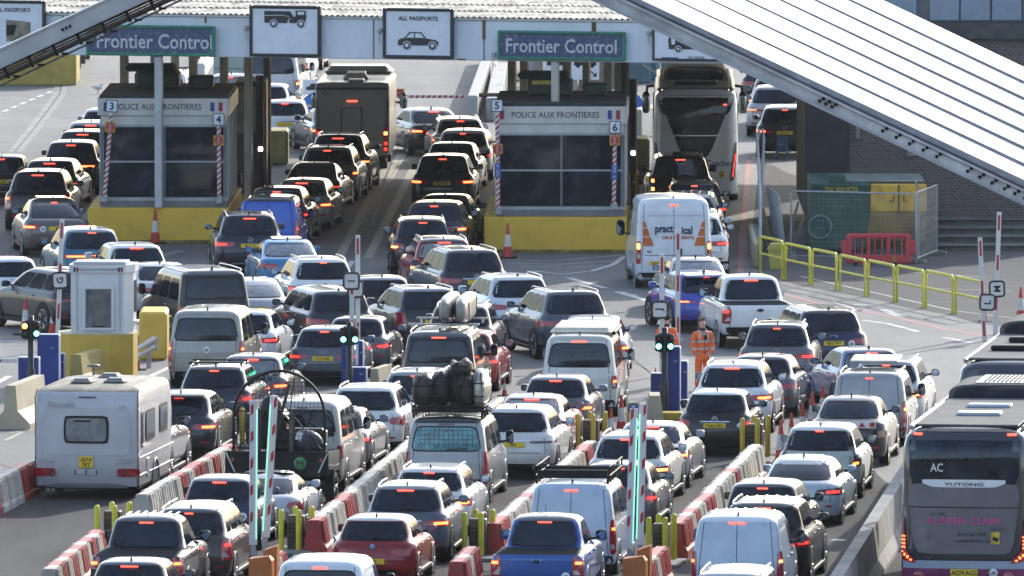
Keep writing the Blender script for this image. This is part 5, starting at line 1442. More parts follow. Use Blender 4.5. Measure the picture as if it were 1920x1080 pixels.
for j in range(0, len(rows_y) - 1, 2):
    for i in range(nx_):
        fs.append((j * (nx_ + 1) + i, j * (nx_ + 1) + i + 1, (j + 1) * (nx_ + 1) + i + 1, (j + 1) * (nx_ + 1) + i))
mb.add(vs, fs, 0, True)
mb.build('corrugated_roof', ROOFM, can)
MB().box(((xl + xq) / 2, 23.5, ZT - .25), (xq - xl, 46., .06), 0).build('soffit', mat('grey_soffit', (.25, .25, .24), rough=.8, noise=.2), can)
def column(px, yoff, z0=0, w_=.19, m_=COLM, dark=False):
    x = bx_local(px, 3) if yoff == 0 else None
    if x is None:
        # find local x of a column standing yoff behind the front, seen at px
        vx = (px - 960) / FPX
        N = Vector((-U.y, U.x, 0))
        O = A0 + N * yoff
        x = (vx * (O.y * math.cos(TH) + (CH - 5) * math.sin(TH)) - O.x) / (U.x - vx * U.y * math.cos(TH))
    o = MB().box((x, yoff, (z0 + ZB) / 2 if yoff == 0 else (z0 + ZT - .3) / 2), (w_, w_, (ZB if yoff == 0 else ZT - .3) - z0), 0, .015).build('column', m_, can)
    return x
GCOL = mat('pale_grey_column', (.46, .47, .48), rough=.6, noise=.15, ns=2)
xa = column(298, 0, 1.05, .21, GCOL); xb = column(1041, 0, 1.05, .20, mat('cream_column', (.48, .46, .40), rough=.6, noise=.15, ns=2, stretch=(1, 1, .4)))
MB().box((xb, 0, 3.5), (.23, .23, .4), 0, .03).build('rust_collar', RUST, can)
MB().box((xb, -.11, 2.35), (.12, .03, .14), 0, .03).build('rust_spot', RUST, can)
for px, yo in ((233, 9), (290, 15), (328, 22), (362, 11), (420, 9), (466, 15)): column(px, yo, 0, .22)
DCOL = mat('dark_column', (.05, .048, .045), rough=.7, noise=.3)
column(501, 19, 0, .20, DCOL)
for px, yo in ((960, 15), (983, 9), (1063, 9), (1140, 9), (1160, 15), (1100, 22)): column(px, yo, 0, .22)
column(1172, 5, 0, .20, DCOL)
for px in (-40,): column(px, 24, 0, .22)
LMP = mat('fitting_grey', (.38, .38, .37), rough=.6, noise=.1)
for px, py in ((462, 52), (713, 57), (927, 102), (1218, 62)):
    x = bx_local(px, 6)
    o = MB().box((x, -.06, bz(px, py)), (.12, .12, .12), 0, .02).tube([(x, -.03, bz(px, py) - .06), (x - .03, -.06, bz(px, py) - .25), (x + .05, -.03, bz(px, py) - .35)], .012, 5).build('camera_box', LMP, can)

# signs on the fascia
BLU = mat('weathered_blue_sign', (.05, .075, .15), rough=.6, col2=(.16, .19, .25), ns=7, lo=.36, hi=.47)
GRN = mat('green_sign_edge', (.02, .22, .14), rough=.5, noise=.2, ns=3)
SWH = mat('sign_white', (.70, .74, .80), rough=.5, noise=.07, ns=3)
LETW = mat('white_lettering', (.55, .57, .60), rough=.5, noise=.1)
SBK = mat('sign_black', (.02, .022, .028), rough=.5, noise=.3)
def board(px0, px1, py0, py1, label, cat, group, back, frame, fw, name, d=-.16):
    pm = (px0 + px1) / 2
    x0, x1 = bx_local(px0, 6), bx_local(px1, 6)
    z1, z0 = bz(pm, py0), bz(pm, py1)
    c = Matrix.Translation(A0) @ Matrix.Rotation(CANG, 4, 'Z') @ Vector(((x0 + x1) / 2, d, (z0 + z1) / 2))
    r = empty(name, c, CANG, label, cat, group)
    w_, h_ = x1 - x0, z1 - z0
    MB().box((0, .05, 0), (w_ - fw, .10, h_ - fw), 0, .01).build('panel', back, r)
    m = MB()
    for sg in (-1, 1):
        m.box((sg * (w_ / 2 - fw / 2), .03, 0), (fw, .16, h_), 0, .02)
        m.box((0, .03, sg * (h_ / 2 - fw / 2)), (w_ - 2 * fw + .002, .155, fw), 0, .02)
    m.build('frame', frame, r)
    return r, w_, h_
r, w_, h_ = board(165, 405, 47, 104, 'left blue Frontier Control sign with green edge, partly behind the grey girder', 'sign', 'Frontier Control signs', BLU, GRN, .08, 'frontier_sign')
lettering('Frontier Control', .60, (.13, -.02, -.02), LETW, r, .012, .86)
r, w_, h_ = board(936, 1175, 58, 112, 'right blue Frontier Control sign with green edge above booth 5 and 6', 'sign', 'Frontier Control signs', BLU, GRN, .08, 'frontier_sign')
lettering('Frontier Control', .56, (0, -.02, -.01), LETW, r, .012, .87)
def picto_car(r, cx, cz, w):
    m = MB(); k = w
    body = [(-.5, -.10), (-.5, .02), (-.44, .06), (-.34, .08), (-.22, .22), (.08, .22), (.20, .07), (.42, .04), (.5, -.01), (.5, -.10)]
    m.prism([(cx + x * k, cz + z * k) for x, z in body], -.02, -.005, 'Y')
    o = m.build('pictogram', SBK, r)
    w1 = MB().prism([(cx + x * k, cz + z * k) for x, z in ((-.30, .085), (-.19, .19), (-.10, .19), (-.10, .085))], -.026, -.018, 'Y')
    w1.prism([(cx + x * k, cz + z * k) for x, z in ((-.07, .085), (-.07, .19), (.06, .19), (.15, .085))], -.026, -.018, 'Y')
    for x in (-.28, .36):
        w1.lathe([(.001, -.027), (.105 * k, -.027), (.105 * k, -.02)], 18, 0, (cx + x * k, 0, cz - .10 * k), 'Y')
    w1.build('pictogram_gap', SWH, o)
    w2 = MB()
    for x in (-.28, .36):
        w2.lathe([(.05 * k, -.03), (.088 * k, -.03), (.088 * k, -.026)], 18, 0, (cx + x * k, 0, cz - .10 * k), 'Y')
    w2.build('pictogram_wheel', SBK, o)
r, w_, h_ = board(721, 853, 15, 109, 'ALL PASSPORTS sign with a black car pictogram in the middle of the canopy', 'sign', 'lane signs on the canopy', SWH, SBK, .09, 'passport_sign')
lettering('ALL PASSPORTS', .165, (0, -.02, .43), SBK, r, .015, 1.02); picto_car(r, 0, -.23, 1.2)
r, w_, h_ = board(471, 604, 10, 106, 'sign with a black lorry pictogram and no words left of the car sign', 'sign', 'lane signs on the canopy', SWH, SBK, .09, 'passport_sign')
m = MB().prism([(-.62, .24), (-.62, .58), (.15, .58), (.28, .40), (.10, .36), (.06, .24)], -.02, -.005, 'Y').prism([(.14, .24), (.12, .34), (.32, .44), (.32, .60), (.62, .60), (.64, .42), (.60, .24)], -.02, -.005, 'Y')
o = m.build('pictogram', SBK, r)
w1 = MB()
for x in (-.34, .48): w1.lathe([(.001, -.027), (.12, -.027), (.12, -.02)], 18, 0, (x, 0, .22), 'Y')
w1.prism([(-.6, .44), (-.1, .46), (.14, .42), (.14, .43), (-.1, .475), (-.6, .455)], -.026, -.018, 'Y').prism([(.38, .48), (.38, .57), (.58, .57), (.58, .48)], -.026, -.018, 'Y')
w1.build('pictogram_gap', SWH, o)
w2 = MB()
for x in (-.34, .48): w2.lathe([(.06, -.03), (.10, -.03), (.10, -.026)], 18, 0, (x, 0, .22), 'Y')
w2.build('pictogram_wheel', SBK, o)
r, w_, h_ = board(-46, 88, 0, 96, 'sign lettered PASSPORTS at the top left edge with a worn grey patch', 'sign', 'lane signs on the canopy', SWH, SBK, .09, 'passport_sign')
lettering("ALL PASSPOR'S", .165, (0.08, -.02, .47), SBK, r, .012, 1.02)
m = MB().prism([(-.1, -.45), (-.1, .18), (.64, .12), (.64, -.42)], -.012, -.004, 'Y').build('bare_patch', mat('bare_ply', (.25, .22, .17), rough=.8, noise=.4, ns=4), r)
MB().prism([(-.1, -.3), (-.1, .02), (.22, .04), (.14, -.26)], -.018, -.012, 'Y').build('dark_patch', M_PLAS, m)
r, w_, h_ = board(1226, 1412, 48, 114, 'sign with part of a bus pictogram half covered by the white roof', 'sign', 'lane signs on the canopy', SWH, SBK, .06, 'passport_sign')
m = MB().prism([(-.98, -.17), (-1.0, .10), (-.96, .20), (-.1, .20), (.6, .20), (.6, -.17)], -.02, -.005, 'Y'); o = m.build('pictogram', SBK, r)
w1 = MB().prism([(-.90, -.04), (-.90, .15), (-.80, .15), (-.80, -.04)], -.026, -.018, 'Y').lathe([(.001, -.027), (.10, -.027), (.10, -.02)], 16, 0, (-.70, 0, -.17), 'Y'); w1.build('pictogram_gap', SWH, o)
MB().lathe([(.04, -.03), (.08, -.03), (.08, -.026)], 16, 0, (-.70, 0, -.17), 'Y').build('pictogram_wheel', SBK, o)
lettering('EU/EEA', .12, (-.15, -.02, -.42), SBK, r, .01, 1.3)
MB().box((-.95, -.01, -.44), (.5, .01, .06), 0).build('blue_strip', mat('blue_strip', (.03, .05, .2), rough=.5, noise=.2), r)

# ---------------------------------------------------------------- control booths 3/4 and 5/6
YEL = mat('yellow_plinth_paint', (.70, .44, .05), rough=.65, col2=(.59, .36, .04), ns=1.4, bump=.1, lo=.36, hi=.5)
YEL2 = mat('yellow_plinth_paint_dirty', (.40, .33, .11), rough=.7, col2=(.22, .18, .07), ns=1.6, bump=.15)
BFR = mat('booth_cream_panel', (.55, .53, .48), rough=.6, noise=.10, ns=1.5)
BFG = mat('booth_grey_frame', (.15, .16, .18), rough=.5, noise=.15, ns=2)
BRF = mat('booth_dark_roof', (.028, .03, .034), rough=.8, noise=.4, ns=3)
BGL = mat('booth_reflection_glass', (.030, .042, .055), rough=.03, col2=(.005, .010, .017), ns=1.3, stretch=(1, 1, 1.6), lo=.48, hi=.66, spec=.22)  # paler blotches paint reflections into the glass
TEAL = mat('dark_green_machine', (.015, .04, .035), rough=.6, noise=.4, ns=4)
FB_, FR_ = mat('flag_blue', (.03, .05, .20), rough=.6, noise=.1), mat('flag_red', (.30, .02, .03), rough=.6, noise=.1)
def booth(pxc, py, label, nm, textx, blueleft, colx):
    s_ = S(py)
    o = P(pxc, py)
    rz = R(-1.0)
    pl = empty('plinth', o, rz, 'long yellow concrete plinth under booth ' + nm, 'plinth', 'yellow plinths under the booths')
    MB().box((0, 5.0, .52), (4.1, 10.0, 1.04), 0, .03).build('block', YEL, pl)
    MB().box((0, -.004, .06), (4.0, .02, .10), 0).build('dirt_line', mat('dirty_yellow', (.22, .17, .05), rough=.8, noise=.5, ns=5), pl)
    b = empty('control_booth', o + Vector((.15, .35, 1.04)), rz, label, 'booth', 'police control booths')
    w2, dp = 1.86, 6.6
    m = MB()
    m.box((0, dp / 2, 1.6), (2 * w2 - .12, dp - .12, 3.0), 0)       # core
    m.build('wall', BFG, b)
    f = MB()
    f.box((0, .0, 2.92), (2 * w2, .12, .50), 0, .01)
    f.box((0, .02, 2.53), (2 * w2 - .08, .08, .26), 0, .01)
    for sg in (-1, 1): f.box((sg * (w2 - .0), dp / 2, 2.92), (.12, dp, .50), 0, .01)
    f.build('fascia', BFR, b)
    fm = MB()
    fm.box((0, -.01, 2.37), (2 * w2 - .02, .10, .06), 0); fm.box((0, -.01, 1.33), (2 * w2 - .2, .09, .05), 0); fm.box((0, -.01, .24), (2 * w2 - .02, .10, .10), 0)
    fm.box((0, .0, .10), (2 * w2 - .02, .10, .18), 1)
    for x in (-w2 + .07, .03, w2 - .07): fm.box((x, .0, 1.30), (.11 if abs(x) > 1 else .06, .085, 2.1), 1)
    fm.build('window_frame', [mat('booth_pale_frame', (.34, .36, .38), rough=.5, noise=.1), BFG], b)
    for sg in (-1, 1):
        x0, x1 = (.06, w2 - .12) if sg > 0 else (-w2 + .12, .0)
        MB().box(((x0 + x1) / 2, .005, 1.32), (x1 - x0, .05, 2.02), 0).build('window', BGL, b)
        sm = MB()
        for k in range(4):
            sm.box((sg * (w2 - .05), .5 + k * 1.5 + .7, 1.35), (.06, 1.25, 1.95), 0, .01)
        sm.build('side_glazing', BGL, b)
        for k in range(5):
            sf = MB().box((sg * (w2 - .02), .45 + k * 1.5, 1.35), (.08, .10, 2.4), 0, .01)
            sf.build('side_frame', BFR, b)
    MB().box((0, dp / 2, 3.22), (2 * w2 + .02, dp + .1, .10), 0, .02).build('roof', BRF, b)
    rm = MB().box((-.35, 4.2, 3.52), (1.3, 1.6, .55), 0, .10).box((-.55, 4.4, 3.85), (1.5, 1.0, .22), 0, .09).box((.95, 3.9, 3.45), (.7, .9, .38), 0, .05)
    rm.build('roof_machine', TEAL, b)
    if nm.startswith('5'): MB().box((-.6, 3.35, 3.68), (.55, .05, .13), 0, .04).build('yellow_lamp', mat('yellow_cover', (.55, .42, .10), rough=.5, noise=.2), b)
    lettering('POLICE AUX FRONTIERES', .245, (textx, -.065, 2.93), mat('booth_lettering', (.05, .05, .05), rough=.6, noise=.2), b, .008, .90)
    for k, (sx_, mm) in enumerate(((-1.68, FB_ if blueleft else FR_), (1.42, FB_), (1.66, FR_))):
        MB().box((sx_, -.066, 2.93), (.115, .012, .26), 0).build('flag_stripe', mm, b)
    MB().box((1.54, -.066, 2.93), (.115, .011, .26), 0).build('flag_stripe', mat('flag_white', (.5, .5, .5), rough=.6, noise=.1), b)
    MB().box((w2 + .22, 3.6, .62 + 0), (.10, .4, .3), 0, .02).build('side_shelf', M_PLAS, b)
    return b
booth(297, 457, 'police booth with raised arms numbered 3 and 4', '3 and 4', -.16, True, 0)
booth(1041, 475, 'police booth with raised arms numbered 5 and 6', '5 and 6', -.14, False, 0)
# rear kiosks and columns behind each booth
for px, py, lab, nm in ((470, 395, 'dark kiosk with a white lamp tucked behind booth 4', 'a'), (1178, 403, 'dark kiosk with a white lamp tucked behind booth 6', 'b')):
    k = empty('kiosk', P(px, py), 0, lab, 'kiosk', 'dark kiosks behind the booths')
    w_ = .95 if nm == 'a' else .42
    MB().box((0, 1.5, 1.9 + .3), (w_, 3.0, 3.4), 0, .03).build('wall', mat('kiosk_dark_wall', (.05, .05, .055), rough=.6, noise=.3), k)
    if nm == 'a': MB().box((-.05, -.02, 3.2), (.8, .05, 1.1), 0, .02).box((-.05, -.03, 2.6), (.8, .04, .5), 0, .02).build('upper_panel', mat('kiosk_panel', (.20, .19, .175), rough=.6, noise=.25), k)
    MB().cyl((w_ * .3, -.15, .3), (w_ * .3, -.15, 4.1), .13, n=12).build('dark_pipe', M_PLAS, k)
    MB().box((w_ * .3 + .02, -.30, 1.88), (.13, .04, .13), 0, .02).build('lamp', mat('white_lamp', (.9, .9, .9), emit=(1., .98, .9), es=6.), k)
for px, py, w_, h_, lab, mm in ((512, 309, .95, 1.08, 'dirty concrete block left of the motorhome under the black post', YEL2), (1203, 345, .50, 1.40, 'dull yellow block between booth 6 and the white coach', YEL2),
                                (465, 384, .85, 1.18, 'dim yellow block at the back of the left plinth', YEL), (1185, 404, .42, 1.30, 'dim yellow block at the back of the right plinth', YEL)):
    tag(MB().box((0, 1.1, h_ / 2), (w_, 2.2, h_), 0, .06).build('concrete_block', mm), lab, 'block', 'blocks behind the booths').location = P(px, py)

# ---------------------------------------------------------------- buildings
BRK = None
def brick_mat():
    m = bpy.data.materials.new('dark_brick'); m.use_nodes = True; t = m.node_tree; b = t.nodes['Principled BSDF']
    tc = t.nodes.new('ShaderNodeTexCoord'); mp = t.nodes.new('ShaderNodeMapping'); mp.inputs['Rotation'].default_value = (R(90), 0, 0)
    br = t.nodes.new('ShaderNodeTexBrick'); br.inputs['Scale'].default_value = 3.2; br.inputs['Mortar Size'].default_value = .03
    br.inputs['Color1'].default_value = (.13, .10, .092, 1); br.inputs['Color2'].default_value = (.08, .063, .06, 1); br.inputs['Mortar'].default_value = (.17, .16, .155, 1)
    t.links.new(tc.outputs['Object'], mp.inputs['Vector']); t.links.new(mp.outputs['Vector'], br.inputs['Vector']); t.links.new(br.outputs['Color'], b.inputs['Base Color']); b.inputs['Roughness'].default_value = .85
    return m
BRK = brick_mat()
p0 = P(1509, 406, .6); p1 = P(2150, 406, .6)
bd = empty('brick_building', p0, 0, 'dark brick building with a row of upper windows on the right', 'building')
wB = p1.x - p0.x
zq = lambda py: Q(1800, py, p0.y).z
MB().box((wB / 2, 6, zq(112) / 2), (wB, 12, zq(112)), 0).build('brick_wall', BRK, bd)
MB().box((.65, -.06, zq(112) / 2), (1.30, .16, zq(112) - .02), 0, .02).build('corner_pier', mat('dark_pier', (.035, .035, .042), rough=.8, noise=.3), bd)
MB().box((wB / 2, 5.9, (zq(112) + zq(82)) / 2), (wB + .2, 12.2, zq(82) - zq(112) - .01), 0, .02).build('floor_band', mat('dark_band', (.06, .065, .075), rough=.7, noise=.3), bd)
UP = mat('upper_wall_paint', (.14, .145, .16), rough=.7, noise=.15)
MB().box((wB / 2, 6.2, (zq(82) + 9.2) / 2), (wB - .1, 11.6, 9.2 - zq(82)), 0).build('upper_wall', UP, bd)
PNL = mat('pale_blue_panel', (.24, .30, .38), rough=.5, noise=.08)
for x0, x1 in ((1600, 1656), (1661, 1719), (1744, 1799), (1802, 1857), (1861, 1916), (1920, 1975), (1979, 2034), (2038, 2093)):
    a_, b_ = Q(x0, 50, p0.y).x - p0.x, Q(x1, 50, p0.y).x - p0.x
    MB().box(((a_ + b_) / 2, .36, (zq(78) + zq(24)) / 2), (b_ - a_, .12, zq(24) - zq(78)), 0, .015).build('infill_panel', PNL, bd)
    f = MB()
    zt_ = zq(24) + 1.5
    f.box(((a_ + b_) / 2, .34, zq(22)), (b_ - a_, .14, .08), 0)
    f.box(((a_ + b_) / 2, .34, zt_), (b_ - a_, .14, .08), 0)
    for x in (a_ + .04, b_ - .04): f.box((x, .342, (zq(22) + zt_) / 2), (.08, .13, zt_ - zq(22)), 0)
    fo = f.build('window', mat('pale_window_frame', (.32, .37, .44), rough=.5, noise=.1), bd)
    MB().box(((a_ + b_) / 2, .37, (zq(22) + zt_) / 2), (b_ - a_ - .1, .08, zt_ - zq(22) - .05), 0).build('pane', mat('upper_window_glass', (.03, .03, .03), rough=.15, col2=(.14, .12, .08), ns=9, spec=.9), fo)
m = MB().box((1.55, -.05, 2.5), (.16, .10, .45), 0, .02).build('meter_box', mat('grey_box', (.2, .2, .19), rough=.6, noise=.1), bd)
MB().tube([(5.7, -.05, .6), (5.7, -.05, 3.8)], .03, 6).build('downpipe', mat('pale_pipe', (.25, .26, .28), rough=.6, noise=.1), bd)
MB().box((3.1, -.05, 1.9), (.28, .12, .3), 0, .03).build('wall_vent', mat('grey_box'), bd)
# raised pavement with steps
STP = mat('step_concrete', (.14, .138, .13), rough=.85, noise=.3, ns=1.5)
STE = mat('step_edge', (.19, .187, .18), rough=.8, noise=.2)
q0 = P(1757, 470); 
stp = empty('steps', q0, 0, 'three broad grey concrete steps below the brick wall at right', 'steps')
for k in range(4):
    y0 = k * 1.6
    yb_ = p0.y - q0.y - .05
    MB().box((3.2, (y0 + yb_) / 2, .075 + k * .15), (6.4, yb_ - y0, .15 - .001), 0).build('step', STP, stp)
    MB().box((3.2, y0 + .05, .152 + k * .15), (6.4, .35, .012), 0).build('step_edge', STE, stp)
k = P(1440, 338); k2 = P(1755, 338)
tag(MB().box(((k2.x - k.x) / 2, (p0.y - k.y - .3) / 2 if p0.y > k.y + 1 else 1.5, .1), (k2.x - k.x, max(1.0, p0.y - k.y - .3), .2), 0, .01).build('kerb_platform', STP), 'low grey platform left of the brick building', 'platform').location = (k.x, min(k.y, p0.y - 1.6), 0)

# ---------------------------------------------------------------- white roof and grey girder nearer the camera
YN = 200.
WP = mat('white_roof_panel', (.37, .37, .375), rough=.45, noise=.03, ns=.5)
GIR = mat('galvanised_girder', (.52, .51, .51), rough=.6, noise=.25, ns=2)
a1, a2 = Q(940, -113, YN), Q(2120, 447, YN)
e1 = (a2 - a1).normalized()
c1 = Vector((1.40, 4.9, .84))
c2_ = c1 - e1 * c1.dot(e1); Ltot = (a2 - a1).length
nrm = e1.cross(c1).normalized()
if nrm.z < 0: nrm = -nrm
Mx = Matrix((( e1.x, c1.x / c1.length, nrm.x, a1.x), (e1.y, c1.y / c1.length, nrm.y, a1.y), (e1.z, c1.z / c1.length, nrm.z, a1.z), (0, 0, 0, 1)))
wr_ = empty('white_roof', (a1.x, a1.y, a1.z), 0, 'big sloping white panelled roof crossing the top right corner', 'roof')
CW_ = c1.length * 1.02
def sk(pts):  # slab coordinates (along, across, up) to local coordinates of the root
    return [Vector((Mx @ Vector((*p, 1)))[:3]) - a1 for p in pts]
np_ = 7; pw = CW_ / np_; seg = 1.12
nseg = int(Ltot / 1.21)
for j in range(np_):
    m = MB()
    for i in range(nseg + 1):
        x0, x1 = i * 1.21 + .004, min(Ltot, (i + 1) * 1.21 - .004)
        y0, y1 = j * pw + .02, (j + 1) * pw - .02
        if x1 <= x0: continue
        v = sk([(x0, y0, 0), (x1, y0, 0), (x1, y1, 0), (x0, y1, 0), (x0, y0, .08), (x1, y0, .08), (x1, y1, .08), (x0, y1, .08)])
        m.add(v, [(3, 2, 1, 0), (4, 5, 6, 7), (0, 1, 5, 4), (1, 2, 6, 5), (2, 3, 7, 6), (3, 0, 4, 7)])
    m.build('roof_panel', WP, wr_)
    sm_ = MB(); v = sk([(0, j * pw - .007, .02), (Ltot, j * pw - .007, .02), (Ltot, j * pw + .007, .02), (0, j * pw + .007, .02), (0, j * pw - .007, .082), (Ltot, j * pw - .007, .082), (Ltot, j * pw + .007, .12), (0, j * pw + .007, .082)]); sm_.add(v, [(3, 2, 1, 0), (4, 5, 6, 7), (0, 1, 5, 4), (1, 2, 6, 5), (2, 3, 7, 6), (3, 0, 4, 7)]); sm_.build('seam_strip', mat('seam_strip_grey', (.36, .36, .38), rough=.6, noise=.2), wr_)
m = MB()
v = sk([(0, .01, -.05), (Ltot, .01, -.05), (Ltot, CW_ - .01, -.05), (0, CW_ - .01, -.05), (0, .01, .03), (Ltot, .01, .03), (Ltot, CW_ - .01, .03), (0, CW_ - .01, .03)])
m.add(v, [(3, 2, 1, 0), (4, 5, 6, 7), (0, 1, 5, 4), (1, 2, 6, 5), (2, 3, 7, 6), (3, 0, 4, 7)])
m.build('roof_deck', mat('seam_grey', (.16, .16, .18), rough=.7, noise=.2), wr_)
def beam(parent, nm, o, d, up, w_, h_, L_, m_, off=(0, 0)):
    """bar of length L_ along d; h_ along up, w_ along the third axis"""
    d = d.normalized(); sd_ = d.cross(up).normalized()
    up = sd_.cross(d).normalized()
    mb = MB()
    c0 = o + sd_ * off[0] + up * off[1]
    vs = []
    for l in (0, L_):
        for a_, b_ in ((-1, -1), (1, -1), (1, 1), (-1, 1)):
            vs.append(c0 + d * l + sd_ * (a_ * w_ / 2) + up * (b_ * h_ / 2))
    mb.add(vs, [(0, 1, 2, 3)[::-1], (4, 5, 6, 7), (0, 1, 5, 4), (1, 2, 6, 5), (2, 3, 7, 6), (3, 0, 4, 7)])
    return mb.build(nm, m_, parent)
Z = Vector((0, 0, 1)); O = Vector((0, -.05, 0))
beam(wr_, 'edge_girder', O, e1, Z, .10, .16, Ltot, GIR, (0, -.12))
beam(wr_, 'top_flange', O, e1, Z, .22, .03, Ltot, GIR, (0, -.035))
beam(wr_, 'bottom_flange', O, e1, Z, .24, .035, Ltot, mat('pale_flange', (.42, .42, .43), rough=.5, noise=.15), (0, -.215))
m = MB()
for t in ([Ltot * .60 + k * .22 for k in range(5)] + [Ltot * .735 + k * .2 for k in range(4)] + [Ltot * .81 + k * .16 for k in range(5)] + [Ltot * .50 + k * .1 for k in range(3)]):
    for dz in (-.085, -.145):
        c = O + e1 * (t + (dz + .2)) + Vector((0, -.055, dz))
        m.lathe([(.001, -.03), (.025, -.03), (.028, 0)], 8, 0, tuple(c), 'Y')
m.build('bolt', M_PLAS, wr_)
beam(wr_, 'splice_plate', O + e1 * Ltot * .585, e1, Z, .13, .14, Ltot * .17, mat('splice_steel', (.58, .57, .56), rough=.55, noise=.2), (0, -.14))
beam(wr_, 'splice_plate', O + e1 * Ltot * .80, e1, Z, .13, .14, Ltot * .10, mat('splice_steel'), (0, -.14))
p_ = a2 - a1
for yy in (.8, 4.4):
    cc = sk([(Ltot - .4, yy, -.1)])[0]
    MB().box((cc.x, cc.y, (cc.z - a1.z) / 2 - .05), (.5, .5, a1.z + cc.z), 0, .02).build('column', GIR, wr_)
    # raking strut keeps the roof up beyond the frame
# grey girder, top left
YG = 212.
b1, b2 = Q(-170, 189, YG), Q(560, -150, YG)
gr = empty('steel_girder', b1, 0, 'grey steel girder with pipes crossing the top left corner', 'girder')
d_ = (b2 - b1); Lg = d_.length; e2 = d_.normalized(); up2 = Vector((-e2.z, 0, e2.x))
GPL = mat('girder_paint', (.46, .46, .47), rough=.55, noise=.12, ns=1.5)
beam(gr, 'girder_box', Vector((0, .2, 0)), e2, up2, .34, .235, Lg, GPL, (0, .0))
beam(gr, 'girder_top', Vector((0, .2, 0)), e2, up2, .40, .03, Lg, mat('pale_flange'), (0, .133))
beam(gr, 'girder_lip', Vector((0, .2, 0)), e2, up2, .42, .025, Lg, mat('pale_flange'), (0, -.130))
DPI = mat('dark_pipework', (.055, .05, .048), rough=.6, metal=.3, noise=.4, ns=5)
DP2 = mat('brown_pipework', (.12, .105, .095), rough=.6, metal=.3, noise=.4, ns=5)
for k, (oy, w_, m_) in enumerate(((-.17, .04, DP2), (-.215, .03, DPI), (-.255, .035, DP2), (-.30, .05, DPI))):
    beam(gr, 'pipe', Vector((0, .2 + k * .05, 0)), e2, up2, .06, w_, Lg, m_, (0, oy))
beam(gr, 'cable_rail', Vector((0, .2, 0)), Vector((b2.x - b1.x, 0, (b2.z - b1.z) * 1.02)), up2, .05, .030, Lg, DP2, (0, -.40))
for k in range(16):
    m = MB()
    t = .3 + k * Lg / 16
    c = Vector((0, .1, 0)) + e2 * t
    m.box(tuple(c + up2 * (-.24)), (.05, .05, .20), 0, ry=math.atan2(-e2.z, e2.x)); m.box(tuple(c + up2 * (-.36) + e2 * .12), (.12, .05, .035), 0)
    m.build('pipe_bracket', M_PLAS, gr)
m = MB()
for k in range(3): m.lathe([(.001, -.02), (.022, -.02), (.026, 0)], 8, 0, tuple(e2 * (Q(118 + k * 7, 60, YG).x - b1.x) * 1.1 + Vector((0, .0, 0))), 'Y')
m.build('rivet', M_PLAS, gr)
MB().box((.2, .2, -b1.z / 2), (.4, .4, b1.z), 0, .02).build('column', GPL, gr)
# ---------------------------------------------------------------- street furniture
CRED = mat('barrier_red', (.50, .035, .035), rough=.5, col2=(.32, .05, .045), ns=2.5)
CWHT = mat('barrier_white', (.64, .58, .50), rough=.6, col2=(.42, .375, .32), ns=2.2)
CYEL = mat('bollard_yellow', (.66, .58, .03), rough=.4, noise=.15, ns=4)
CYE2 = mat('bollard_ochre', (.50, .34, .03), rough=.4, noise=.15, ns=4)
RAILY = mat('rail_yellow', (.72, .64, .07), rough=.45, noise=.15, ns=4)
BLUEC = mat('cabinet_blue', (.018, .045, .24), rough=.45, noise=.12, ns=1.5)
BLUES = mat('cabinet_sun_tone', (.42, .46, .55), rough=.5, noise=.1)  # pale tone paints the sunlit right side of cabinets; lids share it
ORG = mat('barrier_housing_orange', (.50, .15, .03), rough=.45, noise=.12, ns=2)
ARMW = mat('arm_white', (.62, .61, .60), rough=.45, noise=.06)
ARMR = mat('arm_red', (.42, .02, .03), rough=.45, noise=.12)
GRNLED = mat('green_led_strip', (.05, .6, .35), emit=(.30, .85, .62), es=.6)
CREAM = mat('cream_concrete', (.50, .43, .30), rough=.75, col2=(.40, .34, .24), ns=1.5, bump=.1)
CONC = mat('grey_concrete', (.23, .225, .215), rough=.8, col2=(.15, .148, .143), ns=1.3, bump=.15)
GALV = mat('galvanised_steel', (.36, .38, .40), rough=.5, metal=.4, noise=.2, ns=5)
WOOD = mat('weathered_wood', (.16, .12, .08), rough=.85, noise=.4, ns=4)

# red and white barrier blocks
_BB = {}
def barrier_block(loc, rz, red, label, group, L_=1.0, h=.74):
    k = (red, L_, h)
    prof = [(-.26, 0), (.26, 0), (.26, .14), (.15, .30), (.10, h), (-.10, h), (-.15, .30), (-.26, .14)]
    if k not in _BB:
        m = MB().prism(prof, .012, L_ - .012, 'Y')
        for sg in (-1, 1):
            for q in (.22, .50, .78):
                m.prism([(sg * .13, .26), (sg * .25, .22), (sg * .17, h - .02), (sg * .09, h - .02)][::sg], L_ * q - .06, L_ * q + .06, 'Y')
        _BB[k] = m
        o = m.build('barrier_block', CRED if red else CWHT)
        _BB[k] = o.data
    else:
        o = link('barrier_block', _BB[k], CRED if red else CWHT)
    o.location = loc; o.rotation_euler = (0, 0, rz)
    return tag(o, label, 'barrier block', group)
def chain(a, b, pattern, where, h=.74):
    pa, pb = P(*a), P(*b)
    d = pb - pa; n = max(1, round(d.length / 1.0)); L_ = d.length / n
    ang = math.atan2(-d.x, d.y)
    for k in range(n):
        red = pattern[k % len(pattern)] == 'r'
        q = pa + d * (k / n)
        j = rnd.uniform(-.015, .015)
        barrier_block(q + Vector((j, 0, 0)), ang + rnd.uniform(-.03, .03), red, ('red' if red else 'dirty white') + ' barrier block in the row ' + where, 'barrier blocks ' + where, L_, h)
chain((-55, 985), (66, 920), 'wrrwwwrrww', 'left of the caravan')
chain((92, 1134), (184, 1058), 'wrwrwr', 'left of the navy pickup')
chain((266, 990), (432, 892), 'wwwwwrwrrwrwwrwww', 'between the caravan and the blue hatchback')
chain((496, 1122), (524, 1098), 'rw', 'beside the orange housing on the left')
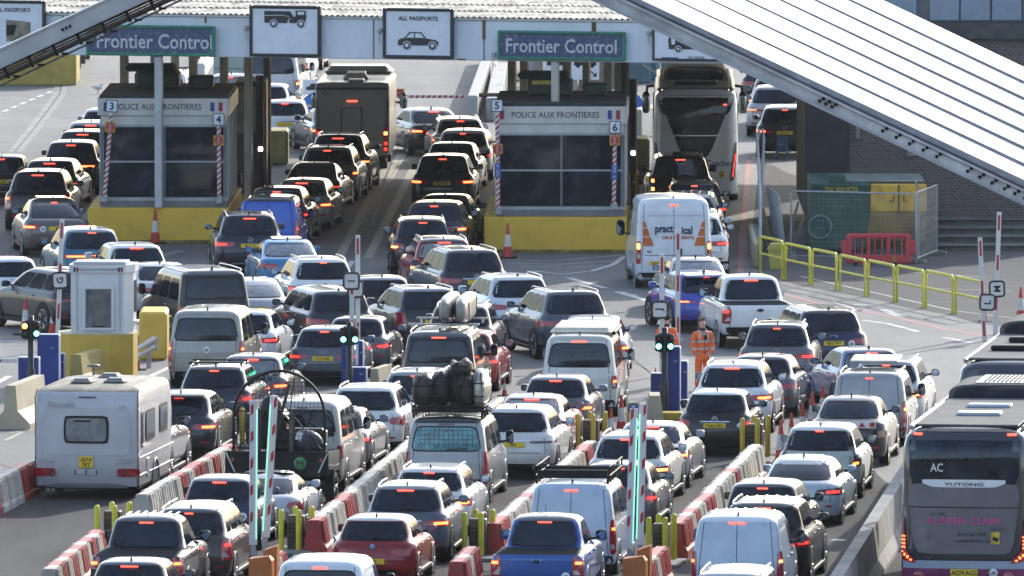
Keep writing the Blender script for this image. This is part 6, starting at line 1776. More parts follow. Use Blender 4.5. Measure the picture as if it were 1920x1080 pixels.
chain((590, 1040), (775, 882), 'rwwwwrrwwwwwwwwwwwwwwwwrrr', 'between the dark red hatchback and the black trailer')
chain((858, 1120), (884, 1090), 'rwr', 'left of the blue pickup')
chain((924, 1046), (1108, 886), 'rrwwwwwrwwwwwwwwwwwwrrwwwrr', 'behind the blue pickup and roof rack van')
chain((1206, 1125), (1240, 1090), 'rwr', 'right of the orange housing in the middle')
chain((1268, 1046), (1418, 893), 'rrwrwwrrwwwwwwrwwwwwwwwwwrr', 'left of the white panel van')
# long grey concrete barrier on the right
pa, pb = P(1585, 1150), P(1700, 962)
d = pb - pa; ang = math.atan2(-d.x, d.y)
n = 6; L_ = (d.length + 14) / n
for k in range(n):
    m = MB().prism([(-.32, 0), (.32, 0), (.32, .10), (.20, .35), (.13, 1.05), (-.13, 1.05), (-.20, .35), (-.32, .10)], .01, L_ - .01, 'Y')
    o = m.build('concrete_barrier', CONC)
    o.location = pa + d.normalized() * (k * L_ - 4); o.rotation_euler = (0, 0, ang)
    tag(o, 'grey concrete barrier section between the coach and the pale electric saloon', 'barrier', 'grey concrete barrier sections')

# cones
_CN = {}
def cone(px, py, h, label, group='traffic cones', stripe=True, tilt=0.):
    s_ = h
    r = empty('traffic_cone', P(px, py), rnd.uniform(0, 1), label, 'cone', group)
    k = (round(h, 2), stripe)
    if k not in _CN:
        b = MB().box((0, 0, .02 * h), (.42 * h + .08, .42 * h + .08, .05 * h), 0, .01)
        c = MB()
        rr = lambda t: (.15 * (1 - t) + .025 * t) * h
        for t0, t1, mi in ((.04, .34, 0), (.34, .68 if stripe else .34, 1), (.68 if stripe else .34, 1.0, 0)):
            if t1 > t0: c.lathe([(rr(t0), t0 * h), (rr(t1), t1 * h)], 16, mi)
        c.lathe([(rr(1.0), h), (.001, h + .005)], 16, 0)
        _CN[k] = (b.build('base', M_PLAS, r), c.build('cone_body', [mat('cone_red', (.50, .04, .03), rough=.5, noise=.15, ns=6), mat('cone_sleeve', (.60, .56, .52), rough=.5, noise=.15, ns=6)], r))
    else:
        for o in _CN[k]:
            c = o.copy(); COL.objects.link(c); c.parent = r
    return r
cone(291, 457, 1.0, 'tall cone in front of the yellow plinth of booths 3 and 4')
cone(952, 484, 1.0, 'tall cone at the left end of the yellow plinth of booths 5 and 6')
cone(48, 628, .98, 'red and white cone behind the traffic light at far left')
cone(100, 627, .90, 'cone beside the white pole lettered G')
cone(255, 694, .75, 'small cone behind the crash rail beside the octagonal yellow base')
cone(711, 682, .42, 'small red cone right of the left pair of green lights', stripe=False)
cone(946, 742, .45, 'small red cone right of the black people carrier', stripe=True)
cone(1165, 815, .95, 'taller of two cones left of the keep-left sign')
cone(1146, 822, .72, 'shorter of two cones left of the keep-left sign')
cone(1464, 872, 1.05, 'nearest cone of the row beside the white estate SUV', 'row of cones right of the white estate SUV')
cone(1484, 852, .95, 'second cone from the near end of the row beside the white estate SUV', 'row of cones right of the white estate SUV')
cone(1505, 832, .95, 'third cone from the near end of the row by the white estate SUV', 'row of cones right of the white estate SUV')
cone(1523, 812, .98, 'fourth cone from the near end of the row by the white estate SUV', 'row of cones right of the white estate SUV')
cone(1543, 796, .95, 'farthest cone of the row beside the lilac-blue hatchback', 'row of cones right of the white estate SUV')
cone(1847, 603, .45, 'faded red cone at the foot of the pole lettered L', stripe=False)
cone(1914, 604, .95, 'cone at the right edge of the photo')
cone(1186, 345, .75, 'cone on the kerb beside booth 6')
cone(1660 + 0, 398, .9, 'cone against the brick wall', 'cones along the wall') if False else None
cone(1900, 409, .8, 'cone standing by the brick wall near the foot of the white roof').location.z = .6
cone(912, 152, .5, 'small red cone on the far concrete barrier', stripe=False).location.z = .6

# bollard groups with a card reader box
def bollards(pts, base, h, label, m_, group='yellow bollard groups'):
    cx = sum(p[0] for p in pts) / len(pts)
    o = P(cx, base)
    r = empty('bollard_group', o, -R(7), label, 'bollards', group)
    for k, (px, back) in enumerate(pts):
        x = (px - cx) / S(base)
        m = MB().lathe([(.062, 0), (.062, h - .06), (.05, h - .02), (.02, h), (.001, h)], 14).build('bollard', m_, r)
        m.location = (x, back, 0)
    MB().box((0, .42, h * .42), (.36, .36, h * .84), 0, .02).build('reader_box', mat('brown_reader_box', (.07, .06, .05), rough=.6, noise=.4, ns=5), r)
    sl = MB()
    for z in (.35, .45, .55, .65): sl.box((0, .23, h * z), (.30, .02, .02), 0)
    sl.build('reader_slot', M_PLAS, r)
    MB().box((0, .35, .04), (.9, 1.6, .08), 0, .02).build('island_slab', CONC, r)
bollards(((182, 0), (198, .9), (215, 0), (231, .9)), 1032, .98, 'yellow bollards round a brown box at lower left, behind the navy pickup', CYEL)
bollards(((527, 0), (542, .9), (560, 0), (574, .9)), 1038, .95, 'yellow bollards round a brown box left of the dark red hatchback', CYEL)
bollards(((871, 0), (882, .9), (902, 0), (914, .9)), 1050, 1.02, 'yellow bollards round a brown box between the blue-grey SUV and the blue pickup', CYEL)
bollards(((1216, 0), (1226, .9), (1247, 0), (1255, .9)), 1062, 1.05, 'yellow bollards round a brown box right of the central barrier arms', CYEL)
bollards(((1084, 0), (1097, .9), (1112, 0), (1126, .9)), 858, 1.02, 'ochre bollards behind the red saloon', CYE2)
bollards(((1392, 0), (1405, .9), (1420, 0), (1432, .9)), 868, 1.05, 'ochre bollards right of the black hatchback with plate DU66 HXD', CYE2)
bollards(((454, 0), (466, .9), (478, 0), (490, .9)), 840, .95, 'ochre bollards seen through the fan boat cage', CYE2)

# raised barrier arms with green light strips on orange housings
def lit_arm(px0, py0, px1, py1, Y0, ledside, label, w=.17):
    a, b = Q(px0, py0, Y0), Q(px1, py1, Y0)
    r = empty('lane_barrier', a, 0, label, 'barrier arm', 'raised barrier arms with green light strips')
    d = b - a; L_ = d.length; ang = math.atan2(d.x, d.z)
    m = MB().box((0, 0, L_ / 2), (w, .06, L_), 0, .01); m.build('arm', ARMW, r)
    st = MB()
    k = 0
    z = .45
    while z < L_ - .2:
        st.prism([(-.045 if ledside > 0 else -.015, z), (.015 if ledside > 0 else .045, z + .07), (.015 if ledside > 0 else .045, z + .27), (-.045 if ledside > 0 else -.015, z + .20)], -.034, -.031, 'Y')
        z += .56
    if ledside > 0: st.v = [(x - .02, y, zz) for x, y, zz in st.v]
    else: st.v = [(x + .02, y, zz) for x, y, zz in st.v]
    st.build('red_stripe', ARMR, r)
    ld = MB()
    n = int((L_ - .3) / .045)
    for k in range(n):
        ld.box((ledside * (w / 2 - .02), -.036, .15 + k * .045), (.028, .012, .030), 0)
    ld.build('light_strip', GRNLED, r)
    r.rotation_euler = (0, ang, 0)
    MB().box((0, .02, -.12), (.10, .05, .40), 0, .02).build('arm_joint', GALV, r)
    return r
YA = P(490, 1108).y
for (x0, x1, nm, c) in ((476, 503, 'left', 0), (1180, 1203, 'central', 0)):
    pass
lit_arm(474.5, 1022, 476, 750, YA, 1, 'left-hand of two green-lit barrier arms rising in front of the fan boat')
lit_arm(498, 1008, 514, 742, YA + .5, -1, 'right-hand of two green-lit barrier arms rising in front of the fan boat')
lit_arm(1180, 1030, 1189, 766, YA, 1, 'left-hand of two green-lit barrier arms by the keep-left sign')
lit_arm(1199, 1022, 1206, 757, YA + .5, -1, 'right-hand of two green-lit barrier arms by the keep-left sign')
for px, nm in ((488, 'left edge of the dark red hatchback'), (1189, 'blue pickup and white panel van')):
    o = P(px, 1132)
    r = empty('barrier_housing', o, -R(6), 'orange barrier machine housing beside the ' + nm, 'barrier housing', 'orange barrier housings')
    MB().prism([(-.24, 0), (.24, 0), (.24, .88), (.18, .98), (-.24, .92)], 0, .5, 'Y').build('housing', ORG, r)
    MB().prism([(-.05, 0), (.26, 0), (.28, 1.15), (.0, 1.05)], .55, 1.0, 'Y').build('rear_housing', ORG, r)
    MB().lathe([(.001, -.02), (.035, -.02), (.04, 0)], 12, 0, (0, 0, .55), 'Y').build('lock', M_CHROME, r)
    MB().box((0, .6, .04), (1.0, 2.4, .09), 0, .02).build('island_slab', CONC, r)

# raised barrier arms on the booths with number boards, stop discs
def stop_disc(r, z, y=-.07, s_=1., rot=R(90)):
    q = MB().box((0, y, z), (.30 * s_, .02, .30 * s_), 0, .01).build('stop_backing', mat('ochre_board', (.50, .28, .05), rough=.5, noise=.15), r)
    pts = [(.135 * s_ * math.cos(R(22.5 + 45 * k)), z + .135 * s_ * math.sin(R(22.5 + 45 * k))) for k in range(8)]
    MB().prism(pts, y - .018, y - .011, 'Y').build('stop_octagon', mat('stop_red', (.42, .03, .03), rough=.5, noise=.1), q)
    lettering('STOP', .10, (0, y - .021, z), LETW, q, .01, .85, rot)
    return q
def booth_arm(num, px, pytop, pybase, pxb, ystop, Yb, label, cyc=None, arrow_up=True):
    a, b = Q(pxb, pybase, Yb), Q(px, pytop + 12, Yb)
    r = empty('lane_barrier', a, 0, label, 'barrier arm', 'raised arms on the control booths')
    d = b - a; L_ = d.length
    r.rotation_euler = (0, math.atan2(d.x, d.z), 0)
    m = MB().box((0, 0, L_ / 2), (.11, .05, L_), 0, .01).build('arm', ARMW, r)
    st = MB(); z = .05
    while z < L_ - .12:
        st.prism([(-.054, z), (.054, z + .10), (.054, z + .17), (-.054, z + .07)], -.029, -.026, 'Y'); z += .16
    st.build('red_stripe', ARMR, r)
    nb = MB().box((0, -.05, L_ + .13), (.32, .03, .34), 0, .01).build('number_board', SWH, r)
    f = MB()
    for sg in (-1, 1): f.box((sg * .155, -.055, L_ + .13), (.02, .04, .345), 0); f.box((0, -.055, L_ + .13 + sg * .165), (.335, .035, .02), 0)
    f.build('board_edge', SBK, nb)
    lettering(num, .30, (0, -.072, L_ + .13), mat('number_ink', (.03, .05, .07), rough=.5, noise=.2), nb, .025, 1.)
    zs = L_ * (pybase - ystop) / (pybase - pytop - 12)
    stop_disc(r, zs)
    if cyc:
        zc = L_ * (pybase - cyc) / (pybase - pytop - 12)
        q = MB().box((0, -.05, zc), (.19, .02, .42), 0, .01).build('cycle_sign', mat('sign_blue', (.02, .08, .30), rough=.5, noise=.12), r)
        m = MB(); s2 = 1 if arrow_up else -1
        m.box((0, -.063, zc + s2 * .10), (.02, .004, .10), 0); m.prism([(-.045, zc + s2 * .12), (.045, zc + s2 * .12), (0, zc + s2 * .18)], -.065, -.061, 'Y')
        for dz in (-.14, -.03): m.lathe([(.030, -.065), (.045, -.065), (.045, -.061)], 14, 0, (0, 0, zc + s2 * dz), 'Y')
        m.tube([(0, -.064, zc - s2 * .14), (.04, -.064, zc - s2 * .09), (0, -.064, zc - s2 * .03)], .006, 4)
        m.build('cycle_mark', LETW, q)
    MB().box((0, .06, -.02), (.20, .18, .22), 0, .03).build('pivot_box', GALV, r)
yb3, yb5 = P(297, 457).y + .10, P(1041, 475).y + .10
booth_arm('3', 209, 195, 372, 196, 238, yb3, 'striped arm numbered 3 leaning at the left corner of its booth')
booth_arm('4', 410, 220, 374, 411, 263, yb3, 'striped arm numbered 4 at the right corner of its booth')
booth_arm('5', 932, 194, 394, 934, 279, yb5, 'striped arm numbered 5 with cycle sign pointing up', 319, True)
booth_arm('6', 1153, 235, 386, 1151, 263, yb5, 'striped arm numbered 6 with cycle sign pointing down', 323, False)
# lowered striped barrier far behind
a, b = Q(736, 176, P(800, 225).y), Q(874, 181, P(800, 225).y)
r = empty('lowered_barrier', Vector((b.x + .25, b.y, 0)), 0, 'lowered red and white striped barrier with a STOP disc beyond the motorhome', 'barrier arm')
h_ = b.z; w_ = b.x - a.x
MB().box((-w_ / 2 - .25, 0, h_), (w_, .06, .10), 0, .01).build('arm', ARMW, r)
m = MB()
for k in range(13):
    x = -.35 - k * w_ / 13
    m.prism([(x, h_ - .05), (x - .09, h_ - .05), (x - .04, h_ + .05), (x + .05, h_ + .05)], -.034, -.031, 'Y')
m.build('red_stripe', ARMR, r)
q = stop_disc(r, h_ + .12, -.06, 1., 0.); q.location.x = -w_ + .0
MB().box((-.1, 0, h_ * .5), (.16, .16, h_), 0, .02).build('post', CYEL, r)
MB().box((.55, 0, h_ + .05), (1.3, .10, .14), 0, .02).build('counterweight', mat('brown_steel', (.08, .05, .035), rough=.7, noise=.3), r)
MB().tube([(.25, 0, h_), (-.05, 0, .9)], .025, 6).build('stay', M_PLAS, r)

# lane poles with letter boards, blue cabinets, traffic lights
def lane_pole(letter, px, ptop, pbot, sx, sy, label, tilt=0., pitch=0, second=None, wpx=8):
    o = P(px, pbot)
    s_ = S(pbot)
    r = empty('lane_barrier', o, -R(0), label, 'barrier arm', 'raised white lane arms with letter boards')
    h = (pbot - ptop) / s_
    top = Vector(((tilt) / s_, 0, h))
    ang = math.atan2(top.x, top.z)
    ar = MB().box((0, 0, h / 2), (.12, .06, h), 0, .01).build('arm', ARMW, r); ar.rotation_euler = (0, ang, 0)
    st = MB(); z = h - .08
    while z > .3:
        st.box((0, -.035, z - .20), (.055, .006, .40), 0); z -= 1.05
    st.build('red_stripe', ARMR, r).rotation_euler = (0, ang, 0)
    x, z = (sx - px) / s_, (pbot - sy) / s_
    nb = MB().prism([(.17 * math.copysign(abs(math.cos(t)) ** .35, math.cos(t)), .18 * math.copysign(abs(math.sin(t)) ** .35, math.sin(t))) for t in [2 * math.pi * k / 32 for k in range(32)]], -.10, -.07, 'Y').build('letter_board', mat('letter_board_white', (.62, .61, .60), rough=.5, noise=.06), r)
    ed = MB()
    pts = [(.19 * math.copysign(abs(math.cos(t)) ** .35, math.cos(t)), .20 * math.copysign(abs(math.sin(t)) ** .35, math.sin(t))) for t in [2 * math.pi * k / 32 for k in range(33)]]
    ed.tube([(x_, -.09, z_) for x_, z_ in pts], .028, 6)
    ed.build('board_edge', SBK, nb)
    if letter == 'K':
        for o_ in [nb] + list(nb.children): bpy.data.objects.remove(o_)
        return r, s_
    lettering(letter, .24, (0, -.105, 0), SBK, nb, .03, 1., R(90) if letter != 'G' else R(90))
    nb.location = (x, 0, z); nb.rotation_euler = (0, R(-tilt * .25), 0)
    return r, s_
lane_pole('G', 107, 411, 655, 113, 525, 'raised white lane arm with letter board G', 10)
lane_pole('I', 671, 440, 730, 667, 541, 'raised white lane arm with letter board I', 0)
r2, s2_ = lane_pole('I', 660, 515, 733, 659, 526, 'second letter board partly hidden behind the board lettered I', 0)
lane_pole('J', 1241, 476, 740, 1237, 580, 'raised white lane arm with letter board J', 0)
tag(lane_pole('K', 1271, 432, 700, 1271, 640, 'plain raised white lane arm right of the board lettered J', 0)[0])
lane_pole('L', 1846, 445, 640, 1851, 566, 'tilted white lane arm with letter board L', -9)
lane_pole('M', 1866, 397, 628, 1869, 541, 'raised white lane arm with letter board M at right', 7)
def cabinet(px0, px1, ptop, pbot, label, dp=.35):
    s_ = S(pbot)
    o = P((px0 + px1) / 2, pbot)
    w, h = (px1 - px0) / s_, (pbot - ptop) / s_
    r = empty('cabinet', o, -R(4), label, 'cabinet', 'blue barrier cabinets')
    MB().box((0, dp / 2, h / 2), (w, dp, h), 0, .01).build('casing', BLUEC, r)
    MB().box((w / 2 + .002, dp / 2, h / 2), (.03, dp * .98, h * .985), 0, .008).build('sunlit_side', BLUES, r)  # right face coloured pale as if in sun
    MB().box((0, dp / 2, h + .008), (w + .02, dp + .02, .02), 0, .005).build('lid', BLUES, r)
    MB().box((w * .2, -.012, h * .78), (.07, .02, .035), 0, .004).build('lock_plate', GALV, r)
cabinet(70, 110, 628, 735, 'tall blue cabinet at the foot of the arm lettered G')
cabinet(34, 72, 671, 746, 'low blue cabinet left of the tall one by the red and green lights')
cabinet(112, 120, 664, 730, 'narrow blue cabinet strip beside the cream jersey block', .3)
cabinet(640, 656, 642, 738, 'tall thin blue cabinet behind the middle traffic light')
cabinet(656, 686, 690, 742, 'low blue cabinet right of the middle traffic light')
cabinet(672, 680, 640, 734, 'slim blue cabinet behind the arm lettered I', .3)
cabinet(1220, 1256, 701, 768, 'low blue cabinet left of the right-hand traffic light pole')
cabinet(1248, 1274, 651, 770, 'tall blue cabinet under the plain arm near the worker')
cabinet(1274, 1288, 678, 764, 'narrow blue cabinet closest to the hi-vis worker')
GON, RON = mat('lit_green_lamp', (.1, .8, .5), emit=(.12, 1., .62), es=5.), mat('lit_orange_lamp', (.9, .3, .05), emit=(1., .28, .05), es=5.)
GOFF, ROFF = mat('unlit_green_lamp', (.015, .10, .06), rough=.3, noise=.2), mat('unlit_red_lamp', (.12, .015, .012), rough=.3, noise=.2)
def traffic_light(px, ptop, pbot, zy, left, right, label):
    s_ = S(pbot); h = (pbot - ptop) / s_
    r = empty('traffic_light', P(px, pbot), 0, label, 'traffic light', 'traffic lights')
    MB().lathe([(.10, 0), (.10, h * .35), (.075, h * .37), (.075, h), (.001, h + .01)], 14).build('pole', mat('pole_black', (.02, .022, .025), rough=.45, noise=.2), r)
    for sg, st in ((-1, left), (1, right)):
        z = (pbot - zy) / s_
        hd = MB().box((sg * .145, -.06, z), (.17, .16, .42), 0, .03).box((sg * .08, -.02, z + .22), (.12, .08, .03), 0).box((sg * .08, -.02, z - .22), (.12, .08, .03), 0).build('signal_head', SBK, r)
        for dz, nm, m_ in ((.10, 'red', RON if st == 'r' else ROFF), (-.085, 'green', GON if st == 'g' else GOFF)):
            MB().lathe([(.001, -.025), (.055, -.02), (.065, 0)], 16, 0, (sg * .145, -.145, z + dz), 'Y').build('lamp', m_, hd)
            MB().lathe([(.075, 0), (.072, -.07), (.078, -.07), (.08, 0)], 16, 0, (sg * .145, -.14, z + dz), 'Y').build('hood', SBK, hd)
traffic_light(58, 592, 748, 618, 'r', 'g', 'traffic light with one orange and one green lamp at left')
traffic_light(655, 604, 744, 629, 'g', 'g', 'pair of green traffic lights in front of the arm lettered I')
traffic_light(1246, 614, 772, 642, 'g', 'g', 'pair of green traffic lights left of the hi-vis worker')
# red white arm lowered at far left edge
a = P(-70, 760)
r = empty('lowered_barrier', P(40, 752), 0, 'lowered white and red arm entering from the left edge', 'barrier arm')
MB().box((-1.1, 0, 1.0), (2.0, .06, .10), 0, .01).build('arm', ARMW, r)
MB().box((-.62, -.033, 1.0), (.28, .006, .055), 0).build('red_stripe', ARMR, r)

# small white police booth on its octagonal base
o = P(184, 714); r = empty('base_block', o, R(2), 'octagonal yellow base under the small white police booth', 'plinth')
s_ = S(714)
oc = [(-.98, .25), (-.70, -.02), (.30, -.12), (.88, .0), (1.0, .9), (.7, 1.5), (-.7, 1.5), (-1.0, 1.0)]
MB().prism(oc, 0, 1.16, 'Z').build('block', mat('yellow_base_paint', (.68, .45, .075), rough=.65, col2=(.58, .38, .06), ns=1.5, bump=.1), r)
MB().prism([(x * 1.005, y * 1.005) for x, y in oc], 1.162, 1.19, 'Z').build('top_edge', mat('cream_top', (.58, .52, .34), rough=.7, noise=.1), r)
b = empty('police_kiosk', o + Vector((.03, .15, 1.19)), R(-4), 'small white police booth with one window on a yellow base', 'booth')
WUP = mat('white_upvc', (.66, .66, .67), rough=.35, noise=.05, ns=1.5)
wk = .72
MB().prism([(-wk, 0), (wk - .10, 0), (wk + .10, .35), (wk + .10, 1.15), (-wk, 1.15)], 0, 1.52, 'Z').build('wall', WUP, b)
MB().prism([(-wk - .04, -.05), (wk - .06, -.05), (wk + .15, .33), (wk + .15, 1.2), (-wk - .04, 1.2)], 1.52, 1.72, 'Z').build('fascia', WUP, b)
MB().box((0, .55, 1.75), (1.35, 1.0, .08), 0, .03).build('roof', mat('grey_white_roof', (.5, .5, .5), rough=.6, noise=.1), b)
fm = MB()
for sg in (-1, 1): fm.box((-.02 + sg * .36, -.03, .62), (.07, .06, 1.05), 0, .01)
for z in (.10, 1.14): fm.box((-.02, -.031, z), (.79, .062, .07), 0, .01)
w = fm.build('window', WUP, b); MB().box((-.02, -.02, .62), (.62, .04, .94), 0).build('pane', mat('kiosk_glass', (.07, .085, .095), rough=.06, col2=(.16, .17, .17), ns=3, spec=1.), w)
MB().box((-.02, -.045, .17), (.30, .01, .03), 0).build('window_lock', M_PLAS, w)
cn = MB()
for x in (-wk + .16, wk - .20): cn.box((x, -.012, .76), (.02, .02, 1.45), 0)
cn.build('panel_seam', mat('pale_seam', (.40, .40, .41), rough=.5, noise=.1), b)
lettering('POLICE AUX FRONTIERES', .085, (-.02, -.06, 1.60), mat('small_grey_letters', (.16, .16, .18), rough=.5, noise=.1), b, .0, 1.0)
for x, m_ in ((-.62, SBK), (-.55, FR_), (.50, SBK), (.57, FR_)): MB().box((x, -.056, 1.60), (.05, .01, .11), 0).build('flag_stripe', m_, b)
MB().box((.86, .75, .25), (.10, .5, .06), 0, .01).build('side_shelf', WUP, b)
MB().box((.83, .75, .9), (.03, .55, .8), 0).build('side_window', mat('kiosk_glass'), b)

# odd blocks
def jersey(px, py, L_, h, w, rz, m_, label, name='concrete_block', top=.12, group=None):
    m = MB().prism([(-w / 2, 0), (w / 2, 0), (w / 2, h * .12), (top * 1.4, h * .42), (top, h), (-top, h), (-top * 1.4, h * .42), (-w / 2, h * .12)], 0, L_, 'Y')
    o = m.build(name, m_); o.location = P(px, py); o.rotation_euler = (0, 0, rz)
    return tag(o, label, 'block', group)
tag(MB().box((0, 1.1, .62), (.72, 2.2, 1.24), 0, .07).build('concrete_block', mat('yellow_base_paint')), 'yellow concrete block behind the crash rail', 'block').location = P(287, 676)
jersey(143, 728, 2.0, .84, .75, -R(14), mat('worn_cream_yellow', (.54, .42, .17), rough=.7, col2=(.44, .33, .10), ns=1.6), 'worn yellow jersey block in front of the octagonal base')
jersey(20, 805, 3.6, 1.05, .95, -R(9), CREAM, 'cream jersey block at the left edge below the blue cabinets')
tag(MB().box((0, .3, .16), (.6, .6, .32), 0, .02).build('kerb_block', YEL), 'low yellow block beside the cream jersey block at left', 'block').location = P(55, 778)
tag(MB().prism([(-.25, 0), (.30, 0), (.20, .62), (-.05, .62)], 0, 1.2, 'Y').build('concrete_block', CREAM), 'cream wedge block with a red cone behind the keep-left sign', 'block').location = P(1222, 790)
cone(1229, 760, .32, 'small red cone on the cream wedge block', stripe=False).location.z = .62
tag(MB().box((0, .3, .09), (.55, .6, .18), 0, .02).build('kerb_block', CYE2), 'low yellow block below the tall blue cabinet', 'block').location = P(1258, 788)
jersey(702, 738, 1.6, .62, .4, -R(12), CREAM, 'low cream block beside the small cone in the middle', top=.09)
# crash rail
r = empty('crash_rail', P(279, 690), R(0), 'galvanised crash rail with two white beams beside the octagonal base', 'crash rail')
MB().box((0, 0, .36), (.12, .12, .72), 0, .01).box((.12, .0, .62), (.22, .06, .34), 0, .01).build('post', GALV, r)
for dz in (0, -.2):
    MB().tube([(.16, -.05, .76 + dz), (-.3, -.25, .50 + dz)], .055, 8).build('rail', mat('white_rail', (.60, .60, .58), rough=.5, noise=.15), r)
# keep-left sign
r = empty('keep_left_sign', P(1188, 838), 0, 'yellow-backed sign with a blue disc behind the central barrier arms', 'sign')
MB().box((0, 0, .60), (.32, .03, .90), 0, .03).build('backing_board', mat('sign_yellow', (.45, .34, .06), rough=.5, noise=.12), r)
MB().box((0, .06, .1), (.5, .4, .2), 0, .02).build('foot', CYE2, r)
q = MB().lathe([(.001, -.04), (.125, -.04), (.13, -.02)], 24, 0, (0, 0, .90), 'Y').build('blue_disc', mat('sign_blue'), r)
MB().prism([(-.02, .84), (.02, .84), (.02, .94), (.06, .94), (0, 1.0), (-.06, .94), (-.02, .94)], -.05, -.045, 'Y').build('arrow', LETW, q)
cone(1188, 826, .55, 'red cone in front of the blue disc sign', stripe=True).location.z = .25

# yellow tubular guard rails
for k, ((x0, y0), (x1, y1), t0, t1) in enumerate((((1425, 514), (1467, 524), 443, 450), ((1472, 524), (1518, 534), 456, 462), ((1523, 535), (1568, 544), 467, 473), ((1575, 546), (1622, 556), 478, 484), ((1628, 557), (1676, 567), 488, 494),
                                                  ((1682, 567), (1731, 577), 498, 504), ((1736, 578), (1786, 589), 507, 513), ((1792, 589), (1842, 600), 518, 524))):
    a, b = P(x0, y0), P(x1, y1)
    d = b - a; w_ = d.length
    h0 = (y0 - t0) / S(y0)
    words = ['first', 'second', 'third', 'fourth', 'fifth', 'sixth', 'seventh', 'eighth']
    r = empty('guard_rail', a, math.atan2(d.y, d.x), words[k] + ' yellow tubular guard rail counted from the left', 'guard rail', 'yellow guard rails')
    MB().tube([(0, 0, 0), (0, 0, h0 - .12), (.03, 0, h0 - .04), (.12, 0, h0), (w_ - .12, 0, h0), (w_ - .03, 0, h0 - .04), (w_, 0, h0 - .12), (w_, 0, 0)], .043, 8).build('hoop', RAILY, r)
    MB().tube([(0, 0, h0 * .55), (w_, 0, h0 * .55)], .034, 8).build('mid_rail', RAILY, r)

# yard on the right: container, mesh fences, red barrier, boards, bin
o = P(1512, 476); Y0 = o.y
def lx(px, py=440): return (px - 1512) / S(476)
def lz(py): return (476 - py) / S(476)
r = empty('waste_compactor', o, 0, 'green and yellow waste container behind mesh fencing', 'container')
GRC = mat('container_green', (.03, .095, .075), rough=.55, noise=.25, ns=1.2)
CYC = mat('container_yellow', (.62, .37, .05), rough=.55, noise=.25, ns=1.5)
MB().box(((lx(1520) + lx(1632)) / 2, 3.0, lz(345) / 2 + .05), (lx(1632) - lx(1520), 5.0, lz(345) - .10), 0, .03).build('body', GRC, r)
MB().box(((lx(1555) + lx(1586)) / 2, 1.0, lz(338)), (.5, .8, .25), 0, .03).build('roof_hump', GRC, r)
m = MB()
for px in (1523, 1545, 1600, 1629): m.box((lx(px), .46, lz(345) / 2), (.08, .10, lz(345) - .2), 0)
m.box(((lx(1520) + lx(1632)) / 2, .45, lz(348)), (lx(1632) - lx(1520), .12, .10), 0)
m.build('rib', GRC, r)
MB().prism([(lx(1633), 0), (lx(1633), lz(346)), (lx(1738), lz(346)), (lx(1738), 0)], .85, 4.5, 'Y').build('hopper_side', GRC, r)
MB().box(((lx(1633) + lx(1738)) / 2, .55, (lz(347) + lz(398)) / 2), (lx(1738) - lx(1633), .5, lz(347) - lz(398)), 0, .02).build('hopper_door', CYC, r)
mb = MB(); n = 8
vs = []
for k in range(n + 1):
    t = k / n
    vs += [(lx(1633) - .12 * t, .32 - .1 * math.sin(t * 2.6) * 1.0 + .1 * t, lz(398) + (lz(452) - lz(398)) * t), (lx(1738), .32 - .1 * math.sin(t * 2.6) + .1 * t, lz(398) + (lz(452) - lz(398)) * t)]
mb.add(vs, [(2 * k, 2 * k + 2, 2 * k + 3, 2 * k + 1) for k in range(n)], 0, True)
mb.add([(lx(1633) - .12, .9, .1), (lx(1738), .9, .1), (lx(1738), .42, lz(452)), (lx(1633) - .12, .42, lz(452))], [(0, 1, 2, 3)])
mb.build('hopper_curve', mat('worn_ochre', (.26, .17, .05), rough=.7, col2=(.16, .10, .04), ns=2), r)
MB().box(((lx(1560) + lx(1735)) / 2, 2.6, lz(345) + .03), (lx(1735) - lx(1560), 3.6, .05), 0, .02).build('roof_tarpaulin', mat('grey_tarpaulin', (.22, .24, .21), rough=.7, noise=.3), r)
m = MB().box(((lx(1633) + lx(1738)) / 2, .28, (lz(347) + lz(398)) / 2), (.03, .03, lz(347) - lz(398)), 0)
for px in (1676, 1695): m.tube([(lx(px), .27, lz(367)), (lx(px), .26, lz(378)), (lx(px) - .12 * (1 if px < 1680 else -1), .26, lz(378))], .015, 5)
m.build('door_handle', M_PLAS, r)
lettering('TW SERVICES', .20, (lx(1578), .395, lz(357)), mat('yellow_lettering', (.42, .36, .06), rough=.5, noise=.2), r, .02, .80)
MB().lathe([(.30, -.03), (.33, -.05), (.36, -.03), (.36, .0)], 24, 0, (lx(1538), .40, lz(427)), 'Y').build('rim_ring', mat('pale_ring', (.12, .22, .24), rough=.5, noise=.2), r)
def mesh_fence(p, q, h, label, lean=0., step=.075):
    d = q - p; d.z = 0; w_ = d.length
    r = empty('mesh_fence', p, math.atan2(d.y, d.x), label, 'fence panel', 'grey mesh fence panels')
    r.rotation_euler.x = 0
    MB().tube([(0, 0, 0), (0, 0, h - .08), (.08, 0, h), (w_ - .08, 0, h), (w_, 0, h - .08), (w_, 0, 0)], .024, 7).build('frame', GALV, r)
    MB().tube([(0, 0, .14), (w_, 0, .14)], .02, 6).build('bottom_rail', GALV, r)
    m = MB()
    n = int(w_ / step)
    for k in range(1, n): m.tube([(w_ * k / n, 0, .14), (w_ * k / n, 0, h)], .0032, 3)
    for k in range(1, 9): m.tube([(0, 0, .14 + (h - .14) * k / 9), (w_, 0, .14 + (h - .14) * k / 9)], .0032, 3)
    m.build('wire_mesh', GALV, r)
    for x in (0, w_): MB().box((x, 0, .06), (.22, .55, .12), 0, .02).build('block_foot', CONC, r)
    if lean: r.rotation_euler = (lean, 0, r.rotation_euler.z)
    return r
mesh_fence(P(1483, 488), P(1716, 494), 1.98, 'long mesh fence panel in front of the green container')
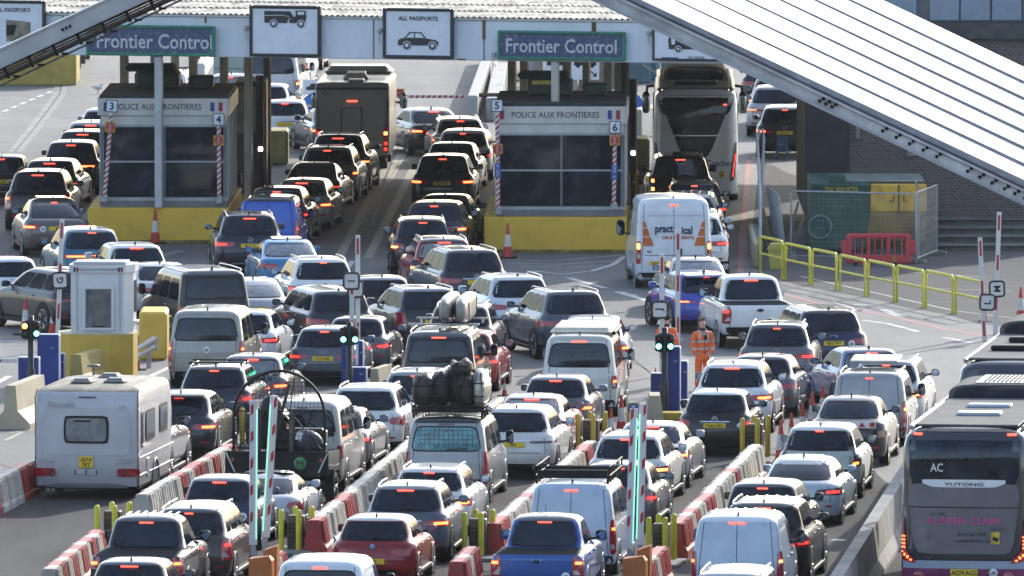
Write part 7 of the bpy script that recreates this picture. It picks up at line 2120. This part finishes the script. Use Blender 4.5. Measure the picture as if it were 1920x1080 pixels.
mesh_fence(P(1718, 494), P(1757, 478), 2.02, 'short mesh fence panel right of the red plastic barrier')
mesh_fence(P(1452, 462), P(1474, 480), 1.75, 'leaning mesh fence panel at the left end of the yard', .12)
m = MB().tube([(0, 0, 0), (0, 0, 2.0), (-.15, -.1, 2.25)], .03, 6)
tag(m.build('fence_post', GALV), 'bent galvanised post at the corner of the container', 'post').location = P(1722, 482)
# red plastic barrier
o = P(1580, 494); s_ = S(494); w_ = (1712 - 1580) / s_; h_ = (494 - 435) / s_
RP = mat('red_plastic', (.56, .06, .07), rough=.4, noise=.12, ns=3)
r = empty('plastic_barrier', o + Vector((.0, -.6, 0)), 0, 'red plastic barrier with three slotted openings before the mesh fence', 'barrier')
m = MB()
m.box((w_ / 2, 0, h_ - .07), (w_ - .25, .08, .14), 0, .03).box((w_ / 2, 0, .16), (w_ - .2, .08, .24), 0, .03)
for k in range(4): m.box((.16 + (w_ - .32) * k / 3, 0, h_ / 2), (.16 if k in (0, 3) else .10, .078, h_ - .1), 0, .02)
for k in range(3):
    c = .16 + (w_ - .32) * (k + .5) / 3
    for dx in (-.10, .10): m.box((c + dx, 0, h_ / 2), (.035, .07, h_ - .15), 0)
m.box((.02, 0, h_ * .55), (.14, .07, h_ * .45), 0, .02).box((w_ - .02, 0, h_ * .55), (.14, .07, h_ * .45), 0, .02)
m.build('panel', RP, r)
for x in (.35, w_ - .55): MB().box((x, -.05, -.04 + .08), (.10, .55, .10), 0, .02).build('foot', M_PLAS, r); MB().box((x, -.05, .16), (.05, .09, .2), 0, .01).build('reflector_tag', CYE2, r)
# leaning boards, bin, a-board, hand rail
for k, (px, py, a_, h_, lab) in enumerate(((1432, 468, .10, 1.35, 'leftmost plank leaning against the yard fence'), (1440, 472, .16, 1.5, 'second leaning plank from the left in the yard'), (1450, 476, .22, 1.35, 'third leaning plank from the left in the yard'),
                                          (1470, 478, -.26, 1.6, 'plank leaning left beside the container'), (1482, 480, -.32, 1.25, 'rightmost plank leaning beside the container'))):
    o_ = MB().box((0, 0, h_ / 2), (.07, .04, h_), 0, .005).build('plank', WOOD); o_.location = P(px, py); o_.rotation_euler = (.08, -a_, 0)
    tag(o_, lab, 'plank', 'planks leaning in the yard')
r = empty('wheelie_bin', P(1459, 505), 0, 'small yellow grit bin behind the first guard rails', 'bin')
YB = mat('bin_yellow', (.50, .45, .10), rough=.5, noise=.2, ns=3)
MB().prism([(-.22, 0), (.22, 0), (.28, .55), (-.28, .55)], 0, .5, 'Y').build('body', YB, r); MB().prism([(-.31, .55), (.31, .55), (.20, .72), (-.20, .72)], -.04, .54, 'Y').build('lid', YB, r)
r = empty('sign_board', P(1465, 300), R(-12), 'blue A-board standing behind the dark SUV by the brick corner', 'sign')
BB = mat('board_blue', (.03, .10, .17), rough=.6, noise=.3, ns=5)
o_ = MB().box((0, 0, .52), (.36, .03, .52), 0, .01).build('panel', BB, r); o_.rotation_euler = (R(-12), 0, R(0)); 
for sg in (-1, 1): MB().tube([(sg * .14, .0, .3), (sg * .22, -.10, 0)], .03, 5).build('leg', BB, r); MB().tube([(sg * .14, .12, .5), (sg * .2, .5, 0)], .025, 5).build('rear_leg', BB, r)
lettering('A5', .16, (0, -.13, .52), mat('faint_white', (.25, .33, .38), rough=.5, noise=.2), r, .01)
r = empty('hand_rail', P(1426, 498), 0, 'looped galvanised handrail beside the coach lane', 'handrail')
m = MB().tube([(0, 0, 0), (0, .5, 1.1), (.02, 2, 2.0), (.05, 8, 3.1), (.10, 9, 3.3), (.22, 9.4, 3.35), (.26, 9, 3.1), (.2, 8, 2.2), (.15, 7, 1.2), (.14, 7, 0)], .045, 8)
m.build('rail', GALV, r)
for x in (1418, 1424): tag(MB().box((0, 4, .35), (.18, 9., .7), 0, .04).build('kerb_wall', CREAM if x < 1420 else CONC), 'low ' + ('cream' if x < 1420 else 'grey') + ' kerb wall along the coach lane', 'kerb', 'kerb walls beside the coach lane').location = P(x, 500)

# things beyond the booths
r = empty('lane_sign', P(588, 225), 0, 'small car pictogram sign above a blue arrow disc left of the motorhome', 'sign')
MB().cyl((0, 0, 0), (0, 0, 1.2), .04, n=8).build('post', GALV, r)
MB().box((-.05, -.05, 1.12), (.62, .03, .50), 0, .02).build('panel', SWH, r)
c_ = MB().prism([(-.25, 1.02), (-.25, 1.12), (-.15, 1.14), (-.08, 1.24), (.08, 1.24), (.18, 1.12), (.25, 1.10), (.25, 1.02)], -.075, -.068, 'Y').build('pictogram', SBK, r)
q = MB().lathe([(.001, -.10), (.34, -.10), (.36, -.08)], 28, 0, (.0, 0, .55), 'Y').build('blue_disc', mat('sign_blue_bright', (.02, .16, .55), rough=.5, noise=.1), r)
MB().prism([(-.22, .45), (-.05, .45), (.05, .56), (.1, .46), (.16, .72), (-.06, .68), (.0, .62), (-.08, .53), (-.22, .53)], -.112, -.106, 'Y').build('arrow', LETW, q)
tag(MB().ell((0, 0, .9), (.14, .14, .14), 12, 8).build('beacon_lamp', mat('beacon_orange', (.55, .22, .04), rough=.4, noise=.1)), 'orange beacon left of the blue arrow disc', 'lamp').location = P(562, 240)
r = empty('lane_sign', P(1184, 245), 0, 'blue disc sign edge right of the dark column by booth 6', 'sign')
MB().cyl((0, 0, 0), (0, 0, 1.5), .04, n=8).build('post', M_PLAS, r)
MB().lathe([(.001, -.06), (.36, -.06), (.38, -.04)], 28, 0, (0.0, 0, .88), 'Y').build('blue_disc', mat('sign_blue_bright'), r)
MB().box((.02, -.04, 1.45), (.36, .03, .34), 0, .02).build('blue_plate', mat('sign_blue'), r); lettering('EU', .2, (.04, -.06, 1.45), LETW, r, .02)
o = P(1097, 190)
r = empty('bus_sign', o, 0, 'white twin sign with bus pictograms and an arrow seen past booth 6', 'sign')
for px in (1076, 1103): MB().cyl(((px - 1097) / S(190), 0, 0), ((px - 1097) / S(190), 0, 1.5), .05, n=8).build('post', mat('pale_pipe'), r)
MB().box((-.02, -.06, 1.25), (1.02, .04, 1.0), 0, .01).box((-.52 - .5, -.055, 1.25), (.9, .04, 1.0), 0, .01).build('panel', SWH, r)
m = MB().box((0, -.085, 1.40), (.78, .01, .30), 0, .004).box((-.98, -.085, 1.40), (.7, .01, .3), 0, .004)
for x in (-.25, .25): m.lathe([(.001, -.09), (.07, -.09), (.07, -.08)], 12, 0, (x, 0, 1.24), 'Y')
m.tube([(.12, -.085, 1.12), (.34, -.085, .92)], .025, 5); m.prism([(.40, .86), (.40, 1.02), (.24, .86)], -.09, -.08, 'Y')
o2 = m.build('pictogram', SBK, r)
w_ = MB()
for k in range(5): w_.box((-.30 + k * .14, -.092, 1.46), (.11, .006, .09), 0)
w_.build('pictogram_gap', SWH, o2)
r = empty('arrow_sign', P(998, 195), 0, 'small white arrow sign on a post left of the bus sign', 'sign')
MB().box((0, 0, .85), (.14, .05, 1.7), 0, .01).build('post', mat('pale_pipe'), r); MB().box((.0, -.04, 1.75), (.5, .04, .5), 0, .01).build('panel', SWH, r)
MB().tube([(-.15, -.07, 1.65), (.15, -.07, 1.65)], .02, 4).prism([(.12, 1.58), (.22, 1.65), (.12, 1.72)], -.075, -.068, 'Y').build('arrow', SBK, r)
# stored materials and far barriers behind the right booth
for px, py, w_, h_, dp, mm, nm, lab in ((1040, 170, 1.6, 1.6, 2., mat('tan_panel', (.24, .215, .16), rough=.7, noise=.2), 'storage_box', 'tan storage box beyond booth 5'),
                                        (1032, 158, .55, 1.35, .4, mat('pink_cover', (.50, .06, .12), rough=.6, noise=.15), 'covered_board', 'pink covered board between the posts beyond booth 5'),
                                        (1003, 148, 1.0, 1.2, 1.5, mat('pale_panel_far', (.36, .42, .47), rough=.6, noise=.15), 'storage_cabin', 'pale cabin between the canopy posts beyond booth 5'),
                                        (1180, 156, 1.5, 1.8, 1.5, mat('teal_tank', (.10, .17, .21), rough=.6, noise=.2), 'storage_tank', 'blue-grey tank beyond booth 6'),
                                        (1200, 128, .45, 1.0, .5, mat('yellow_cover', (.55, .42, .10), rough=.5, noise=.2), 'yellow_bin', 'yellow bin above the blue-grey tank'),
                                        (1262, 150, 2.6, 1.8, 3., mat('teal_shed', (.08, .22, .28), rough=.6, noise=.2), 'shed', 'teal shed behind the white coach'),
                                        (1128, 165, 1.6, 1.0, 2., mat('tan_panel'), 'storage_box', 'low tan box right of the bus sign'),
                                        (48, 160, 3.6, 2.0, 4., mat('far_yellow_wall', (.42, .31, .07), rough=.7, noise=.15), 'storage_wall', 'yellow wall at the far left behind the girder')):
    tag(MB().box((0, dp / 2, h_ / 2), (w_, dp, h_), 0, .03).build(nm, mm), lab, nm.split('_')[-1]).location = P(px, py)
PALE = mat('pale_concrete_far', (.42, .41, .39), rough=.8, noise=.15, ns=1)
def wallrun(a, b, h, t, mm, lab, nm='concrete_wall', group=None):
    pa, pb = P(*a), P(*b); d = pb - pa
    o = MB().box((0, d.length / 2, h / 2), (t, d.length, h), 0, .04).build(nm, mm)
    o.location = pa; o.rotation_euler = (0, 0, math.atan2(-d.x, d.y))
    return tag(o, lab, 'wall', group)
wallrun((886, 232), (925, 118), .95, .35, PALE, 'long pale concrete barrier receding beyond the lowered striped arm')
wallrun((925, 228), (938, 160), .80, .5, PALE, 'second pale concrete barrier close behind booth 5')
wallrun((1192, 262), (1235, 250), 1.0, .4, PALE, 'pale concrete wall between booth 6 and the white coach')
for k, (px, py) in enumerate(((945, 150), (955, 142), (962, 130))):
    o = MB().box((0, 0, .7), (.12, 2.2, .05), 0).build('plank', mat('pale_board', (.40, .33, .22), rough=.8, noise=.3)); o.location = P(px, py); o.rotation_euler = (R(30), R(25 + 10 * k), R(20))
    tag(o, ('left', 'middle', 'right')[k] + ' pale board propped beyond booth 5', 'plank', 'pale boards beyond booth 5')
wallrun((98, 158), (160, 100), .75, .12, mat('far_yellow_rail', (.45, .36, .12), rough=.6, noise=.2), 'yellow roadside rail receding at far left', 'roadside_rail')
for k in range(7):
    px, py = 106 + k * 8.5, 158 - k * 8
    o = MB().box((0, 0, .45), (.22, .22, .9), 0, .02).build('rail_post', DCOL); o.location = P(px + 6, py + 1)
    tag(o, 'dark post along the far yellow roadside rail', 'post', 'dark posts along the far rail')
tag(MB().box((0, 0, 1.6), (.22, .22, 3.2), 0, .02).build('post', DCOL), 'tall dark post at the near end of the far yellow rail', 'post').location = P(115, 152)
wallrun((376, 150), (406, 96), .6, .3, ARMW, 'white and red barrier line receding between the canopy posts', 'barrier_line')
for k in range(5):
    a_ = P(370 + k * 7, 146 - k * 12)
    o = MB().box((0, 0, .32), (.34, .8, .64), 0, .03).build('barrier_block', CRED); o.location = a_; o.rotation_euler = (0, 0, -R(12))
    tag(o, 'red block of the far barrier line between the canopy posts', 'barrier block', 'far red barrier blocks')
# bare birch trunks by the coach
r = empty('tree', P(1236, 200), 0, 'slim pale tree trunk with bare branches left of the white coach', 'tree')
BK_ = mat('pale_bark', (.30, .28, .24), rough=.8, noise=.4, ns=8)
MB().tube([(0, 0, 0), (.03, 0, .9), (-.05, 0, 1.8), (-.12, 0, 3.0), (-.2, 0, 4.2)], [.09, .08, .07, .05, .03], 8).build('trunk', BK_, r)
m = MB()
for a_, b_, c_ in (((-.05, 0, 1.6), (-.4, .1, 2.1), (-.8, .1, 2.5)), ((0, 0, 1.1), (-.5, 0, 1.4), (-.9, .1, 2.0)), ((-.1, 0, 2.6), (.3, 0, 3.1), (.5, 0, 3.8)), ((-.08, 0, 2.2), (-.5, .1, 3.0), (-.7, 0, 3.9))):
    m.tube([a_, b_, c_], [.035, .025, .012], 6)
m.build('branch', BK_, r)
# seagull
r = tag(MB().ell((0, 0, .20), (.07, .17, .075), 12, 8, 0, R(55)).ell((.13, .08, .30), (.04, .05, .04), 10, 6, 0).tube([(.06, .04, .22), (.12, .08, .29)], .035, 6, 0).tube([(.16, .10, .29), (.21, .13, .28)], [.012, .004], 5, 2)
        .prism([(-.06, -.01), (-.22, -.06), (-.20, .04), (-.06, .06)], .22, .24, 'Z', 1).tube([(.0, .02, .14), (.0, .02, .0)], .008, 4, 2).tube([(.03, -.02, .14), (.03, -.02, .0)], .008, 4, 2)
        .build('seagull', [mat('gull_white', (.62, .62, .62), rough=.7, noise=.1), mat('gull_grey', (.25, .27, .30), rough=.7, noise=.1), mat('gull_bill', (.4, .3, .08), rough=.5, noise=.1)]), 'white seagull standing on the tarmac left of booth 3', 'seagull')
r.location = P(183, 176); r.scale = (1.1, 1.1, 1.1)

# ---------------------------------------------------------------- people
def skin_mesh(name, chains, mats, parent, sub=2, matfn=None):
    """chains: lists of (point, radius_x, radius_y); the first point of later chains may repeat one already placed"""
    me = bpy.data.meshes.new(name); bm = bmesh.new(); lay = bm.verts.layers.skin.verify(); seen = {}
    for ci, ch in enumerate(chains):
        prev = None
        for p, rx, ry in ch:
            k = tuple(round(c, 4) for c in p)
            if k not in seen:
                v = bm.verts.new(p); v[lay].radius = (rx, ry); seen[k] = v
                if len(seen) == 1: v[lay].use_root = True
            v = seen[k]
            if prev is not None and prev is not v: bm.edges.new((prev, v))
            prev = v
    bm.to_mesh(me); bm.free()
    o = bpy.data.objects.new(name, me); COL.objects.link(o)
    o.modifiers.new('skin', 'SKIN').use_smooth_shade = True
    s_ = o.modifiers.new('sub', 'SUBSURF'); s_.levels = s_.render_levels = sub
    bpy.context.view_layer.update()
    m2 = bpy.data.meshes.new_from_object(o.evaluated_get(bpy.context.evaluated_depsgraph_get()))
    bpy.data.objects.remove(o)
    m2.name = name
    m2.materials.clear()
    for m_ in mats: m2.materials.append(m_)
    for pl in m2.polygons:
        pl.use_smooth = True
        pl.material_index = matfn(pl.center) if matfn else 0
    o = bpy.data.objects.new(name, m2); COL.objects.link(o); o.parent = parent
    return o
SKIN = mat('skin', (.62, .38, .29), rough=.55, noise=.12, ns=9)
HV = mat('hi_vis_orange', (1., .17, .035), rough=.65, noise=.16, ns=6, bump=.4)
REFL = mat('reflective_band', (.52, .48, .42), rough=.4, noise=.1)
HAIR = mat('brown_hair', (.24, .15, .10), rough=.8, noise=.4, ns=30, bump=.5)
def person(loc, rz, label, beanie=False):
    r = empty('person', loc, rz, label, 'person', None)
    X = 1
    hips, chest, neck, head = (0, 0, .95), (0, .0, 1.38), (0, 0, 1.53), (.0, -.015, 1.66)
    body = [[((0, 0, .95), .13, .10), ((0, .01, 1.18), .13, .10), ((0, 0, 1.38), .15, .10), ((0, 0, 1.50), .065, .06), ((0, -.005, 1.57), .055, .055), ((0, -.01, 1.64), .078, .088), ((0, -.01, 1.74), .070, .080)]]
    for sg in (-1, 1):
        body.append([((0, 0, 1.38), .15, .10), ((sg * .19, .0, 1.42), .06, .06), ((sg * .25, .01, 1.16), .045, .045), ((sg * .22, -.05, .96), .036, .036), ((sg * .205, -.08, .90), .03, .04)])
        body.append([((0, 0, .95), .13, .10), ((sg * .095, 0, .86), .085, .085), ((sg * .11, -.01, .50), .058, .06), ((sg * .12, .01, .10), .042, .045), ((sg * .125, -.10, .05), .04, .035)])
    skin_mesh('body', body, [SKIN], r)
    fc = MB()
    fc.ell((0, -.105, 1.665), (.014, .022, .022), 8, 6).ell((0, -.088, 1.60), (.03, .012, .008), 8, 6)
    for sg in (-1, 1): fc.ell((sg * .085, -.005, 1.665), (.012, .02, .03), 8, 6)
    fc.build('face_feature', SKIN, r)
    ey = MB()
    for sg in (-1, 1): ey.ell((sg * .030, -.092, 1.690), (.012, .008, .006), 8, 5); ey.box((sg * .030, -.093, 1.712), (.034, .01, .006), 0)
    ey.build('eye', M_INK, r)
    if beanie:
        MB().ell((0, 0, 1.74), (.105, .115, .11), 14, 10).lathe([(.098, 1.69), (.11, 1.70), (.11, 1.74), (.10, 1.75)], 14).build('beanie', mat('dark_beanie', (.02, .022, .03), rough=.9, noise=.4, ns=20, bump=.6), r)
    else:
        MB().ell((0, .035, 1.775), (.086, .088, .055), 14, 10).ell((.02, -.035, 1.81), (.062, .05, .028), 12, 8).ell((0, .05, 1.70), (.084, .06, .07), 12, 8).build('hair', HAIR, r)
    def jm(c):
        z = c.z
        if abs(c.x) < .30 and (1.02 < z < 1.075 or 1.20 < z < 1.255): return 1
        if z > 1.24 and c.y < .06 and .085 < abs(c.x) < .135 and z < 1.50: return 1
        return 0
    jk = [[((0, 0, .90), .185, .13), ((0, 0, 1.05), .175, .13), ((0, .01, 1.20), .175, .125), ((0, 0, 1.38), .185, .12), ((0, 0, 1.50), .085, .08)]]
    for sg in (-1, 1):
        jk.append([((0, 0, 1.38), .185, .12), ((sg * .205, 0, 1.40), .082, .082), ((sg * .275, .01, 1.15), .070, .070), ((sg * .25, -.06, .97), .062, .062), ((sg * .215, -.10, .92), .055, .06)])
    skin_mesh('jacket', jk, [HV, REFL], r, 3, jm)
    MB().lathe([(.085, 1.49), (.095, 1.54), (.080, 1.56)], 14).build('collar', mat('dark_collar', (.04, .03, .035), rough=.7, noise=.2), r)
    def tm(c): return 1 if (.42 < c.z < .47 or .24 < c.z < .285) else 0
    tr_ = [[((0, 0, .98), .15, .11), ((0, 0, .90), .16, .12)]]
    for sg in (-1, 1):
        tr_.append([((0, 0, .90), .16, .12), ((sg * .10, 0, .82), .115, .11), ((sg * .115, -.01, .50), .088, .09), ((sg * .122, .01, .22), .078, .08), ((sg * .125, .01, .07), .075, .08)])
    skin_mesh('trousers', tr_, [HV, REFL], r, 3, tm)
    for sg in (-1, 1):
        MB().ell((sg * .13, -.06, .055), (.055, .15, .055), 12, 8, 0, sg * -.2).box((sg * .13, -.055, .015), (.10, .27, .03), 0, .01, rz=sg * -.2).build('boot', M_PLAS, r)
    if not beanie:
        MB().box((.03, -.15, 1.33), (.06, .05, .12), 0, .015).tube([(-.06, -.10, 1.50), (.02, -.15, 1.40)], .006, 5).tube([(.09, -.10, 1.50), (.04, -.15, 1.40)], .006, 5).build('radio', M_PLAS, r)
        MB().box((0, -.142, 1.15), (.008, .01, .48), 0).build('zip', M_PLAS, r)
    return r
w1_ = person(P(1317, 732), R(22), 'worker in orange hi-vis jacket and trousers with brown hair, looking to the right')
w2_ = person(P(1250, 724), R(150), 'worker in dark beanie and orange hi-vis behind the right-hand traffic light', True)
# ---------------------------------------------------------------- thin haze
hz = MB().box((0, 540, 84), (1450, 1970, 172)).build('haze', [])
hm = bpy.data.materials.new('haze_air'); hm.use_nodes = True
ht = hm.node_tree; ht.nodes.clear()
ho = ht.nodes.new('ShaderNodeOutputMaterial'); hp = ht.nodes.new('ShaderNodeVolumePrincipled')
hp.inputs['Color'].default_value = (.86, .90, .95, 1); hp.inputs['Density'].default_value = .00003; hp.inputs['Anisotropy'].default_value = .3
ht.links.new(hp.outputs[0], ho.inputs['Volume'])
hz.data.materials.append(hm)
tag(hz, 'thin pale haze over the port', None, None, 'stuff')
